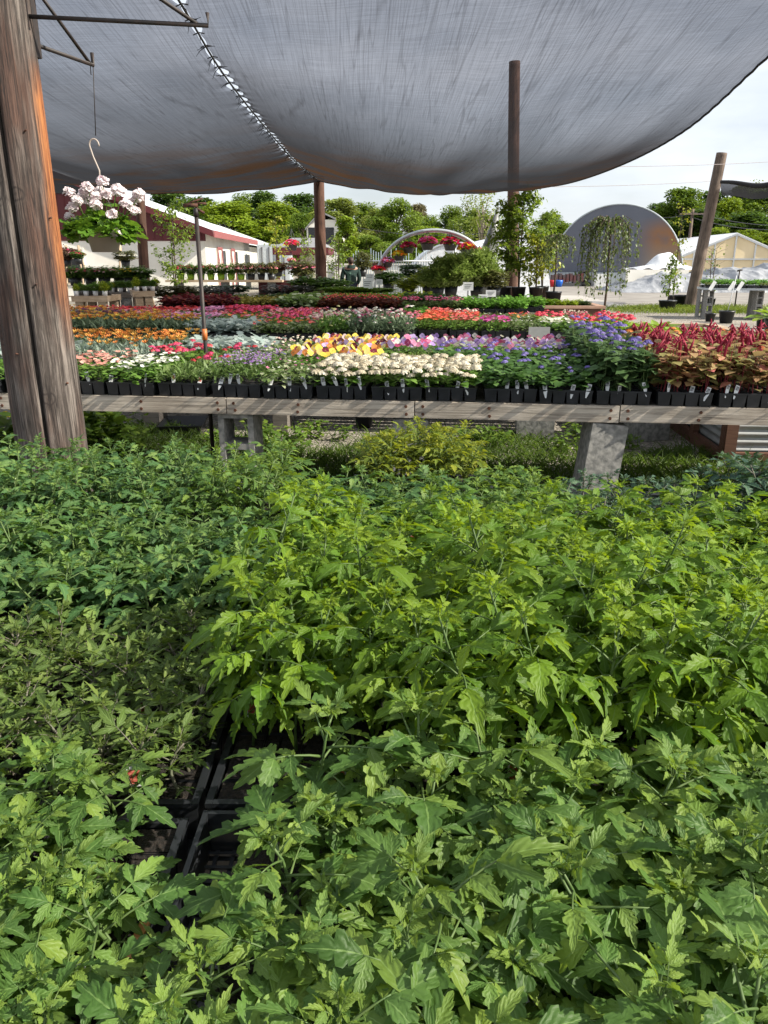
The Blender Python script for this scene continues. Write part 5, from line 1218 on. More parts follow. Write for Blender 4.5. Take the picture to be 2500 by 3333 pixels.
# second cloth beyond the leaning pole
def fn2(u, v):
    p0 = at(2345, 592, 26.3); p1 = at(2600, 588, 25.0)
    x = p0.x + (p1.x - p0.x) * u + 2.2 * v; y = p0.y + (p1.y - p0.y) * u + 5 * v
    return (x, y, p0.z + (p1.z - p0.z) * u - 0.10 * math.sin(math.pi * min(1, u)) + 0.03 * math.sin(9 * u) - 0.16 * math.sin(math.pi * v))
b = MB(); b.grid(fn2, 30, 16)
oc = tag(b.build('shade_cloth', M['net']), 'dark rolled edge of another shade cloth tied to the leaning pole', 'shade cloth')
b = MB(); b.tube([fn2(u, 0) for u in np.linspace(0, 1, 20)], [0.05 + 0.06 * u for u in np.linspace(0, 1, 20)], 8); b.build('rolled_hem', M['net'] if False else M['rope'], oc)

# ------------------------------------------------------------------ trees
def tree_meshes(seed, n, crown, leaf, clumps, kind='round'):
    """unit tree 1 m tall: tapered trunk with limbs, crown of many small leaves gathered in clumps"""
    r = np.random.default_rng(seed); tb_, cb = MB(), MB()
    cx, cz0, cz1 = crown     # half width, bottom, top (of height)
    tb_.tube([(0, 0, -0.01), (0.01, 0, 0.25), (0.0, 0.01, 0.5), (0.015, 0, 0.8)], [0.026, 0.020, 0.013, 0.003], 8)
    cc = []
    for k in range(clumps):
        f = r.uniform(0, 1); z = cz0 + (cz1 - cz0) * f
        if kind == 'round': env = math.sin(math.pi * (0.12 + 0.85 * f)) ** 0.6 * r.uniform(0.8, 1.12)
        elif kind == 'cone': env = (1 - f) ** 0.8 + 0.12
        else: env = 0.55 + 0.45 * math.sin(math.pi * f)
        a = r.uniform(0, 6.28); d = cx * env * math.sqrt(r.uniform(0.08, 1)) * 0.86
        cc.append((d * math.cos(a), d * math.sin(a), z))
    cc = np.array(cc)
    for k in range(0, clumps, 2):
        c = cc[k]; z0 = min(0.7, max(0.15, c[2] - 0.18 - 0.25 * np.hypot(c[0], c[1]) / cx * 0.6))
        tb_.tube([(0, 0, z0), (c[0] * 0.5, c[1] * 0.5, z0 + (c[2] - z0) * 0.45), tuple(c)], [0.009, 0.006, 0.002], 5)
    ci = r.integers(0, clumps, n)
    ctint = np.clip(r.normal(0.5, 0.22, clumps), 0, 1)
    cs = cx * r.uniform(0.18, 0.38, clumps)
    g = r.normal(0, 1, (n, 3)); g /= np.linalg.norm(g, axis=1)[:, None]; g *= (r.uniform(0.25, 1, n) ** 0.5)[:, None]
    P = cc[ci] + g * cs[ci][:, None] * np.array((1, 1, 0.75))
    cb.inst(strip_leaf([(0, 0.2, 0), (0.5, 0.45, 0), (1.0, 0.1, 0)], 0.3, 0.2, 0, None, 3), frames(r.uniform(0, 6.28, n), r.uniform(-0.9, 0.9, n), r.uniform(-0.8, 0.8, n)) * (leaf * r.uniform(0.6, 1.3, n))[:, None, None], P, np.clip(ctint[ci] + r.normal(0, 0.13, n), 0, 1))
    return tb_, cb
TCOL = {
 'bright': ([(0.09, 0.15, 0.012), (0.16, 0.24, 0.018), (0.26, 0.34, 0.03)], (0.34, 0.44, 0.02)),
 'mid': ([(0.06, 0.11, 0.014), (0.11, 0.175, 0.022), (0.18, 0.25, 0.035)], (0.24, 0.34, 0.02)),
 'dark': ([(0.035, 0.075, 0.016), (0.065, 0.12, 0.024), (0.11, 0.17, 0.035)], (0.14, 0.23, 0.02)),
 'pale': ([(0.12, 0.16, 0.03), (0.19, 0.24, 0.05), (0.28, 0.33, 0.08)], (0.34, 0.40, 0.05)),
 'tan': ([(0.11, 0.10, 0.05), (0.17, 0.15, 0.08), (0.24, 0.22, 0.12)], (0.2, 0.18, 0.08)),
}
TM = {k: leafy(k + ' tree leaves', c, 0.30, tcx, 0.6, spec=0.25, vary=0.12) for k, (c, tcx) in TCOL.items()}
TREES = {}
for k in TCOL:
    TREES[k] = []
    for s_ in range(2):
        a_, c_ = tree_meshes(200 + s_ + len(k), 17000, (0.36, 0.05, 1.0), 0.0225, 66, 'round')
        TREES[k].append((a_.mesh('trunk', M['bark']), c_.mesh('crown', TM[k])))
a_, c_ = tree_meshes(301, 1500, (0.32, 0.25, 1.0), 0.022, 70, 'round'); SPARSE = (a_.mesh('trunk', M['pale_bark']), c_.mesh('crown', TM['pale']))
a_, c_ = tree_meshes(302, 8000, (0.22, 0.03, 1.0), 0.030, 60, 'cone'); CONE = (a_.mesh('trunk', M['bark']), c_.mesh('crown', TM['mid']))
CONEB = (CONE[0], tree_meshes(303, 7000, (0.20, 0.05, 1.0), 0.032, 60, 'col')[1].mesh('crown', TM['bright']))
rtree = random.Random(31)
def tree(px, py, wpx, Y, kind, label, meshes=None, zb=0.0):
    top = at(px, py, Y); h = top.z - zb; w = wpx / 2500 * Y
    t = thing('tree', label, 'tree', (top.x, Y, zb), rtree.uniform(0, 6.28), 'trees beyond the yard')
    tr, crn = meshes or rtree.choice(TREES[kind])
    base = 0.62 if meshes is None else 0.60
    if meshes in (CONE, CONEB): base = 0.42
    for nm, me in (('trunk', tr), ('crown', crn)):
        o = put(nm, me, t); o.scale = (w / base, w / base, h)
    return t
for a in (
 (545, 632, 230, 105, 'dark', 'dark rounded tree rising right behind the barn roof peak'),
 (640, 650, 170, 125, 'dark', 'dark tree beyond the white roof, under the net edge'),
 (735, 668, 260, 92, 'bright', 'broad bright green tree just above the white barn roof'),
 (855, 632, 170, 125, 'dark', 'tall dark tree crown left of the seam pole'),
 (800, 645, 150, 130, 'mid', 'mid-green tree behind the broad bright one'),
 (900, 668, 200, 96, 'bright', 'bright yellow-green tree left of the seam pole'),
 (970, 640, 190, 120, 'dark', 'dark tree directly behind the seam pole'),
 (985, 700, 110, 88, 'mid', 'small mid-green tree above the white cottage'),
 (1100, 655, 190, 105, 'pale', 'pale green tree just right of the seam pole'),
 (1185, 674, 190, 118, 'mid', 'soft mid-green tree between seam pole and maple'),
 (1235, 690, 140, 112, 'pale', 'pale hazy tree left of the tall maple'),
 (1292, 662, 165, 72, 'mid', 'tall green maple with pointed top beside the hoop arch'),
 (1365, 672, 110, 115, 'tan', 'thin brownish tree right of the tall maple'),
 (1405, 712, 120, 95, 'mid', 'low green tree behind the left of the hoop arch'),
 (1468, 684, 120, 90, 'mid', 'airy green tree behind the middle of the hoop arch'),
 (1390, 745, 150, 82, 'bright', 'low bright bush-like tree behind the arch baskets'),
 (1555, 690, 170, 85, 'mid', 'rounded green tree under the bare-branched tree'),
 (1190, 775, 180, 60, 'mid', 'low spreading tree behind the person'),
 (1620, 720, 160, 95, 'mid', 'green tree hidden behind the leafy potted tree'),
 (2080, 690, 110, 110, 'mid', 'small tree at the right shoulder of the grey hoop house'),
 (2150, 668, 150, 105, 'dark', 'dark tree between the hoop house and the tall pair'),
 (2235, 622, 190, 100, 'mid', 'tall round tree left of the leaning pole'),
 (2315, 630, 150, 110, 'dark', 'dark tall tree right behind the leaning pole'),
 (2290, 690, 240, 92, 'dark', 'low dark tree behind the leaning pole'),
 (2375, 650, 150, 96, 'bright', 'bright round tree right of the leaning pole'),
 (2430, 612, 190, 108, 'mid', 'tall mid-green tree under the rolled shade cloth'),
 (2495, 622, 170, 104, 'mid', 'tall tree at the right edge of the view'),
 (2440, 700, 260, 90, 'dark', 'low dark tree behind the white greenhouse gable'),
 (2345, 748, 120, 80, 'bright', 'small bright bush above the greenhouse ridge'),
 (2455, 752, 160, 78, 'bright', 'bright bush right of the greenhouse peak'),
 (1790, 700, 150, 120, 'mid', 'distant tree at left edge of the hoop house'),
): tree(*a)
tree(1575, 632, 170, 78, 'pale', 'tall bare-branched tree with sparse pale leaves', SPARSE)
tree(1530, 640, 130, 86, 'pale', 'second sparse tree left of the rolled plastic', SPARSE)
tree(1133, 705, 90, 50, 'bright', 'narrow golden-green tree beside the white cottage', CONEB)
tree(2470, 600, 130, 112, 'pale', 'thin-branched tree peeping above the others at right', SPARSE)

# ------------------------------------------------------------------ buildings
# barn: gable end faces the camera, one long side faces right
A0, A1 = at(665, 757, 33.0), at(810, 787, 48.0)
ax = Vector((A1.x - A0.x, A1.y - A0.y, 0)); BL = ax.length; ax.normalize(); rz = math.atan2(ax.y, ax.x) - math.pi / 2
EZ = 2.72; HW = 6.2; RZ = 4.95
barn = thing('barn', 'white barn with dark red gable and white metal roof', 'building', (A0.x, A0.y, 0), rz)
# local: origin front right corner, +y along the side wall, -x across the gable
wallb = MB()
wallb.box((-HW, 0.06, EZ / 2 - 0.2), (2 * HW, 0.12, EZ - 0.4)); wallb.box((-0.06, BL / 2 + 0.06, EZ / 2), (0.12, BL - 0.12, EZ))
wallb.box((-2 * HW + 0.06, BL / 2 + 0.06, EZ / 2), (0.12, BL - 0.12, EZ)); wallb.box((-HW, BL - 0.06 + 0.125, EZ / 2), (2 * HW, 0.12, EZ))
wallb.build('wall', M['barn_white'], barn, False)
gb = MB(); zc = EZ - 0.4
gb.add([(0.02, -0.02, zc), (-2 * HW - 0.02, -0.02, zc), (-2 * HW - 0.02, -0.02, EZ), (-HW, -0.02, RZ), (0.02, -0.02, EZ),
        (0.02, 0.10, zc), (-2 * HW - 0.02, 0.10, zc), (-2 * HW - 0.02, 0.10, EZ), (-HW, 0.10, RZ), (0.02, 0.10, EZ)],
       (np.array([(0, 1, 2, 3, 4)][::-1]), np.array([(0, 5, 6, 1)]), np.array([(9, 8, 7, 6, 5)])))
for k in range(40): gb.box((-0.15 - k * 0.31, -0.035, zc + 0.03 + min((0.15 + k * 0.31), 2 * HW - 0.15 - k * 0.31) * 0.36 * 0.5 + 0.12), (0.03, 0.03, min((0.15 + k * 0.31), 2 * HW - 0.15 - k * 0.31) * 0.36 + 0.24))
gb.build('gable', M['barn_red'], barn, False)
OH = 0.45; sl = (RZ - EZ) / HW
def roof_slab(b, x0, z0, x1, z1, y0, y1, th=0.12):
    b.add([(x0, y0, z0), (x1, y0, z1), (x1, y1, z1), (x0, y1, z0), (x0, y0, z0 + th), (x1, y0, z1 + th), (x1, y1, z1 + th), (x0, y1, z0 + th)],
          np.array([(0, 1, 2, 3), (7, 6, 5, 4), (0, 4, 5, 1), (1, 5, 6, 2), (2, 6, 7, 3), (3, 7, 4, 0)]))
rb = MB(); roof_slab(rb, OH, EZ - sl * OH + 0.02, -HW, RZ + 0.02, -0.6, BL + 0.4); roof_slab(rb, -2 * HW - OH, EZ - sl * OH + 0.02, -HW, RZ + 0.02, -0.6, BL + 0.4)
rb.build('roof', M['roof_white'], barn, False)
MB().box((OH + 0.02, BL / 2 - 0.1, EZ - sl * OH + 0.02), (0.04, BL + 0.98, 0.26)).build('fascia', M['trim_red'], barn, False)
fb = MB(); 
for sgn in (0, 1):
    xa = OH if sgn == 0 else -2 * HW - OH
    fb.add([(xa, -0.64, EZ - sl * OH - 0.10), (-HW, -0.64, RZ - 0.10), (-HW, -0.64, RZ + 0.15), (xa, -0.64, EZ - sl * OH + 0.15), (xa, -0.605, EZ - sl * OH - 0.10), (-HW, -0.605, RZ - 0.10), (-HW, -0.605, RZ + 0.15), (xa, -0.605, EZ - sl * OH + 0.15)],
           np.array([(0, 1, 2, 3), (7, 6, 5, 4), (0, 4, 5, 1), (3, 2, 6, 7), (0, 3, 7, 4)]))
fb.build('bargeboard', M['barn_red'], barn, False)
for yy in (3.4, 7.6):
    d = MB(); d.box((0.03, yy, 1.05), (0.05, 1.3, 2.1)); do = d.build('door', M['barn_white'], barn, False)
    e = MB()
    for z_ in (0.05, 2.08): e.box((0.07, yy, z_), (0.03, 1.3, 0.12))
    for y_ in (yy - 0.62, yy + 0.62): e.box((0.072, y_, 1.05), (0.03, 0.13, 2.1))
    for s_ in (1, -1):
        L_ = math.hypot(1.05, 1.85); e.box((0.062, yy, 1.07), (0.02, 0.10, L_), M=Matrix.Rotation(s_ * math.atan2(1.05, 1.85), 4, 'X'))
    e.build('door_frame', M['trim_red'], do, False)
    MB().box((0.012, yy + 1.35, 1.0), (0.03, 1.2, 2.0)).build('doorway', M['dark_glass'], barn, False)
for yy in (10.8, 13.4): MB().box((0.012, yy, 1.2), (0.03, 0.7, 1.6)).build('window', M['container'], barn, False)
MB().box((0.03, BL / 2, EZ - 0.12), (0.04, BL - 1, 0.10)).build('soffit', M['barn_white'], barn, False)
for xx, w_ in ((-5.6, 1.3), (-10.6, 1.2), (-8.2, 0.9)):
    wdw = MB().box((xx, -0.012, 1.35), (w_, 0.03, 1.3)).build('window', M['dark_glass'], barn, False)
    f_ = MB()
    for q in (-1, 1): f_.box((xx + q * (w_ / 2 + 0.04), -0.03, 1.35), (0.08, 0.05, 1.46)); f_.box((xx, -0.03, 1.35 + q * 0.69), (w_, 0.05, 0.08))
    f_.build('window_frame', M['barn_white'], wdw, False)
MB().box((-HW, -0.70, RZ - 0.05), (0.9, 0.10, 0.42)).build('sign_board', M['white'], barn, False)
MB().box((-8.9, -0.05, 0.95), (1.9, 0.04, 0.35)).build('banner', mat('blue print on white', (0.75, 0.76, 0.80), 0.5, (0.10, 0.15, 0.45), 6), barn, False)
MB().box((-HW, 0.0 - 0.04, RZ - 0.62), (3.0, 0.06, 0.5)).build('vent', M['dark_glass'], barn, False)
# long white-roofed shed behind the barn
sh = thing('long_shed', 'long white-roofed shed running away behind the barn', 'building', (A0.x, A0.y, 0), rz)
Ls0, Ls1 = BL + 3, BL + 62; sx0 = -1.5; 
b = MB(); b.box((sx0 - HW, (Ls0 + Ls1) / 2, 1.3), (2 * HW - 0.4, Ls1 - Ls0, 2.6)); b.build('wall', M['barn_white'], sh, False)
b = MB(); roof_slab(b, sx0 + 0.4, 2.65, sx0 - HW, 5.0, Ls0 - 0.4, Ls1); roof_slab(b, sx0 - 2 * HW - 0.4, 2.65, sx0 - HW, 5.0, Ls0 - 0.4, Ls1); b.build('roof', M['roof_white'], sh, False)
# storage container
c0 = at(825, 900, 44); c1 = at(945, 900, 46)
ct = thing('storage_container', 'pale grey steel storage container beside the barn end', 'container', ((c0.x + c1.x) / 2, 46.2, 0), 0.06)
wd = (c1.x - c0.x); hz = at(880, 793, 44).z
MB().box((0, 0.9, hz / 2), (wd, 3.4, hz)).build('body', M['container'], ct, False)
for s_ in (-1, 1):
    d = MB(); d.box((s_ * wd / 4, -0.83, hz / 2), (wd / 2 - 0.06, 0.05, hz - 0.2)); do = d.build('door', M['container'], ct, False)
    e = MB(); e.tube([(s_ * wd * 0.12, -0.88, 0.15), (s_ * wd * 0.12, -0.88, hz - 0.15)], 0.03, 6); e.tube([(s_ * wd * 0.34, -0.88, 0.15), (s_ * wd * 0.34, -0.88, hz - 0.15)], 0.03, 6); e.build('lock_rod', M['grey_pot'], do)
# small shed with grey hipped roof and dark red fascia
k0 = at(890, 805, 36); k1 = at(1065, 805, 36)
ks = thing('sales_shed', 'low shed with grey shingle roof and dark red fascia', 'building', ((k0.x + k1.x) / 2, 38, 0))
w_ = k1.x - k0.x; ez = k0.z; tz = at(960, 772, 37).z
b = MB(); b.add([(-w_ / 2, -2, ez), (w_ / 2, -2, ez), (w_ / 2, 2, ez), (-w_ / 2, 2, ez), (-w_ / 4, 0, tz), (w_ / 4, 0, tz)], (np.array([(0, 1, 5, 4), (2, 3, 4, 5), (3, 2, 1, 0)]), np.array([(1, 2, 5), (3, 0, 4)])))
b.build('roof', M['shingle'], ks, False)
b = MB(); b.box((0, -2.02, ez - 0.16), (w_, 0.06, 0.30)); b.box((0, 2.02, ez - 0.16), (w_, 0.06, 0.30)); b.box((-w_ / 2 - 0.02, 0, ez - 0.16), (0.06, 4.0, 0.3)); b.box((w_ / 2 + 0.02, 0, ez - 0.16), (0.06, 4.0, 0.3)); b.build('fascia', M['barn_red'], ks, False)
MB().box((0.3, 1.2, (ez - 0.32) / 2), (w_ - 1.2, 1.2, ez - 0.32)).build('wall', M['barn_white'], ks, False)
for xx in (-w_ / 2 + 0.15, -0.1, w_ / 2 - 0.15): MB().box((xx, -1.85, (ez - 0.02) / 2), (0.14, 0.14, ez - 0.02)).build('post', M['barn_red'], ks, False)
# white cottage with gambrel roof
q0 = at(1000, 805, 62); q1 = at(1118, 805, 62); qw = q1.x - q0.x; qe = at(1060, 745, 62).z; qt = at(1050, 715, 62).z
co = thing('white_cottage', 'white cottage with gambrel roof behind the seam pole', 'building', ((q0.x + q1.x) / 2, 64, 0))
b = MB(); b.add([(-qw / 2, -2, 0), (qw / 2, -2, 0), (qw / 2, -2, qe), (qw * 0.28, -2, qt), (-qw * 0.28, -2, qt), (-qw / 2, -2, qe), (-qw / 2, 4, 0), (qw / 2, 4, 0), (qw / 2, 4, qe), (qw * 0.28, 4, qt), (-qw * 0.28, 4, qt), (-qw / 2, 4, qe)],
      (np.array([(0, 1, 2, 3, 4, 5)]), np.array([(11, 10, 9, 8, 7, 6)]), np.array([(1, 7, 8, 2), (0, 5, 11, 6)])))
b.build('wall', M['barn_white'], co, False)
b = MB()
for (xa, za, xb, zb_) in ((-qw / 2 - 0.1, qe - 0.1, -qw * 0.28, qt), (-qw * 0.28, qt, 0, qt + 0.35), (0, qt + 0.35, qw * 0.28, qt), (qw * 0.28, qt, qw / 2 + 0.1, qe - 0.1)):
    b.add([(xa, -2.2, za + 0.02), (xb, -2.2, zb_ + 0.02), (xb, 4.2, zb_ + 0.02), (xa, 4.2, za + 0.02), (xa, -2.2, za + 0.14), (xb, -2.2, zb_ + 0.14), (xb, 4.2, zb_ + 0.14), (xa, 4.2, za + 0.14)], np.array([(0, 3, 2, 1), (4, 5, 6, 7), (0, 1, 5, 4), (3, 7, 6, 2), (0, 4, 7, 3), (1, 2, 6, 5)]))
b.build('roof', M['shingle'], co, False)
for xx in (-qw * 0.33, qw * 0.12): MB().box((xx, -2.02, qe - 0.5), (0.7, 0.05, 1.2)).build('window', M['dark_glass'], co, False)

# grey hoop house
HY = 52.0
h0 = at(1788, 930, HY); h1 = at(2205, 930, HY); ht = at(1990, 664, HY).z; hc = (h0.x + h1.x) / 2; hr = (h1.x - h0.x) / 2
FAB = mat('grey polythene end', (0.135, 0.145, 0.175), 0.5, (0.17, 0.18, 0.21), 0.35, (1, 1, 0.25), bump=0.3)
def stained():
    m, n, l, p, out = _new('polythene with rust stain'); p.inputs['Roughness'].default_value = 0.85
    t = n.new('ShaderNodeTexCoord'); nz_ = n.new('ShaderNodeTexNoise'); nz_.inputs['Scale'].default_value = 0.55; nz_.inputs['Detail'].default_value = 5; l.new(t.outputs['Object'], nz_.inputs['Vector'])
    sx = n.new('ShaderNodeSeparateXYZ'); l.new(t.outputs['Object'], sx.inputs['Vector'])
    a = n.new('ShaderNodeMapRange'); a.inputs['From Min'].default_value = 1.2; a.inputs['From Max'].default_value = 2.4; l.new(sx.outputs['X'], a.inputs['Value'])
    c = n.new('ShaderNodeMapRange'); c.inputs['From Min'].default_value = 4.2; c.inputs['From Max'].default_value = 3.3; l.new(sx.outputs['Z'], c.inputs['Value'])
    d = n.new('ShaderNodeMapRange'); d.inputs['From Min'].default_value = 0.20; d.inputs['From Max'].default_value = 0.40; l.new(nz_.outputs['Fac'], d.inputs['Value'])
    e = n.new('ShaderNodeMath'); e.operation = 'MULTIPLY'; l.new(a.outputs[0], e.inputs[0]); l.new(c.outputs[0], e.inputs[1])
    f = n.new('ShaderNodeMath'); f.operation = 'MULTIPLY'; l.new(e.outputs[0], f.inputs[0]); l.new(d.outputs[0], f.inputs[1])
    base = _ramp(n, [(0.105, 0.115, 0.145), (0.14, 0.15, 0.18)]); l.new(nz_.outputs['Fac'], base.inputs['Fac'])
    z2 = n.new('ShaderNodeMapRange'); z2.inputs['From Min'].default_value = 1.4; z2.inputs['From Max'].default_value = 2.8; l.new(sx.outputs['Z'], z2.inputs['Value'])
    oc_ = _ramp(n, [(0.28, 0.23, 0.18), (0.27, 0.135, 0.065)]); l.new(z2.outputs[0], oc_.inputs['Fac'])
    mx_ = n.new('ShaderNodeMix'); mx_.data_type = 'RGBA'; l.new(f.outputs[0], mx_.inputs['Factor']); l.new(base.outputs['Color'], mx_.inputs['A']); l.new(oc_.outputs['Color'], mx_.inputs['B']); l.new(mx_.outputs['Result'], p.inputs['Base Color'])
    return m
hh = thing('hoop_house', 'big grey hoop house with rust-stained end wall', 'greenhouse', (hc, HY, 0), -math.atan2(hc, HY))
NA = 40
def arch(t_, R_=hr, Hh=ht): return (R_ * math.cos(math.pi * (1 - t_)), Hh * math.sin(math.pi * t_) ** 0.82)
b = MB()
rows = 14
def fe(u, v):
    x, z = arch(0.002 + 0.996 * u); w_ = z * v
    return (x * (0.997), 0.012 * math.sin(x * 3.1 + w_) * math.sin(1 + w_ * 0.8) + 0.09 * math.exp(-((x + 1.2 - 0.35 * (w_ - 4)) / 0.3) ** 2) * (w_ > 2.5), w_ * 0.997)
b.grid(fe, NA * 2, rows); b.build('end_wall', stained(), hh)
b = MB(); b.grid(lambda u, v: (arch(u)[0], 0.05 + 16 * v, arch(u)[1]), NA, 8); b.build('cover', M['tarp_white'], hh)
b = MB(); b.tube([(arch(u)[0], 0.0, arch(u)[1]) for u in np.linspace(0, 1, 60)], 0.045, 6); b.build('hoop', M['container'], hh)
MB().box((0, -0.12, 0.42), (hr * 1.96, 0.10, 0.84)).build('base_wall', M['container'], hh, False)

# white greenhouse with glazed gable
GY = 58.0
gp = at(2388, 760, GY); gl = at(2195, 845, GY); grt = at(2580, 845, GY); ghw = (grt.x - gl.x) / 2; gcx = (gl.x + grt.x) / 2
CRM = mat('cream lit polythene', (0.62, 0.50, 0.30), 0.5, (0.70, 0.58, 0.38), 0.5)
gh = thing('white_greenhouse', 'white-roofed greenhouse with cream gable end and grey frame', 'greenhouse', (gcx, GY, 0), -0.10)
ge, gz = gl.z, gp.z
b = MB(); b.add([(-ghw, 0, 0), (ghw, 0, 0), (ghw, 0, ge), (0, 0, gz), (-ghw, 0, ge)], np.array([(0, 1, 2, 3, 4)])); b.add([(-ghw, 0.05, 0), (ghw, 0.05, 0), (ghw, 0.05, ge), (0, 0.05, gz), (-ghw, 0.05, ge)], np.array([(4, 3, 2, 1, 0)]))
b.build('gable_wall', CRM, gh, False)
b = MB(); roof_slab(b, -ghw - 0.1, ge, 0, gz, -0.1, 20, 0.06); roof_slab(b, ghw + 0.1, ge, 0, gz, -0.1, 20, 0.06); b.build('roof', M['tarp_white'], gh, False)
b = MB(); b.box((-ghw + 0.03, 10.1, ge / 2), (0.05, 19.9, ge)); b.box((ghw - 0.03, 10.1, ge / 2), (0.05, 19.9, ge)); b.build('side_wall', M['tarp_white'], gh, False)
b = MB()
for x_ in np.linspace(-ghw + 0.05, ghw - 0.05, 7): b.box((x_, -0.05, (ge + (gz - ge) * (1 - abs(x_) / ghw)) / 2), (0.10, 0.08, ge + (gz - ge) * (1 - abs(x_) / ghw)))
b.box((0, -0.055, ge * 1.02), (2 * ghw, 0.08, 0.10))
for s_ in (-1, 1): L_ = math.hypot(ghw, gz - ge); b.box((s_ * ghw / 2, -0.06, (ge + gz) / 2 - 0.05), (L_, 0.09, 0.12), M=Matrix.Rotation(s_ * math.atan2(gz - ge, ghw), 4, 'Y'))
b.build('gable_frame', M['galv'], gh, False)

# silver tarp heaps and board wall
def tarp(label, px0, px1, py_top, py_bot, Y, depth, m, seed, left_taper=0.25):
    a = on(px0, py_bot); c = on(px1, py_bot); Yb = (a.y + c.y) / 2
    x0, x1 = a.x, c.x; H = at((px0 + px1) / 2, py_top, Yb + depth * 0.4).z
    r = np.random.default_rng(seed); ph = r.uniform(0, 6.28, 12); fx = r.uniform(0.8, 4.5, 12); fy = r.uniform(1, 5, 12)
    def fn(u, v):
        e = min(1, u / left_taper) ** 0.8 * min(1, (1 - u) / 0.03 + 0.0) ** 0.5 if left_taper else 1
        prof = math.sin(math.pi * min(1, v * 1.0)) ** 0.55 if v < 0.5 else (1 - 0.5 * (v - 0.5)) 
        h = H * e * prof * (0.9 + 0.12 * math.sin(5 * u + seed))
        w = sum(math.sin(fx[k] * (u * (x1 - x0)) + fy[k] * v * 2 + ph[k]) for k in range(12)) / 12
        w2 = abs(math.sin(1.4 * (u * (x1 - x0)) + 3.1 * w + 2 * v)) ** 0.5
        return (x0 + (x1 - x0) * u, Yb + depth * v + 0.5 * w * e, max(0.01, h + 0.34 * w * e * (0.3 + prof) - 0.22 * e * abs(math.sin(0.9 * u * (x1 - x0) + 2.4 * v + 2.5 * w)) - 0.10 * e * abs(math.sin(2.3 * u * (x1 - x0) - 7 * v + 4 * w)) - 0.06 * e * abs(math.sin(4.7 * u * (x1 - x0) + 11 * v + 3 * w))))
    b = MB(); b.grid(fn, 240, 70); o = b.build('tarp_heap', M[m]); return tag(o, label, 'tarp')
tarp('silver tarp draped over a long heap behind the leaning pole', 2020, 2620, 852, 953, 0, 5.0, 'tarp_silver', 3, 0.30)
a = on(2055, 950); 
o = MB().box((0, 0, 0.55), (3.4, 0.14, 1.1)).build('board_wall', M['barn_white'], None, False, (at(2140, 880, 44).x, 44, 0)); tag(o, 'low weathered panel wall at the foot of the hoop house', 'wall')
def fl(u, v):
    x = -1.9 + 3.8 * u; return (x, 1.3 * v - 0.65, 1.13 + 0.9 * math.exp(-((x - 0.4) / 0.9) ** 2) * math.sin(math.pi * v) + 0.06 * math.sin(7 * x + 5 * v))
b = MB(); b.grid(fl, 40, 16); o = b.build('tarp_sheet', M['tarp_white'], None, True, (at(2140, 850, 45).x, 45, 0.0)); tag(o, 'crumpled white sheet thrown over the low panel wall', 'tarp')
# clutter at the foot of the hoop house
def at_ground(px, py): return on(px, py)
p = at_ground(1950, 932); o = MB().box((0, 0, 0.38), (0.85, 0.8, 0.76)).build('water_tank', M['plastic_white'], None, False, p); tag(o, 'white plastic tank by the hoop house', 'tank')
def tyre_mesh():
    b = MB(); prof = [(0.20, -0.10), (0.33, -0.12), (0.38, -0.07), (0.38, 0.07), (0.33, 0.12), (0.20, 0.10), (0.20, -0.10)]
    b.lathe(prof, 28); return b.mesh('tyre', M['rubber'])
TY = tyre_mesh()
for i, (px, py, rx, lab) in enumerate(((1900, 930, 0, 'black tyre lying at the foot of the hoop house'), (1905, 912, 1.4, 'black tyre leaning upright on the other tyre'), (1930, 928, 1.3, 'black tyre beside the white tank'))):
    p = at_ground(px, 932); o = put('tyre', TY, None, (p.x, p.y + 0.5 * i, 0.12 if i == 0 else 0.39 + (0.22 if i == 1 else 0))); o.rotation_euler.x = rx; tag(o, lab, 'tyre')
p = at_ground(1845, 932)
t = thing('parts_rack', 'long low rack of dark red and grey crates by the hoop house', 'rack', p)
MB().box((0, 0, 0.1), (2.2, 0.6, 0.2)).build('base', M['grey_pot'], t, False)
b = MB()
for k in range(9): b.box((-0.95 + k * 0.23, 0, 0.45 + 0.05 * (k % 3)), (0.17, 0.5, 0.5), mi=0)
b.build('crate', mat('dull red crates', (0.10, 0.02, 0.02), 0.6, (0.05, 0.05, 0.055), 3), t, False)
for px, m, lab in ((1818, 'plastic_blue', 'blue drum lying beside the red barrow'), (1795, 'plastic_red', 'dark red barrow tub near the hoop house')):
    p = at_ground(px, 934); o = MB().lathe([(0.001, 0), (0.25, 0), (0.33, 0.4), (0.34, 0.55), (0.30, 0.55), (0.26, 0.1)], 18).build('tub', M[m], None, True, p); o.scale = (0.75, 0.75, 0.75); tag(o, lab, 'tub')

# wires across the sky
def cable(label, pts, r=0.007, m='wire_pale'):
    o = MB().tube(pts, r, 5).build('overhead_wire', M[m]); return tag(o, label, 'wire')
def sagline(a, c, s, n=24): return [a.lerp(c, i / n) - Vector((0, 0, s * 4 * (i / n) * (1 - i / n))) for i in range(n + 1)]
cable('upper pale wire running from the shade cloth edge to beyond the leaning pole', sagline(at(2000, 542, 20), at(2620, 518, 30), 0.05))
cable('lower pale wire ending at the leaning pole', sagline(at(1720, 608, 23), at(2312, 590, 26.5), 0.04))
up = at(2246, 765, 70); utop = at(2256, 680, 70)
up_t = thing('utility_pole', 'slim grey utility pole with crossarm before the right trees', 'utility pole', (up.x, 70, 0))
MB().tube([(0, 0, 0), (utop.x - up.x, 0, utop.z)], [0.16, 0.12], 10).build('pole', M['pole'], up_t)
MB().box((utop.x - up.x, -0.16, utop.z - 0.4), (2.2, 0.1, 0.12)).build('crossarm', M['pole'], up_t, False)
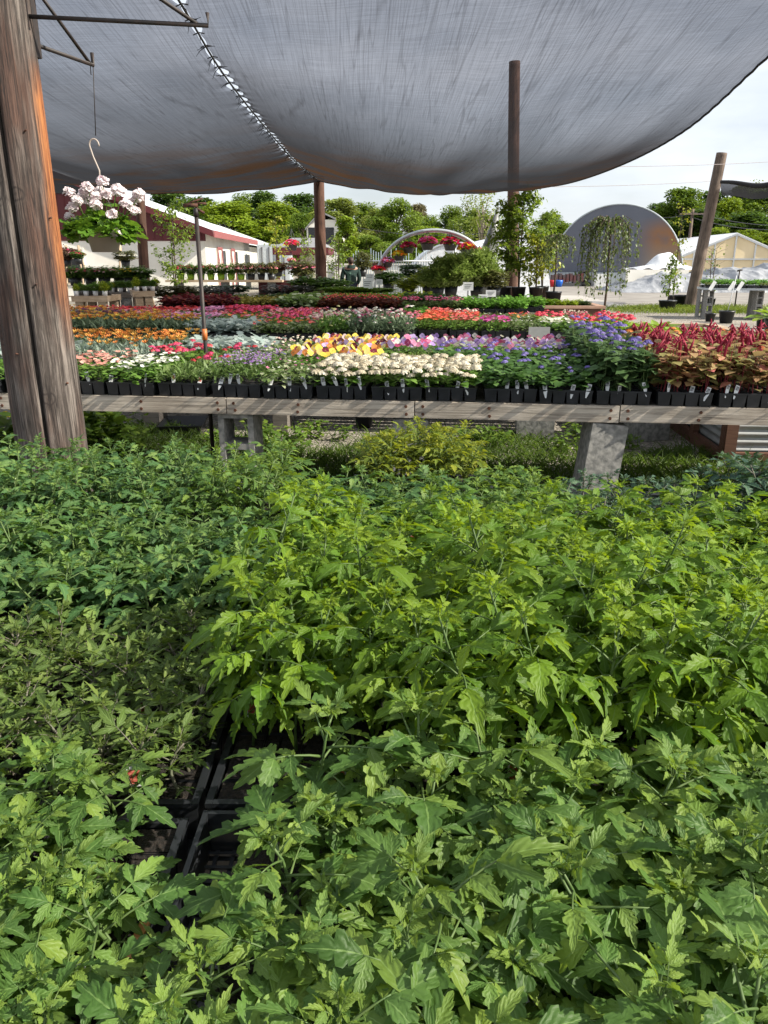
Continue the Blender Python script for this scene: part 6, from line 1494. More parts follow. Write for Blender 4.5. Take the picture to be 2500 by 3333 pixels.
cable('long power line sagging right from the slim utility pole', sagline(Vector((utop.x, 69.8, utop.z - 0.25)), at(2620, 732, 66), 0.4), 0.025, 'wire')
cable('second power line below the first, right of the utility pole', sagline(Vector((utop.x, 69.8, utop.z - 0.7)), at(2620, 742, 66), 0.45), 0.025, 'wire')
cable('power line crossing left of the utility pole over the hoop house', sagline(at(2090, 700, 72), Vector((utop.x, 69.8, utop.z - 0.3)), 0.3), 0.025, 'wire')
cable('thin wires passing before the distant trees above the hoop arch', sagline(at(1080, 722, 66), at(1640, 752, 60), 0.6), 0.02, 'wire')
sp_ = at(673, 670, 150); o = MB().tube([(0, 0, 0), (0, 0, sp_.z)], [1.0, 0.05], 8).build('church_spire', M['pole'], None, True, (sp_.x, 150, 0)); 
o.data = MB().box((0, 0, 4), (3, 3, 8)).tube([(0, 0, 8), (0, 0, sp_.z - 4), (0, 0, sp_.z)], [1.3, 0.5, 0.03], 8).mesh('church_spire', M['shingle'], False); tag(o, 'slim distant spire between the trees under the net', 'spire')

# ------------------------------------------------------------------ hoop arch with hanging baskets
AY = 24.0
ac0, ac1 = at(1222, 905, AY), at(1600, 905, AY); acx = (ac0.x + ac1.x) / 2; ar = (ac1.x - ac0.x) / 2; at_z = at(1440, 749, AY).z
ha = thing('hoop_arch', 'galvanised double pipe arch hung with flower baskets', 'arch', (acx, AY, 0))
for yy, nm in ((0, 'arch_pipe'), (0.5, 'arch_pipe')):
    MB().tube([(-ar, yy, 0)] + [(ar * math.cos(math.pi * (1 - u)), yy, ac0.z * 0.6 + (at_z - ac0.z * 0.6) * math.sin(math.pi * u) ** 0.8) for u in np.linspace(0.001, 0.999, 40)] + [(ar, yy, 0)], 0.05, 8).build(nm, M['galv'], ha)
b = MB()
for u in (0.12, 0.25, 0.38, 0.5, 0.62, 0.75, 0.88):
    p = (ar * math.cos(math.pi * (1 - u)), 0, ac0.z * 0.6 + (at_z - ac0.z * 0.6) * math.sin(math.pi * u) ** 0.8); b.tube([p, (p[0], 0.5, p[2])], 0.03, 6)
b.build('cross_tube', M['galv'], ha)
def arch_z(x):
    u = 1 - math.acos(max(-1, min(1, (x - acx) / ar))) / math.pi
    return ac0.z * 0.6 + (at_z - ac0.z * 0.6) * math.sin(math.pi * u) ** 0.8
_bm = {}
def basket(px, py, cols, label, Y=AY, w=48, green=G_FRESH, support=True, potm='grey_pot'):
    c = at(px, py, Y); s_ = w / 2500 * Y / 2
    t = thing('flower_basket', label, 'hanging basket', (c.x, Y, c.z - s_ * 0.75), 0, 'hanging flower baskets')
    MB().lathe([(0.001, -s_ * 0.5), (s_ * 0.55, -s_ * 0.5), (s_ * 0.75, s_ * 0.1), (s_ * 0.8, s_ * 0.1), (s_ * 0.8, s_ * 0.22), (0.001, s_ * 0.24)], 16).build('pot', M[potm], t)
    r = np.random.default_rng(int(px * 3 + py)); n = 150; b = MB()
    d = r.normal(0, 1, (n, 3)); d /= np.linalg.norm(d, axis=1)[:, None]; d[:, 2] = np.abs(d[:, 2]) * 0.8
    b.inst(LEAF_S, frames(r.uniform(0, 6.28, n), r.uniform(-0.6, 0.8, n), r.uniform(-0.5, 0.5, n)) * (s_ * 0.38), d * s_ * np.array((0.95, 0.95, 0.7)) * r.uniform(0.4, 1, n)[:, None] + (0, 0, s_ * 0.2), np.clip(r.normal(0.5, 0.2, n), 0, 1))
    b.build('leaves', TM['bright'], t)
    n = 130; b = MB(); d = r.normal(0, 1, (n, 3)); d /= np.linalg.norm(d, axis=1)[:, None]; d[:, 2] = np.abs(d[:, 2]) * 0.85
    key = tuple(cols)
    if key not in _bm: _bm[key] = leafy('basket petals', list(cols), 0.25, None, 0.55, const=True, vary=0.0)
    b.inst(FLW['five'], frames(r.uniform(0, 6.28, n), r.uniform(-0.8, 0.4, n), r.uniform(-0.6, 0.6, n)) * (s_ * 0.20), d * s_ * np.array((1.05, 1.05, 0.85)) + (0, 0, s_ * 0.22), r.uniform(0, 1, n))
    b.build('blossom', _bm[key], t)
    b = MB(); zt = (arch_z(c.x) - (c.z - s_ * 0.75)) if support else s_ * 2.4
    zt = max(zt, s_ * 1.2)
    for a in (0.5, 2.6, 4.7): b.tube([(s_ * 0.78 * math.cos(a), s_ * 0.78 * math.sin(a), s_ * 0.2), (0, 0, zt)], 0.008, 4)
    b.build('hanger', M['wire'], t)
    return t
basket(1232, 868, (CORAL, HOT, RED), 'coral-red flower basket lowest at the left foot of the arch', w=40, potm='taupe_pot')
basket(1262, 842, (LAV, PINK, CORAL), 'lilac and pink flower basket low on the left of the arch', w=40)
basket(1300, 820, (YEL, (0.5, 0.5, 0.05), ORG), 'yellow-green flower basket on the left of the arch', w=42)
basket(1330, 792, (WINE, HOT, RED), 'dark red flower basket left of the arch top', w=46)
basket(1392, 776, ((0.6, 0.03, 0.2), PINK, HOT), 'magenta and white flower basket left at the arch top', w=54)
basket(1466, 778, (WINE, RED, HOT), 'wine-red flower basket right at the arch top', w=54)
basket(1520, 796, (HOT, RED, YEL), 'red and yellow flower basket right of the arch top', w=52)
basket(1560, 812, (PINK, (0.85, 0.55, 0.6), CORAL), 'soft pink flower basket low on the right of the arch', w=46)
basket(950, 785, (CORAL, PINK, HOT), 'coral flower basket hanging by the low red-trimmed shed', Y=33, w=44, support=False)
basket(948, 842, (PINK, CREAM, CORAL), 'half-hidden basket under the coral one by the shed', Y=33, w=26, support=False)
# rolled plastic curtain hanging at the arch's right leg
rp = at(1622, 672, 22); rb_ = at(1580, 868, 22)
b = MB(); b.tube([(rb_.x, 22, 0.3), (rb_.x, 22, rb_.z), ((rb_.x + rp.x) / 2 + 0.02, 22, (rb_.z + rp.z) / 2), (rp.x, 22, rp.z)], [0.30, 0.28, 0.17, 0.02], 14)
tag(b.build('rolled_curtain', mat('cloudy plastic', (0.10, 0.105, 0.11), 0.35, (0.26, 0.27, 0.27), 3, (1, 1, 0.3))), 'tall pointed roll of cloudy plastic beside the leafy trees', 'plastic roll')
# pale tunnel behind the arch
p0 = at(1480, 860, 33)
def ft(u, v): a = math.pi * (1 - u); return (1.9 * math.cos(a), 6 * v, 2.25 * math.sin(a) ** 0.8 + 0.0)
t = thing('small_tunnel', 'small white plastic tunnel seen through the arch', 'greenhouse', (p0.x, 33, 0))
b = MB(); b.grid(ft, 24, 8); b.add([ft(u, 0) for u in np.linspace(0, 1, 25)], np.array([list(range(25))])); b.build('cover', M['tarp_white'], t)
b = MB(); b.tube([ft(u, -0.005) for u in np.linspace(0, 1, 25)], 0.05, 6); b.tube([(0, -0.06, 0), (0, -0.06, 2.2)], 0.035, 6); b.tube([(-1.3, -0.06, 1.2), (1.3, -0.06, 1.2)], 0.03, 6); b.build('hoop', M['galv'], t)
p0 = at(1660, 850, 34); t = thing('small_tunnel', 'white tunnel end behind the leafy potted trees', 'greenhouse', (p0.x, 36, 0))
b = MB(); b.grid(lambda u, v: tuple(np.array(ft(u, v)) * np.array((1.15, 1, 1.15))), 24, 8); b.add([tuple(np.array(ft(u, 0)) * np.array((1.15, 1, 1.15))) for u in np.linspace(0, 1, 25)], np.array([list(range(25))])); b.build('cover', M['tarp_white'], t)
# blue-grey railings and white benches behind the arch
f0 = at(1150, 850, 30); f1 = at(1420, 850, 30)
t = thing('metal_railing', 'pale metal railing with upright stakes behind the hoop arch', 'railing', (0, 30, 0))
b = MB(); b.tube([(f0.x, 0, 1.55), (f1.x, 0, 1.55)], 0.03, 6); b.tube([(f0.x, 0, 1.0), (f1.x, 0, 1.0)], 0.025, 6); b.build('rail', M['galv'], t)
rs = random.Random(12)
b = MB()
for k in range(34): x = f0.x + (f1.x - f0.x) * k / 33; b.tube([(x, 0.04, 0), (x, 0.04, rs.uniform(1.55, 2.1))], 0.016, 5)
b.build('stake', mat('pale blue stakes', (0.16, 0.22, 0.26), 0.5, (0.26, 0.30, 0.32), 2), t)
o = MB().box((0, 0, 0.7), (5.2, 0.5, 1.4)).box((0, -0.02, 1.42), (5.3, 0.6, 0.04)).build('white_counter', M['barn_white'], None, False, (at(1290, 850, 33).x, 34.5, 0)); tag(o, 'white counter wall behind the railing and arch', 'counter')

# ------------------------------------------------------------------ person
PY = 23.0
head_top = at(1147, 838, PY); Hh = head_top.z
person = thing('person', 'person seen from behind in dark green hooded jacket among plants', 'person', (head_top.x - 0.05, PY, 0), 0.25)
def skin_mesh(name, verts, edges, radii, m, parent, root=0, sub=2):
    me = bpy.data.meshes.new(name); me.from_pydata(verts, edges, []); me.update()
    o = bpy.data.objects.new(name, me); C.objects.link(o)
    bmod = o.modifiers.new('Skin', 'SKIN'); sm = o.modifiers.new('Subd', 'SUBSURF'); sm.levels = sub; sm.render_levels = sub
    for i, rr in enumerate(radii):
        sv = me.skin_vertices[0].data[i]; sv.radius = rr if isinstance(rr, tuple) else (rr, rr); sv.use_root = (i == root)
    me.materials.append(m); o.parent = parent
    return o
k = Hh / 1.70
V = [(0, 0, 0.95), (0, 0.01, 1.15), (0, 0.02, 1.38), (0, 0.0, 1.46), (0, -0.02, 1.54), (0, -0.02, 1.62),           # pelvis..head
     (0.19, 0.0, 1.38), (0.25, -0.02, 1.12), (0.22, -0.14, 0.92), (0.21, -0.20, 0.86),                                # right arm, bent forward
     (-0.19, 0.0, 1.38), (-0.26, 0.0, 1.10), (-0.25, -0.05, 0.84), (-0.25, -0.07, 0.77),
     (0.09, 0, 0.90), (0.10, 0, 0.48), (0.10, 0.02, 0.08), (0.10, -0.13, 0.04), (-0.09, 0, 0.90), (-0.10, 0, 0.48), (-0.10, 0.02, 0.08), (-0.10, -0.13, 0.04)]
V = [(x * k, -y * k, z * k) for x, y, z in V]
E = [(0, 1), (1, 2), (2, 3), (3, 4), (4, 5), (2, 6), (6, 7), (7, 8), (8, 9), (2, 10), (10, 11), (11, 12), (12, 13), (0, 14), (14, 15), (15, 16), (16, 17), (0, 18), (18, 19), (19, 20), (20, 21)]
Rd = [(0.14, 0.10), (0.125, 0.09), (0.14, 0.09), (0.055, 0.055), (0.075, 0.09), (0.072, 0.085), 0.055, 0.042, 0.033, 0.03, 0.055, 0.042, 0.033, 0.03, 0.085, 0.06, 0.042, 0.035, 0.085, 0.06, 0.042, 0.035]
skin_mesh('body', V, E, [tuple(q * k for q in r_) if isinstance(r_, tuple) else r_ * k for r_ in Rd], M['skin'], person)
JV = [(0, 0, 0.82), (0, 0.01, 1.0), (0, 0.01, 1.18), (0, 0.02, 1.37), (0, 0.0, 1.45), (0.20, 0.0, 1.375), (0.265, -0.02, 1.12), (0.23, -0.13, 0.94), (-0.20, 0, 1.375), (-0.275, 0, 1.10), (-0.265, -0.04, 0.88)]
JV = [(x * k, -y * k, z * k) for x, y, z in JV]
skin_mesh('jacket', JV, [(0, 1), (1, 2), (2, 3), (3, 4), (3, 5), (5, 6), (6, 7), (3, 8), (8, 9), (9, 10)], [tuple(q * k for q in r_) if isinstance(r_, tuple) else r_ * k for r_ in [(0.19, 0.145), (0.185, 0.14), (0.18, 0.13), (0.165, 0.12), (0.085, 0.085), 0.083, 0.066, 0.052, 0.083, 0.066, 0.052]], M['jacket'], person, 1)
skin_mesh('trousers', [V[0], V[14], V[15], V[16], V[18], V[19], V[20]], [(0, 1), (1, 2), (2, 3), (0, 4), (4, 5), (5, 6)], [tuple(q * k for q in (0.16, 0.12)), 0.10 * k, 0.075 * k, 0.06 * k, 0.10 * k, 0.075 * k, 0.06 * k], M['jeans'], person)
def hr_(u, v):
    a = 2 * math.pi * u; ph_ = v * math.pi * (0.60 + 0.16 * max(0, -math.sin(a)))
    return (0.088 * k * math.sin(ph_) * math.cos(a), -0.012 * k + 0.105 * k * math.sin(ph_) * math.sin(a) * (1.0), 1.605 * k + 0.112 * k * math.cos(ph_) * (1 + 0.06 * math.sin(5 * a)))
MB().grid(hr_, 24, 12).build('hair', M['hair'], person)
MB().grid(lambda u, v: (0.13 * k * math.cos(2 * math.pi * u) * (1 - 0.35 * v), -0.085 * k + 0.07 * k * math.sin(2 * math.pi * u) * (1 - 0.2 * v), (1.40 + 0.09 * math.sin(v * math.pi)) * k), 20, 8).build('hood', M['jacket'], person)
MB().grid(lambda u, v: ((-0.14 + 0.12 * u) * k, (-0.135 - 0.02 * math.sin(math.pi * u)) * k, (1.02 + 0.26 * v) * k), 6, 8).build('back_print', M['jacket_patch'], person)

# ------------------------------------------------------------------ shrubs and potted plants behind the benches
def bush_mesh(seed, n, ramp, tpl, leaf, cone=0.0, fine=False, name='bush'):
    r = np.random.default_rng(seed); b = MB()
    d = r.normal(0, 1, (n, 3)); d /= np.linalg.norm(d, axis=1)[:, None]
    rad = r.uniform(0.15, 1, n) ** 0.45
    P = d * rad[:, None] * np.array((0.5, 0.5, 0.5)); P[:, 2] += 0.5
    if cone: P[:, :2] *= (1 - cone * P[:, 2:3])
    bump = 1 + 0.14 * np.sin(9 * P[:, 0:1] + seed) * np.sin(8 * P[:, 1:2]) + 0.12 * np.sin(11 * P[:, 2:3] + seed); P = P * bump; P[:, 2] = np.maximum(P[:, 2], 0.02)
    el = r.uniform(0.5, 1.5, n) if fine else r.uniform(-0.5, 0.9, n)
    b.inst(tpl, frames(r.uniform(0, 6.28, n), el, r.uniform(-0.5, 0.5, n)) * (leaf * r.uniform(0.6, 1.3, n))[:, None, None], P, np.clip(r.normal(0.5, 0.22, n), 0, 1))
    for k in range(14): a = r.uniform(0, 6.28); b.tube([(0, 0, 0), (0.18 * math.cos(a), 0.18 * math.sin(a), 0.4), (0.36 * math.cos(a), 0.36 * math.sin(a), 0.75)], [0.012, 0.008, 0.004], 4, mi=1)
    m = leafy(name + ' leaves', ramp, 0.32, tuple(min(1, c * 1.7) for c in ramp[1]), 0.5, vary=0.12)
    return b.mesh('foliage', [m, M['bark']])
BU = {'dark': bush_mesh(1, 1500, G_DARK, LEAF_S, 0.12, name='dark bush'), 'fresh': bush_mesh(2, 1500, G_FRESH, LEAF_S, 0.13, name='fresh bush'), 'lime': bush_mesh(3, 1300, [(0.16, 0.24, 0.015), (0.28, 0.36, 0.02), (0.42, 0.48, 0.04)], LEAF_S, 0.14, name='lime bush'),
      'fennel': bush_mesh(4, 5200, [(0.12, 0.18, 0.03), (0.20, 0.28, 0.06), (0.30, 0.38, 0.10)], LEAF_N, 0.17, fine=True, name='feathery plant'), 'grey': bush_mesh(5, 1600, [(0.035, 0.04, 0.03), (0.07, 0.075, 0.06), (0.12, 0.12, 0.10)], LEAF_N, 0.14, name='grey bush'),
      'olive': bush_mesh(6, 1500, [(0.06, 0.07, 0.02), (0.11, 0.12, 0.035), (0.20, 0.19, 0.07)], LEAF_S, 0.12, name='olive bush'), 'grassy': bush_mesh(7, 4200, [(0.09, 0.17, 0.015), (0.15, 0.26, 0.02), (0.24, 0.34, 0.04)], LEAF_N, 0.22, fine=True, name='grassy plant'),
      'bronze': bush_mesh(8, 1500, [(0.05, 0.02, 0.015), (0.10, 0.05, 0.03), (0.20, 0.14, 0.05)], LEAF_S, 0.12, name='bronze bush')}
BLOOM = {c: leafy(c + ' bush petals', v, 0.25, None, 0.55, const=True, vary=0.0) for c, v in {'pink': [(0.80, 0.35, 0.45), (0.85, 0.55, 0.58), HOT], 'red': [HOT, RED, (0.7, 0.05, 0.15)], 'yellow': [YEL, (0.9, 0.6, 0.05)], 'white': [WHITE, CREAM], 'peach': [SALMON, (0.75, 0.3, 0.2), PINK]}.items()}
def bloom_mesh(c, n=70, seed=0):
    r = np.random.default_rng(seed + n); d = r.normal(0, 1, (n, 3)); d /= np.linalg.norm(d, axis=1)[:, None]; d[:, 2] = np.abs(d[:, 2])
    b = MB(); b.inst(FLW['puff'], frames(r.uniform(0, 6.28, n), r.uniform(-0.6, 0.6, n), r.uniform(-0.6, 0.6, n)) * 0.055, d * 0.5 * np.array((1, 1, 0.55)) + (0, 0, 0.5), r.uniform(0, 1, n)); return b.mesh('blossom', BLOOM[c])
BLM = {c: bloom_mesh(c) for c in BLOOM}
def bush(px, py_top, py_bot, wpx, Y, kind, label, bloom=None, z0=None, pot_h=0.22, potm='black_plastic', group='potted plants behind the benches', sign=None):
    top = at(px, py_top, Y); bot = at(px, py_bot, Y).z if z0 is None else z0
    w = wpx / 2500 * Y; h = max(0.15, top.z - bot)
    pr = min(w * 0.30, 0.15); ph_ = min(pot_h, 0.35 * h + 0.05)
    t = thing('potted_plant', label, 'potted plant', (top.x, Y, max(0.0, bot - 0.0)), rf.uniform(0, 6.28), group)
    MB().lathe([(0.001, 0.002), (pr * 0.78, 0.002), (pr, ph_), (pr * 0.93, ph_), (0.001, ph_ * 0.9)], 16).build('pot', M[potm], t)
    o = put('foliage', BU[kind], t, (0, 0, ph_ * 0.8)); o.scale = (w, w, h - ph_ * 0.8)
    if bloom: o = put('blossom', BLM[bloom], t, (0, 0, ph_ * 0.8)); o.scale = (w, w, h - ph_ * 0.8)
    return t
def card(px, py, wpx, hpx, Y, label, z0=0.0, name='sign_card'):
    c = at(px, py, Y); w = wpx / 2500 * Y; h = hpx / 2500 * Y * 1.0
    t = thing(name, label, 'sign', (c.x, Y, z0))
    MB().box((0, 0, c.z - z0), (w, 0.012, h)).build('card', M['white'], t, False)
    MB().box((0, 0.012, (c.z - z0 - h * 0.3) / 2), (0.02, 0.008, c.z - z0 - h * 0.3)).build('stake', M['wire'], t, False)
    lines = MB()
    for k in range(3): lines.box((-w * 0.05 * k, -0.0075, c.z - z0 + h * (0.22 - 0.2 * k)), (w * (0.7 - 0.12 * k), 0.002, h * 0.05))
    lines.build('lettering', M['grey_pot'], t, False)
    return t
# behind the farthest bench: herbs, shrubs on the ground or low stands
for a in (
 (650, 935, 985, 210, 17.5, 'grey', 'wide dark grey-leaved shrub left of the person'),
 (560, 930, 1000, 170, 16.5, 'olive', 'olive shrub beside the left plant benches'),
 (740, 925, 975, 150, 19, 'dark', 'low dark green plant behind the wine-red coleus'),
 (930, 930, 985, 190, 18, 'grey', 'smoky grey mounded shrub behind the caladiums'),
 (1010, 895, 975, 140, 19, 'fresh', 'fresh green leafy shrub at the base of the seam pole'),
 (1075, 905, 970, 120, 18.5, 'fresh', 'fresh green shrub just left of the person'),
 (1130, 935, 972, 150, 16.2, 'grassy', 'bright grassy plant in front of the person'),
 (1200, 938, 972, 150, 16.4, 'grassy', 'bright grassy plant right of the person'),
 (1265, 880, 950, 90, 20, 'fresh', 'leafy plant between the person and white cards'),
 (1330, 905, 965, 95, 17.5, 'lime', 'lime-yellow plant left of the feathery plants'),
 (1395, 870, 960, 100, 18.5, 'lime', 'tall lime-green plant under the arch'),
 (1345, 855, 930, 90, 22, 'dark', 'dark upright plant under the left of the arch'),
 (1470, 845, 965, 150, 17, 'fennel', 'feathery green plant in the middle under the arch'),
 (1555, 832, 965, 150, 17.3, 'fennel', 'tall feathery green plant left of the leafy trees'),
 (1425, 880, 968, 110, 16.8, 'fennel', 'feathery plant left of the other two'),
 (1610, 880, 970, 90, 17.0, 'olive', 'olive-leaved plant at the foot of the leafy trees'),
 (1235, 850, 900, 70, 27, 'bronze', 'bronze-leaved plant behind the person'),
 (905, 850, 900, 80, 29, 'bronze', 'bronze and pink plant by the maroon planter'),
): bush(*a)
bush(1180, 820, 900, 60, 26, 'olive', 'thin olive shrub directly right of the seam pole')
bush(985, 850, 920, 90, 27, 'olive', 'rose-like plant with peach flowers left of the seam pole', 'peach')
# row of lime pots with roses on a stand in front of the barn
st_y = 24.5
s0 = at(560, 905, st_y); s1 = at(905, 905, st_y)
t = thing('plant_stand', 'long narrow plank stand carrying lime pots before the barn', 'plant stand', ((s0.x + s1.x) / 2, st_y, 0), 0)
zst = at(700, 911, st_y).z
MB().box((0, 0, zst - 0.03), (s1.x - s0.x + 0.3, 0.5, 0.06)).build('plank', M['tan_board'], t, False)
for x_ in (-(s1.x - s0.x) / 2 + 0.2, 0, (s1.x - s0.x) / 2 - 0.2): MB().box((x_, 0, (zst - 0.06) / 2), (0.2, 0.4, zst - 0.06)).build('leg', M['concrete'], t, False)
kinds = ['red', 'red', 'red', 'pink', 'pink', 'pink', 'peach', 'peach', 'peach', 'peach']
for i in range(10):
    px = 585 + i * 33
    pl = 'plastic_lime' if i < 7 else 'black_plastic'
    col = {'red': 'bright red', 'pink': 'pink', 'peach': 'peach'}[kinds[i]]
    bush(px, 855, 911, 40, st_y, 'fresh' if i < 6 else 'olive', f'{col} flowering plant in {"lime" if i < 7 else "black"} pot, {ORD[i]} from left on the plank stand', kinds[i], zst, 0.17, pl, 'flower pots on the plank stand')
for px, m, lab in ((712, 'plastic_blue', 'blue plastic tub under the plank stand'), (753, 'plastic_red', 'red plastic tub under the plank stand')):
    c = on(px, 946, 0.0); c = at(px, 944, 25.4)
    o = MB().lathe([(0.001, 0.0), (0.12, 0.0), (0.165, 0.30), (0.172, 0.30), (0.172, 0.33), (0.155, 0.33), (0.11, 0.03)], 20).build('tub', M[m], None, True, (c.x, 25.4, 0.0)); o.scale = (1.0 if m == 'plastic_blue' else 0.8,) * 2 + (1.25 if m == 'plastic_blue' else 1.0,); tag(o, lab, 'tub')

# left plant benches with little pots
lb_y = 17.2
def small_bench(label, px0, px1, py, Y, wood, dy=0.8, rot=0.0, deep=0.9):
    a, c = at(px0, py, Y), at(px1, py, Y); z = a.z
    t = thing('plant_bench', label, 'bench', ((a.x + c.x) / 2, Y, 0), rot)
    L = c.x - a.x
    MB().box((0, deep / 2, z - 0.05), (L, deep, 0.10)).build('top', M[wood], t, False)
    for x_ in (-L / 2 + 0.12, L / 2 - 0.12):
        for y_ in (0.1, deep - 0.1): MB().box((x_, y_, (z - 0.1) / 2), (0.14, 0.14, z - 0.1)).build('leg', M['concrete'] if wood == 'deck' else M[wood], t, False)
    return t, z, a.x, c.x
for label, px0, px1, py, Y, wood, rot in (('pale timber bench nearest the split pole, with white pots', 232, 348, 964, 14.5, 'tan_board', 0.05), ('grey bench on concrete legs between the two timber ones', 350, 428, 952, 16.5, 'deck', 0.05),
                                          ('short timber bench left of the olive shrub', 432, 502, 948, 15.5, 'tan_board', 0.35), ('timber plant bench left of the split pole', -160, 25, 975, 14.0, 'tan_board', 0.05)):
    t, z, xa, xc = small_bench(label, px0, px1, py, Y, wood, rot=rot)
    short = {232: 'timber bench nearest the split pole', 350: 'grey bench on concrete legs', 432: 'short timber bench by the olive shrub', -160: 'timber bench left of the split pole'}[px0]
    n = max(3, int((xc - xa) / 0.13))
    for j in range(2):
        for i in range(n):
            x = xa + 0.07 + (xc - xa - 0.14) * i / max(1, n - 1); y = Y + 0.10 + 0.22 * j + math.tan(rot) * (x - (xa + xc) / 2)
            nm = thing('small_pot_plant', f'{ORD[min(19, i)]} {"white" if j == 0 else "grey"} herb pot from left, {short}', 'potted plant', (x, y, z), 0, 'small herb pots on the left benches')
            put('pot', bpy.data.meshes.get('herb_pot_%d' % j) or MB().lathe([(0.001, 0), (0.04, 0), (0.052, 0.09), (0.048, 0.09), (0.001, 0.08)], 12).mesh('herb_pot_%d' % j, M['plastic_white'] if j == 0 else M['grey_pot']), nm)
            o = put('foliage', BU['fresh' if (i + j) % 3 else 'lime'], nm, (0, 0, 0.07)); s_ = rf.uniform(0.12, 0.17); o.scale = (s_, s_, s_ * 1.1)
for i, (px, bl) in enumerate(((240, 'pink'), (290, 'white'), (335, 'pink'), (385, 'yellow'), (420, 'yellow'), (20, 'red'), (455, 'white'))):
    bush(px, 865, 930, 85, 19.5 + 0.5 * (i % 2), 'fresh', f'{"rose" if bl == "pink" else bl}-flowered green shrub, {ORD[i]} in the row behind the herb benches', bl, None, 0.2, 'black_plastic', 'flowering shrubs behind the herb benches')
# step ladders with blooms
for px, lab, pxw in ((240, 'wooden step ladder left of the basket with pink flowers', 60), (425, 'wooden step ladder below the geranium basket holding white flowers', 90)):
    c = at(px, 900, 27); t = thing('step_ladder', lab, 'ladder', (c.x, 27, 0)); w = pxw / 2500 * 27; hh_ = at(px, 798, 27).z
    for s_ in (-1, 1):
        MB().tube([(s_ * w / 2, 0, 0), (s_ * w / 3.2, 0.15, hh_)], 0.03, 6).build('rail', M['tan_board'], t)
        MB().tube([(s_ * w / 2, 0.8, 0), (s_ * w / 3.2, 0.2, hh_)], 0.03, 6).build('rear_leg', M['tan_board'], t)
    for q in range(1, 5): MB().box((0, 0.03 * q + 0.02, hh_ * q / 5), (w * (1 - 0.06 * q) * 0.9, 0.14, 0.035)).build('step', M['tan_board'], t, False)
bush(212, 800, 868, 60, 26, 'bronze', 'pink-flowered plant on the ladder beside the split pole', 'pink')
bush(252, 815, 860, 44, 25.8, 'fresh', 'magenta-flowered plant beside the left ladder', 'red')
bush(405, 815, 870, 70, 26.4, 'olive', 'white-flowered plant on the right ladder', 'white')

# small trees in pots
YL = leafy('young tree leaves', [(0.06, 0.12, 0.012), (0.12, 0.20, 0.02), (0.24, 0.32, 0.03)], 0.38, (0.28, 0.38, 0.03), 0.45, vary=0.0)
WL = leafy('weeping tree leaves', [(0.05, 0.08, 0.025), (0.09, 0.13, 0.04), (0.16, 0.20, 0.07)], 0.32, (0.18, 0.24, 0.05), 0.45, vary=0.0)
YGOLD = leafy('golden young leaves', [(0.14, 0.18, 0.012), (0.26, 0.30, 0.02), (0.42, 0.42, 0.03)], 0.38, (0.4, 0.42, 0.03), 0.45, vary=0.0)
def young_tree(px, py_top, py_bot, wpx, Y, label, z0, n=1300, leaf=0.085, m=None, f0=0.28, seed=1, stems=2, potr=0.17):
    top = at(px, py_top, Y); h = top.z - z0; w = wpx / 2500 * Y / 2; r = np.random.default_rng(seed)
    t = thing('young_tree', label, 'tree', (top.x, Y, z0), 0, 'young trees for sale')
    MB().lathe([(0.001, 0.002), (potr * 0.8, 0.002), (potr, 0.30), (potr * 1.04, 0.30), (potr * 1.04, 0.33), (potr * 0.94, 0.33), (0.001, 0.30)], 18).build('pot', M['black_plastic'], t)
    tb_, cb = MB(), MB(); tips = []
    for s_ in range(stems):
        a = r.uniform(0, 6.28); dx, dy = 0.12 * math.cos(a) * (s_ > 0), 0.12 * math.sin(a) * (s_ > 0)
        pts = [(0, 0, 0.28), (dx * 0.6, dy * 0.6, h * 0.35), (dx, dy, h * 0.65), (dx * 1.3, dy * 1.3, h * 0.97)]
        tb_.tube(pts, [0.022, 0.017, 0.011, 0.004], 7)
        for q in range(16):
            f = f0 + (0.97 - f0) * (q + r.uniform(0, 1)) / 16; a = r.uniform(0, 6.28); L = w * (0.5 + 0.55 * math.sin(math.pi * min(1, (f - f0) / (1 - f0) * 0.9 + 0.1))) * r.uniform(0.6, 1.1)
            p0 = np.array((dx * f, dy * f, h * f)); p2 = p0 + (L * math.cos(a), L * math.sin(a), L * r.uniform(0.1, 0.7)); tb_.tube([tuple(p0), tuple((p0 + p2) / 2 + (0, 0, 0.03)), tuple(p2)], [0.007, 0.005, 0.002], 4)
            tips.append((p0, p2))
    k = n // len(tips)
    for p0, p2 in tips:
        f = r.uniform(0.15, 1.05, k)[:, None]; P = p0 + (p2 - p0) * f + r.normal(0, 0.055, (k, 3))
        cb.inst(LEAF_S, frames(r.uniform(0, 6.28, k), r.uniform(-0.9, 0.5, k), r.uniform(-0.5, 0.5, k)) * (leaf * r.uniform(0.6, 1.25, k))[:, None, None], P, np.clip(r.normal(0.5, 0.25, k), 0, 1))
    tb_.build('trunk', M['bark'], t); cb.build('crown', m or YL, t)
    return t
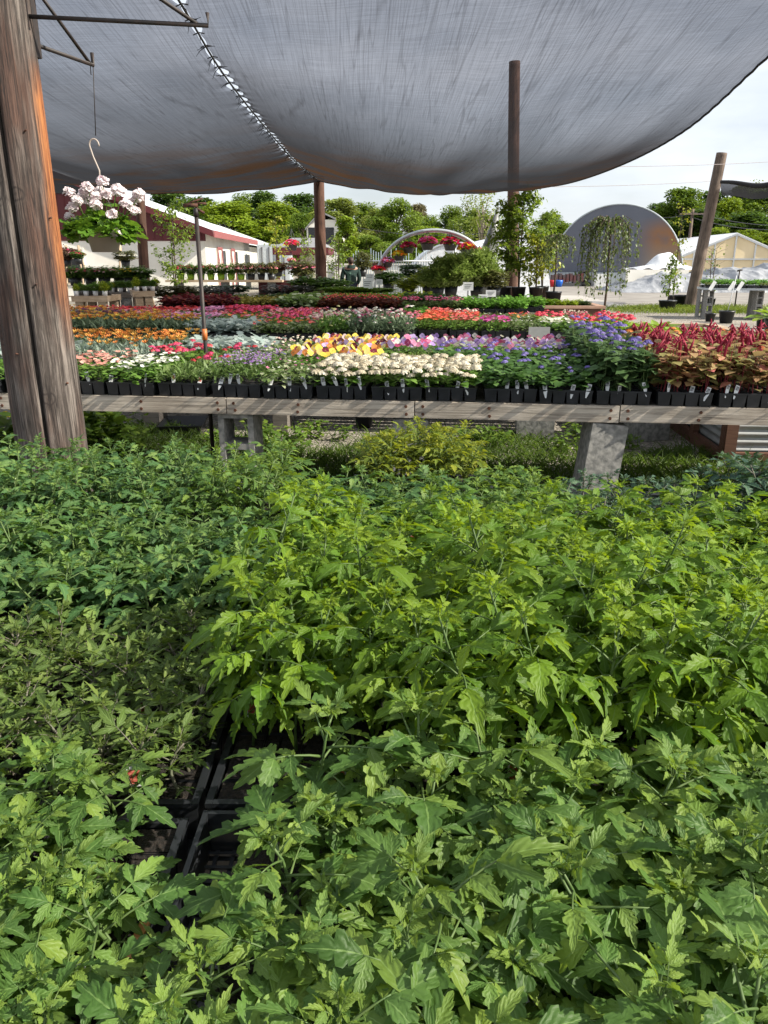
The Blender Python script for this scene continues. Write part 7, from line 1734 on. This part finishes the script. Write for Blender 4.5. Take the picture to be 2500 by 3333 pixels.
def weeping_tree(px, py_top, py_bot, wpx, Y, label, z0=0.0, n=48, seed=1, hang=0.75, leaf=0.055, potr=0.18):
    top = at(px, py_top, Y); h = top.z - z0; w = wpx / 2500 * Y / 2; r = np.random.default_rng(seed)
    t = thing('weeping_tree', label, 'tree', (top.x, Y, z0), 0, 'young trees for sale')
    MB().lathe([(0.001, 0.002), (potr * 0.8, 0.002), (potr, 0.30), (potr * 1.04, 0.30), (potr * 1.04, 0.33), (potr * 0.94, 0.33), (0.001, 0.30)], 18).build('pot', M['black_plastic'], t)
    tb_, cb = MB(), MB(); hz_ = h * 0.95
    tb_.tube([(0, 0, 0.28), (0.02, 0, h * 0.5), (-0.01, 0, hz_)], [0.024, 0.020, 0.016], 7)
    for q in range(n):
        a = r.uniform(0, 6.28); L = w * r.uniform(0.35, 1.05); dn = h * hang * r.uniform(0.35, 1.0)
        z1_ = hz_ + h * 0.05 * r.uniform(0, 1)
        pts = [np.array((0, 0, hz_ - 0.02)), np.array((L * 0.5 * math.cos(a), L * 0.5 * math.sin(a), z1_)), np.array((L * math.cos(a), L * math.sin(a), z1_ - 0.18 * dn)), np.array((L * 1.08 * math.cos(a), L * 1.08 * math.sin(a), z1_ - 0.6 * dn)), np.array((L * 1.1 * math.cos(a), L * 1.1 * math.sin(a), max(0.25, z1_ - dn)))]
        tb_.tube([tuple(p) for p in pts], [0.007, 0.006, 0.004, 0.003, 0.0015], 4)
        k = 34; f = r.uniform(0.6, 4, k); i = f.astype(int).clip(0, 3); A = np.array(pts)
        P = A[i] + (A[i + 1] - A[i]) * (f - i)[:, None] + r.normal(0, 0.02, (k, 3))
        cb.inst(LEAF_S, frames(r.uniform(0, 6.28, k), r.uniform(-1.4, -0.1, k), r.uniform(-0.5, 0.5, k)) * (leaf * r.uniform(0.6, 1.3, k))[:, None, None], P, np.clip(r.normal(0.5, 0.25, k), 0, 1))
    tb_.build('trunk', M['bark'], t); cb.build('crown', WL, t)
    return t
# planter platforms
def planter(px0, px1, py, Y, depth, z, label, name='raised_bed', corr=False, fill=True):
    a, c = at(px0, py, Y), at(px1, py, Y); L = c.x - a.x
    t = thing(name, label, 'planter', ((a.x + c.x) / 2, Y, 0), BA * 0.4)
    b = MB(); b.box((0, 0.02, z / 2), (L, 0.04, z)); b.box((0, depth - 0.02, z / 2), (L, 0.04, z)); b.box((-L / 2 + 0.02, depth / 2, z / 2), (0.04, depth - 0.08, z)); b.box((L / 2 - 0.02, depth / 2, z / 2), (0.04, depth - 0.08, z)); b.build('side', M['brown_wood'], t, False)
    b = MB(); b.box((0, 0.0, z + 0.022), (L + 0.12, 0.13, 0.04)); b.box((0, depth, z + 0.022), (L + 0.12, 0.13, 0.04)); b.box((-L / 2, depth / 2, z + 0.022), (0.13, depth - 0.13, 0.04)); b.box((L / 2, depth / 2, z + 0.022), (0.13, depth - 0.13, 0.04)); b.build('rim', M['brown_rim'], t, False)
    if fill: MB().box((0, depth / 2, z - 0.06), (L - 0.09, depth - 0.09, 0.04)).build('soil', M['soil'], t, False)
    return t, L
pl, L_ = planter(1705, 1955, 1005, 13.0, 1.3, 0.81, 'brown wooden planter with yellow-green plants before the concrete apron')
rr2 = random.Random(6)
for i in range(9):
    px = 1745 + i * 20
    bush(px, 985 if i > 3 else 975, 1010, 36, 13.4 + 0.3 * (i % 2), 'lime' if 3 < i < 8 else ('grassy' if i < 4 else 'dark'), f'{"yellow-green mound" if 3 < i < 8 else "wispy grass-like plant" if i < 4 else "dark little plant"}, {ORD[i]} from left in the brown planter', None, 0.77, 0.05, 'black_plastic', 'plants in the brown planter')
planter(1660, 1800, 968, 19.2, 0.9, 0.62, 'dark red-brown planter box carrying the potted trees', fill=True)
young_tree(1705, 628, 960, 190, 19.5, 'tall leafy young tree in pot before the dark pole', 0.62, 2400, 0.10, seed=3, stems=3)
young_tree(1655, 690, 955, 120, 19.8, 'yellow-green young tree left of the tall leafy one', 0.62, 1000, 0.09, seed=4)
young_tree(1755, 770, 960, 130, 19.3, 'golden-leaved young tree right of the tall leafy one', 0.62, 900, 0.09, YGOLD, seed=5)
young_tree(1780, 690, 955, 110, 20.2, 'slender young tree with light leaves near the hoop house', 0.62, 700, 0.09, seed=6)
weeping_tree(1815, 760, 950, 110, 18.5, 'small weeping tree in grey pot before the hoop house', 0.55, 30, 7, 0.42)
MB_ = MB().box((0, 0, 0.27), (1.0, 0.5, 0.54)); o = MB_.build('plant_plinth', M['brown_wood'], None, False, (at(1815, 950, 18.5).x, 18.55, 0)); tag(o, 'low brown plinth under the small weeping tree', 'plinth')
weeping_tree(1992, 702, 1040, 165, 14.5, 'large weeping tree with thin dark trunk before the hoop house', 0.0, 56, 8, 0.62)
c = at(2175, 850, 27); young_tree(2190, 835, 990, 60, 26.0, 'thin young tree in black pot beside the leaning pole', 0.0, 420, 0.10, seed=9, stems=1, potr=0.28)
young_tree(2335, 800, 960, 100, 27.5, 'nearly bare young tree before the silver tarp', 0.0, 90, 0.10, seed=10, stems=2)
young_tree(2225, 660, 870, 70, 30, 'thin golden-leaved sapling behind the leaning pole', 0.0, 160, 0.12, YGOLD, seed=12, stems=1)
young_tree(895, 700, 860, 80, 30, 'slim sapling with sparse yellow leaves left of the seam pole', 0.0, 300, 0.12, YGOLD, seed=13, stems=1)
young_tree(545, 650, 920, 140, 23.5, 'sparse bushy young tree beside the red-brown pole', 0.0, 1100, 0.10, seed=14, stems=3)
young_tree(1100, 770, 920, 90, 27, 'bare-stemmed young tree right of the seam pole', 0.0, 350, 0.11, seed=15, stems=3)
young_tree(990, 760, 900, 90, 29, 'loose young tree left behind the seam pole', 0.0, 300, 0.11, seed=16, stems=3)

# corrugated raised bed at right
t = thing('raised_bed', 'raised bed of brown timber frame with corrugated steel sides', 'planter', (2.75, 6.0, 0), R(-4))
W_, D_, Z_ = 1.15, 4.3, 0.74
def corr(u, v): return (0.02 + 0.012 * math.sin(v * Z_ / 0.075 * 2 * math.pi), u * D_, 0.06 + v * (Z_ - 0.1))
b = MB(); b.grid(corr, 4, 70); b.grid(lambda u, v: (W_ - corr(u, v)[0], corr(u, v)[1], corr(u, v)[2]), 4, 70)
b.grid(lambda u, v: (u * W_, 0.02 + 0.012 * math.sin(v * Z_ / 0.075 * 2 * math.pi), 0.06 + v * (Z_ - 0.1)), 4, 70); b.build('side_sheet', M['corrugated'], t)
b = MB()
for y_ in (0, 0.75, 1.6, 2.5, 3.4, D_): b.box((-0.03, y_, Z_ / 2), (0.05, 0.09, Z_)); b.box((W_ + 0.03, y_, Z_ / 2), (0.05, 0.09, Z_))
b.box((-0.03, D_ / 2, 0.05), (0.048, D_, 0.10)); b.box((W_ / 2, -0.03, 0.05), (W_, 0.048, 0.10)); b.box((W_ / 2, -0.03, Z_ - 0.05), (W_, 0.048, 0.10))
for x_ in (0.0, W_): b.box((x_, -0.032, Z_ / 2), (0.09, 0.05, Z_))
b.build('frame', M['brown_wood'], t, False)
b = MB(); b.box((0, D_ / 2, Z_ + 0.02), (0.14, D_ + 0.1, 0.036)); b.box((W_, D_ / 2, Z_ + 0.02), (0.14, D_ + 0.1, 0.036)); b.box((W_ / 2, D_, Z_ + 0.02), (W_ - 0.14, 0.14, 0.036)); b.box((W_ / 2, 0, Z_ + 0.02), (W_ - 0.14, 0.14, 0.036)); b.build('rim', M['tan_board'], t, False)
MB().box((W_ / 2, D_ / 2, Z_ - 0.10), (W_ - 0.08, D_ - 0.08, 0.04)).build('soil', M['soil'], t, False)
LETT = leafy('big lime leaves', G_LIME, 0.38, (0.35, 0.48, 0.03), 0.4, vary=0.1)
def rosette(seed, n=16):
    r = np.random.default_rng(seed); b = MB(); az = np.arange(n) * 2.4 + r.uniform(-0.2, 0.2, n); f = np.arange(n) / n
    b.inst(strip_leaf([(0, 0.06, 0), (0.25, 0.20, 0), (0.55, 0.30, 0), (0.8, 0.22, 0), (1.0, 0.02, 0)], 0.35, 0.4, 0.1, None, 5), frames(az, 0.25 + 1.0 * f, r.uniform(-0.2, 0.2, n)) * (0.24 - 0.1 * f)[:, None, None], np.zeros((n, 3)), np.clip(0.3 + 0.5 * f, 0, 1)); return b.mesh('leaf_rosette', LETT)
ROS = [rosette(1), rosette(2)]
for i in range(14):
    lx, ly = 0.10 + 0.33 * (i % 3), 0.6 + 0.26 * i
    ca, sa = math.cos(R(-4)), math.sin(R(-4)); o = put('leafy_green', ROS[i % 2], None, (2.75 + lx * ca - ly * sa, 6.0 + lx * sa + ly * ca, Z_ - 0.08), i * 1.1); s_ = rf.uniform(1.1, 1.7); o.scale = (s_, s_, s_)
    tag(o, f'big lime-green leaf rosette, {ORD[i]} from the front in the raised bed', 'plant', 'leaf rosettes in the raised bed')

# right table with flats, on cinder blocks
TY_ = 22.0
ta = at(2290, 962, TY_); tcx = at(2560, 966, TY_ - 1.5)
t = thing('plant_table', 'grey plank table on concrete blocks with trays of green plugs at right', 'table', (0, 0, 0))
z = 0.84; x0, x1 = ta.x, ta.x + 3.6
MB().add([(x0, TY_, z - 0.05), (x1, TY_ - 1.0, z - 0.05), (x1 + 0.3, TY_ + 0.5, z - 0.05), (x0 + 0.3, TY_ + 1.3, z - 0.05), (x0, TY_, z), (x1, TY_ - 1.0, z), (x1 + 0.3, TY_ + 0.5, z), (x0 + 0.3, TY_ + 1.3, z)], np.array([(3, 2, 1, 0), (4, 5, 6, 7), (0, 1, 5, 4), (1, 2, 6, 5), (2, 3, 7, 6), (3, 0, 4, 7)])).build('top', M['container'], t, False)
for i, (fx, fy, lab) in enumerate(((0.06, 0.1, 'left front'), (0.40, 0.1, 'middle front'), (0.10, 1.0, 'left rear'), (0.46, 0.9, 'middle rear'))):
    for k_ in range(2):
        x = x0 + (x1 - x0) * fx; y = TY_ - 1.0 * fx + 0.12 + fy
        bench_block(x, y, 0.003 + 0.394 * k_, f'{"lower" if k_ == 0 else "upper"} hollow block of the {lab} stack under right table', 'hollow blocks under the right table', True, 0.1)
for i in range(10):
    f = (i + 0.5) / 10; x = x0 + 0.12 + (x1 - x0 - 0.2) * f; y = TY_ + 0.05 - 1.0 * f + 0.35
    for j in range(2):
        q = thing('plug_flat', f'{"front" if j == 0 else "rear"} flat of low green plugs, {ORD[i]} from left on the right table', 'plant flat', (x + 0.1 * j, y + 0.56 * j - 0.04, z + 0.001), -0.27, 'plug flats on the right table')
        put('tray', TRAY, q); put('foliage', flat_meshes('alyssum' if (i + j) % 4 == 0 else 'basil')[0][0], q); o = q.children[-1]; o.scale = (1.15, 1.0, 0.75)
for i, (px, py) in enumerate(((2312, 950), (2375, 948), (2400, 962))):
    c = at(px, py, TY_ - 0.15 - 0.25 * i); o = MB().box((0, 0, 0.09), (0.10, 0.006, 0.26), M=Matrix.Rotation(0.5, 4, 'Y')).build('sign_card', M['white'], None, False, (c.x, c.y - 0.1, z - 0.02)); tag(o, f'{ORD[i]} slanted white price card from left on the right table', 'sign')
for i, (px, py, r_, lab) in enumerate(((2310, 1035, 0.14, 'black pot under the left of the right table'), (2362, 1040, 0.20, 'black pot with white stake in front of the right table'), (2212, 1003, 0.26, 'black pot beside the foot of the leaning pole'), (2485, 1058, 0.2, 'black pot at the right edge in front of the table'))):
    p = on(px, py + 12 if i != 2 else 1000); pot('plant_pot', lab, (p.x, p.y, 0), r_, r_ * 1.6, 'black_plastic', rimk=1.05)
    if i in (1, 3): o = MB().tube([(p.x, p.y, 0.2), (p.x + 0.12, p.y, 1.2)], 0.010, 5).build('plant_stake', M['plastic_white']); tag(o, 'white stake standing in ' + ('the pot before the right table' if i == 1 else 'the pot at the right edge'), 'stake')
p = at(2402, 925, 27); o = MB().tube([(p.x, 27, 0), (p.x, 27, at(2402, 880, 27).z)], 0.025, 6).tube([(p.x - 0.08, 27, at(2402, 882, 27).z), (p.x + 0.08, 27, at(2402, 878, 27).z)], 0.03, 6).build('water_standpipe', M['iron']); tag(o, 'thin dark standpipe before the silver tarp', 'standpipe')
p = on(2500, 1075); 
o = put('leafy_green', ROS[0], None, (at(2500, 1060, 14).x + 0.15, 14, 0.55), 0.3); o.scale = (2.4, 2.4, 2.0); tag(o, 'bright yellow-green strappy plant at the right edge before the gravel', 'plant')
pot('plant_pot', 'pot holding the strappy plant at the right edge', (o.location.x, 14, 0), 0.2, 0.58, 'black_plastic')

# white cards
card(1197, 923, 32, 30, 16.0, 'white card on stake behind the bright grassy plants')
card(1204, 903, 26, 22, 16.3, 'small pale card above the larger white one')
card(1235, 918, 20, 16, 16.2, 'small white card with dark mark right of the grassy plants')
card(1524, 932, 32, 25, 15.6, 'square white card among the feathery plants')
card(1573, 970, 30, 22, 13.2, 'white card with red picture behind the basil')
card(1598, 955, 32, 20, 13.6, 'tilted white card behind the basil')
card(1166, 1018, 34, 18, 11.1, 'white price card at the front edge of the rear bench', BZ)
o = MB().box((0, 0, 0.06), (0.20, 0.012, 0.13)).build('sign_card', mat('grey card', (0.30, 0.31, 0.30), 0.6), None, False, tuple(bpt(B2, u_of(1740, B2 + 0.4, BZ), 0.50, BZ))); tag(o, 'grey card standing on the empty front edge of the middle bench', 'sign')
# maroon planter barrow
c = at(905, 915, 26); o = MB().box((0, 0, 0.75), (1.2, 0.6, 0.45)).box((-0.5, 0, 0.26), (0.08, 0.5, 0.52)).box((0.5, 0, 0.26), (0.08, 0.5, 0.52)).build('planter_box', M['barn_red'], None, False, (at(908, 910, 25).x, 25, 0)); tag(o, 'maroon planter box on legs left of the seam pole', 'planter')
# chip of wood in the tomato flat and the picture tag in the gap
p = on(455, 3090, TZ + FH + 0.01); o = MB().box((0, 0, 0), (0.012, 0.05, 0.004)).build('wood_chip', M['chip'], None, False, (p.x, p.y, TZ + FH + 0.03)); o.rotation_euler = (0.3, 0.1, -0.25); tag(o, 'orange wood chip among the light green seedlings', 'wood chip')

for o in C.objects:
    if 'label' in o and not (4 <= len(o['label'].split()) <= 16): print('LABEL', o.name, o['label'])
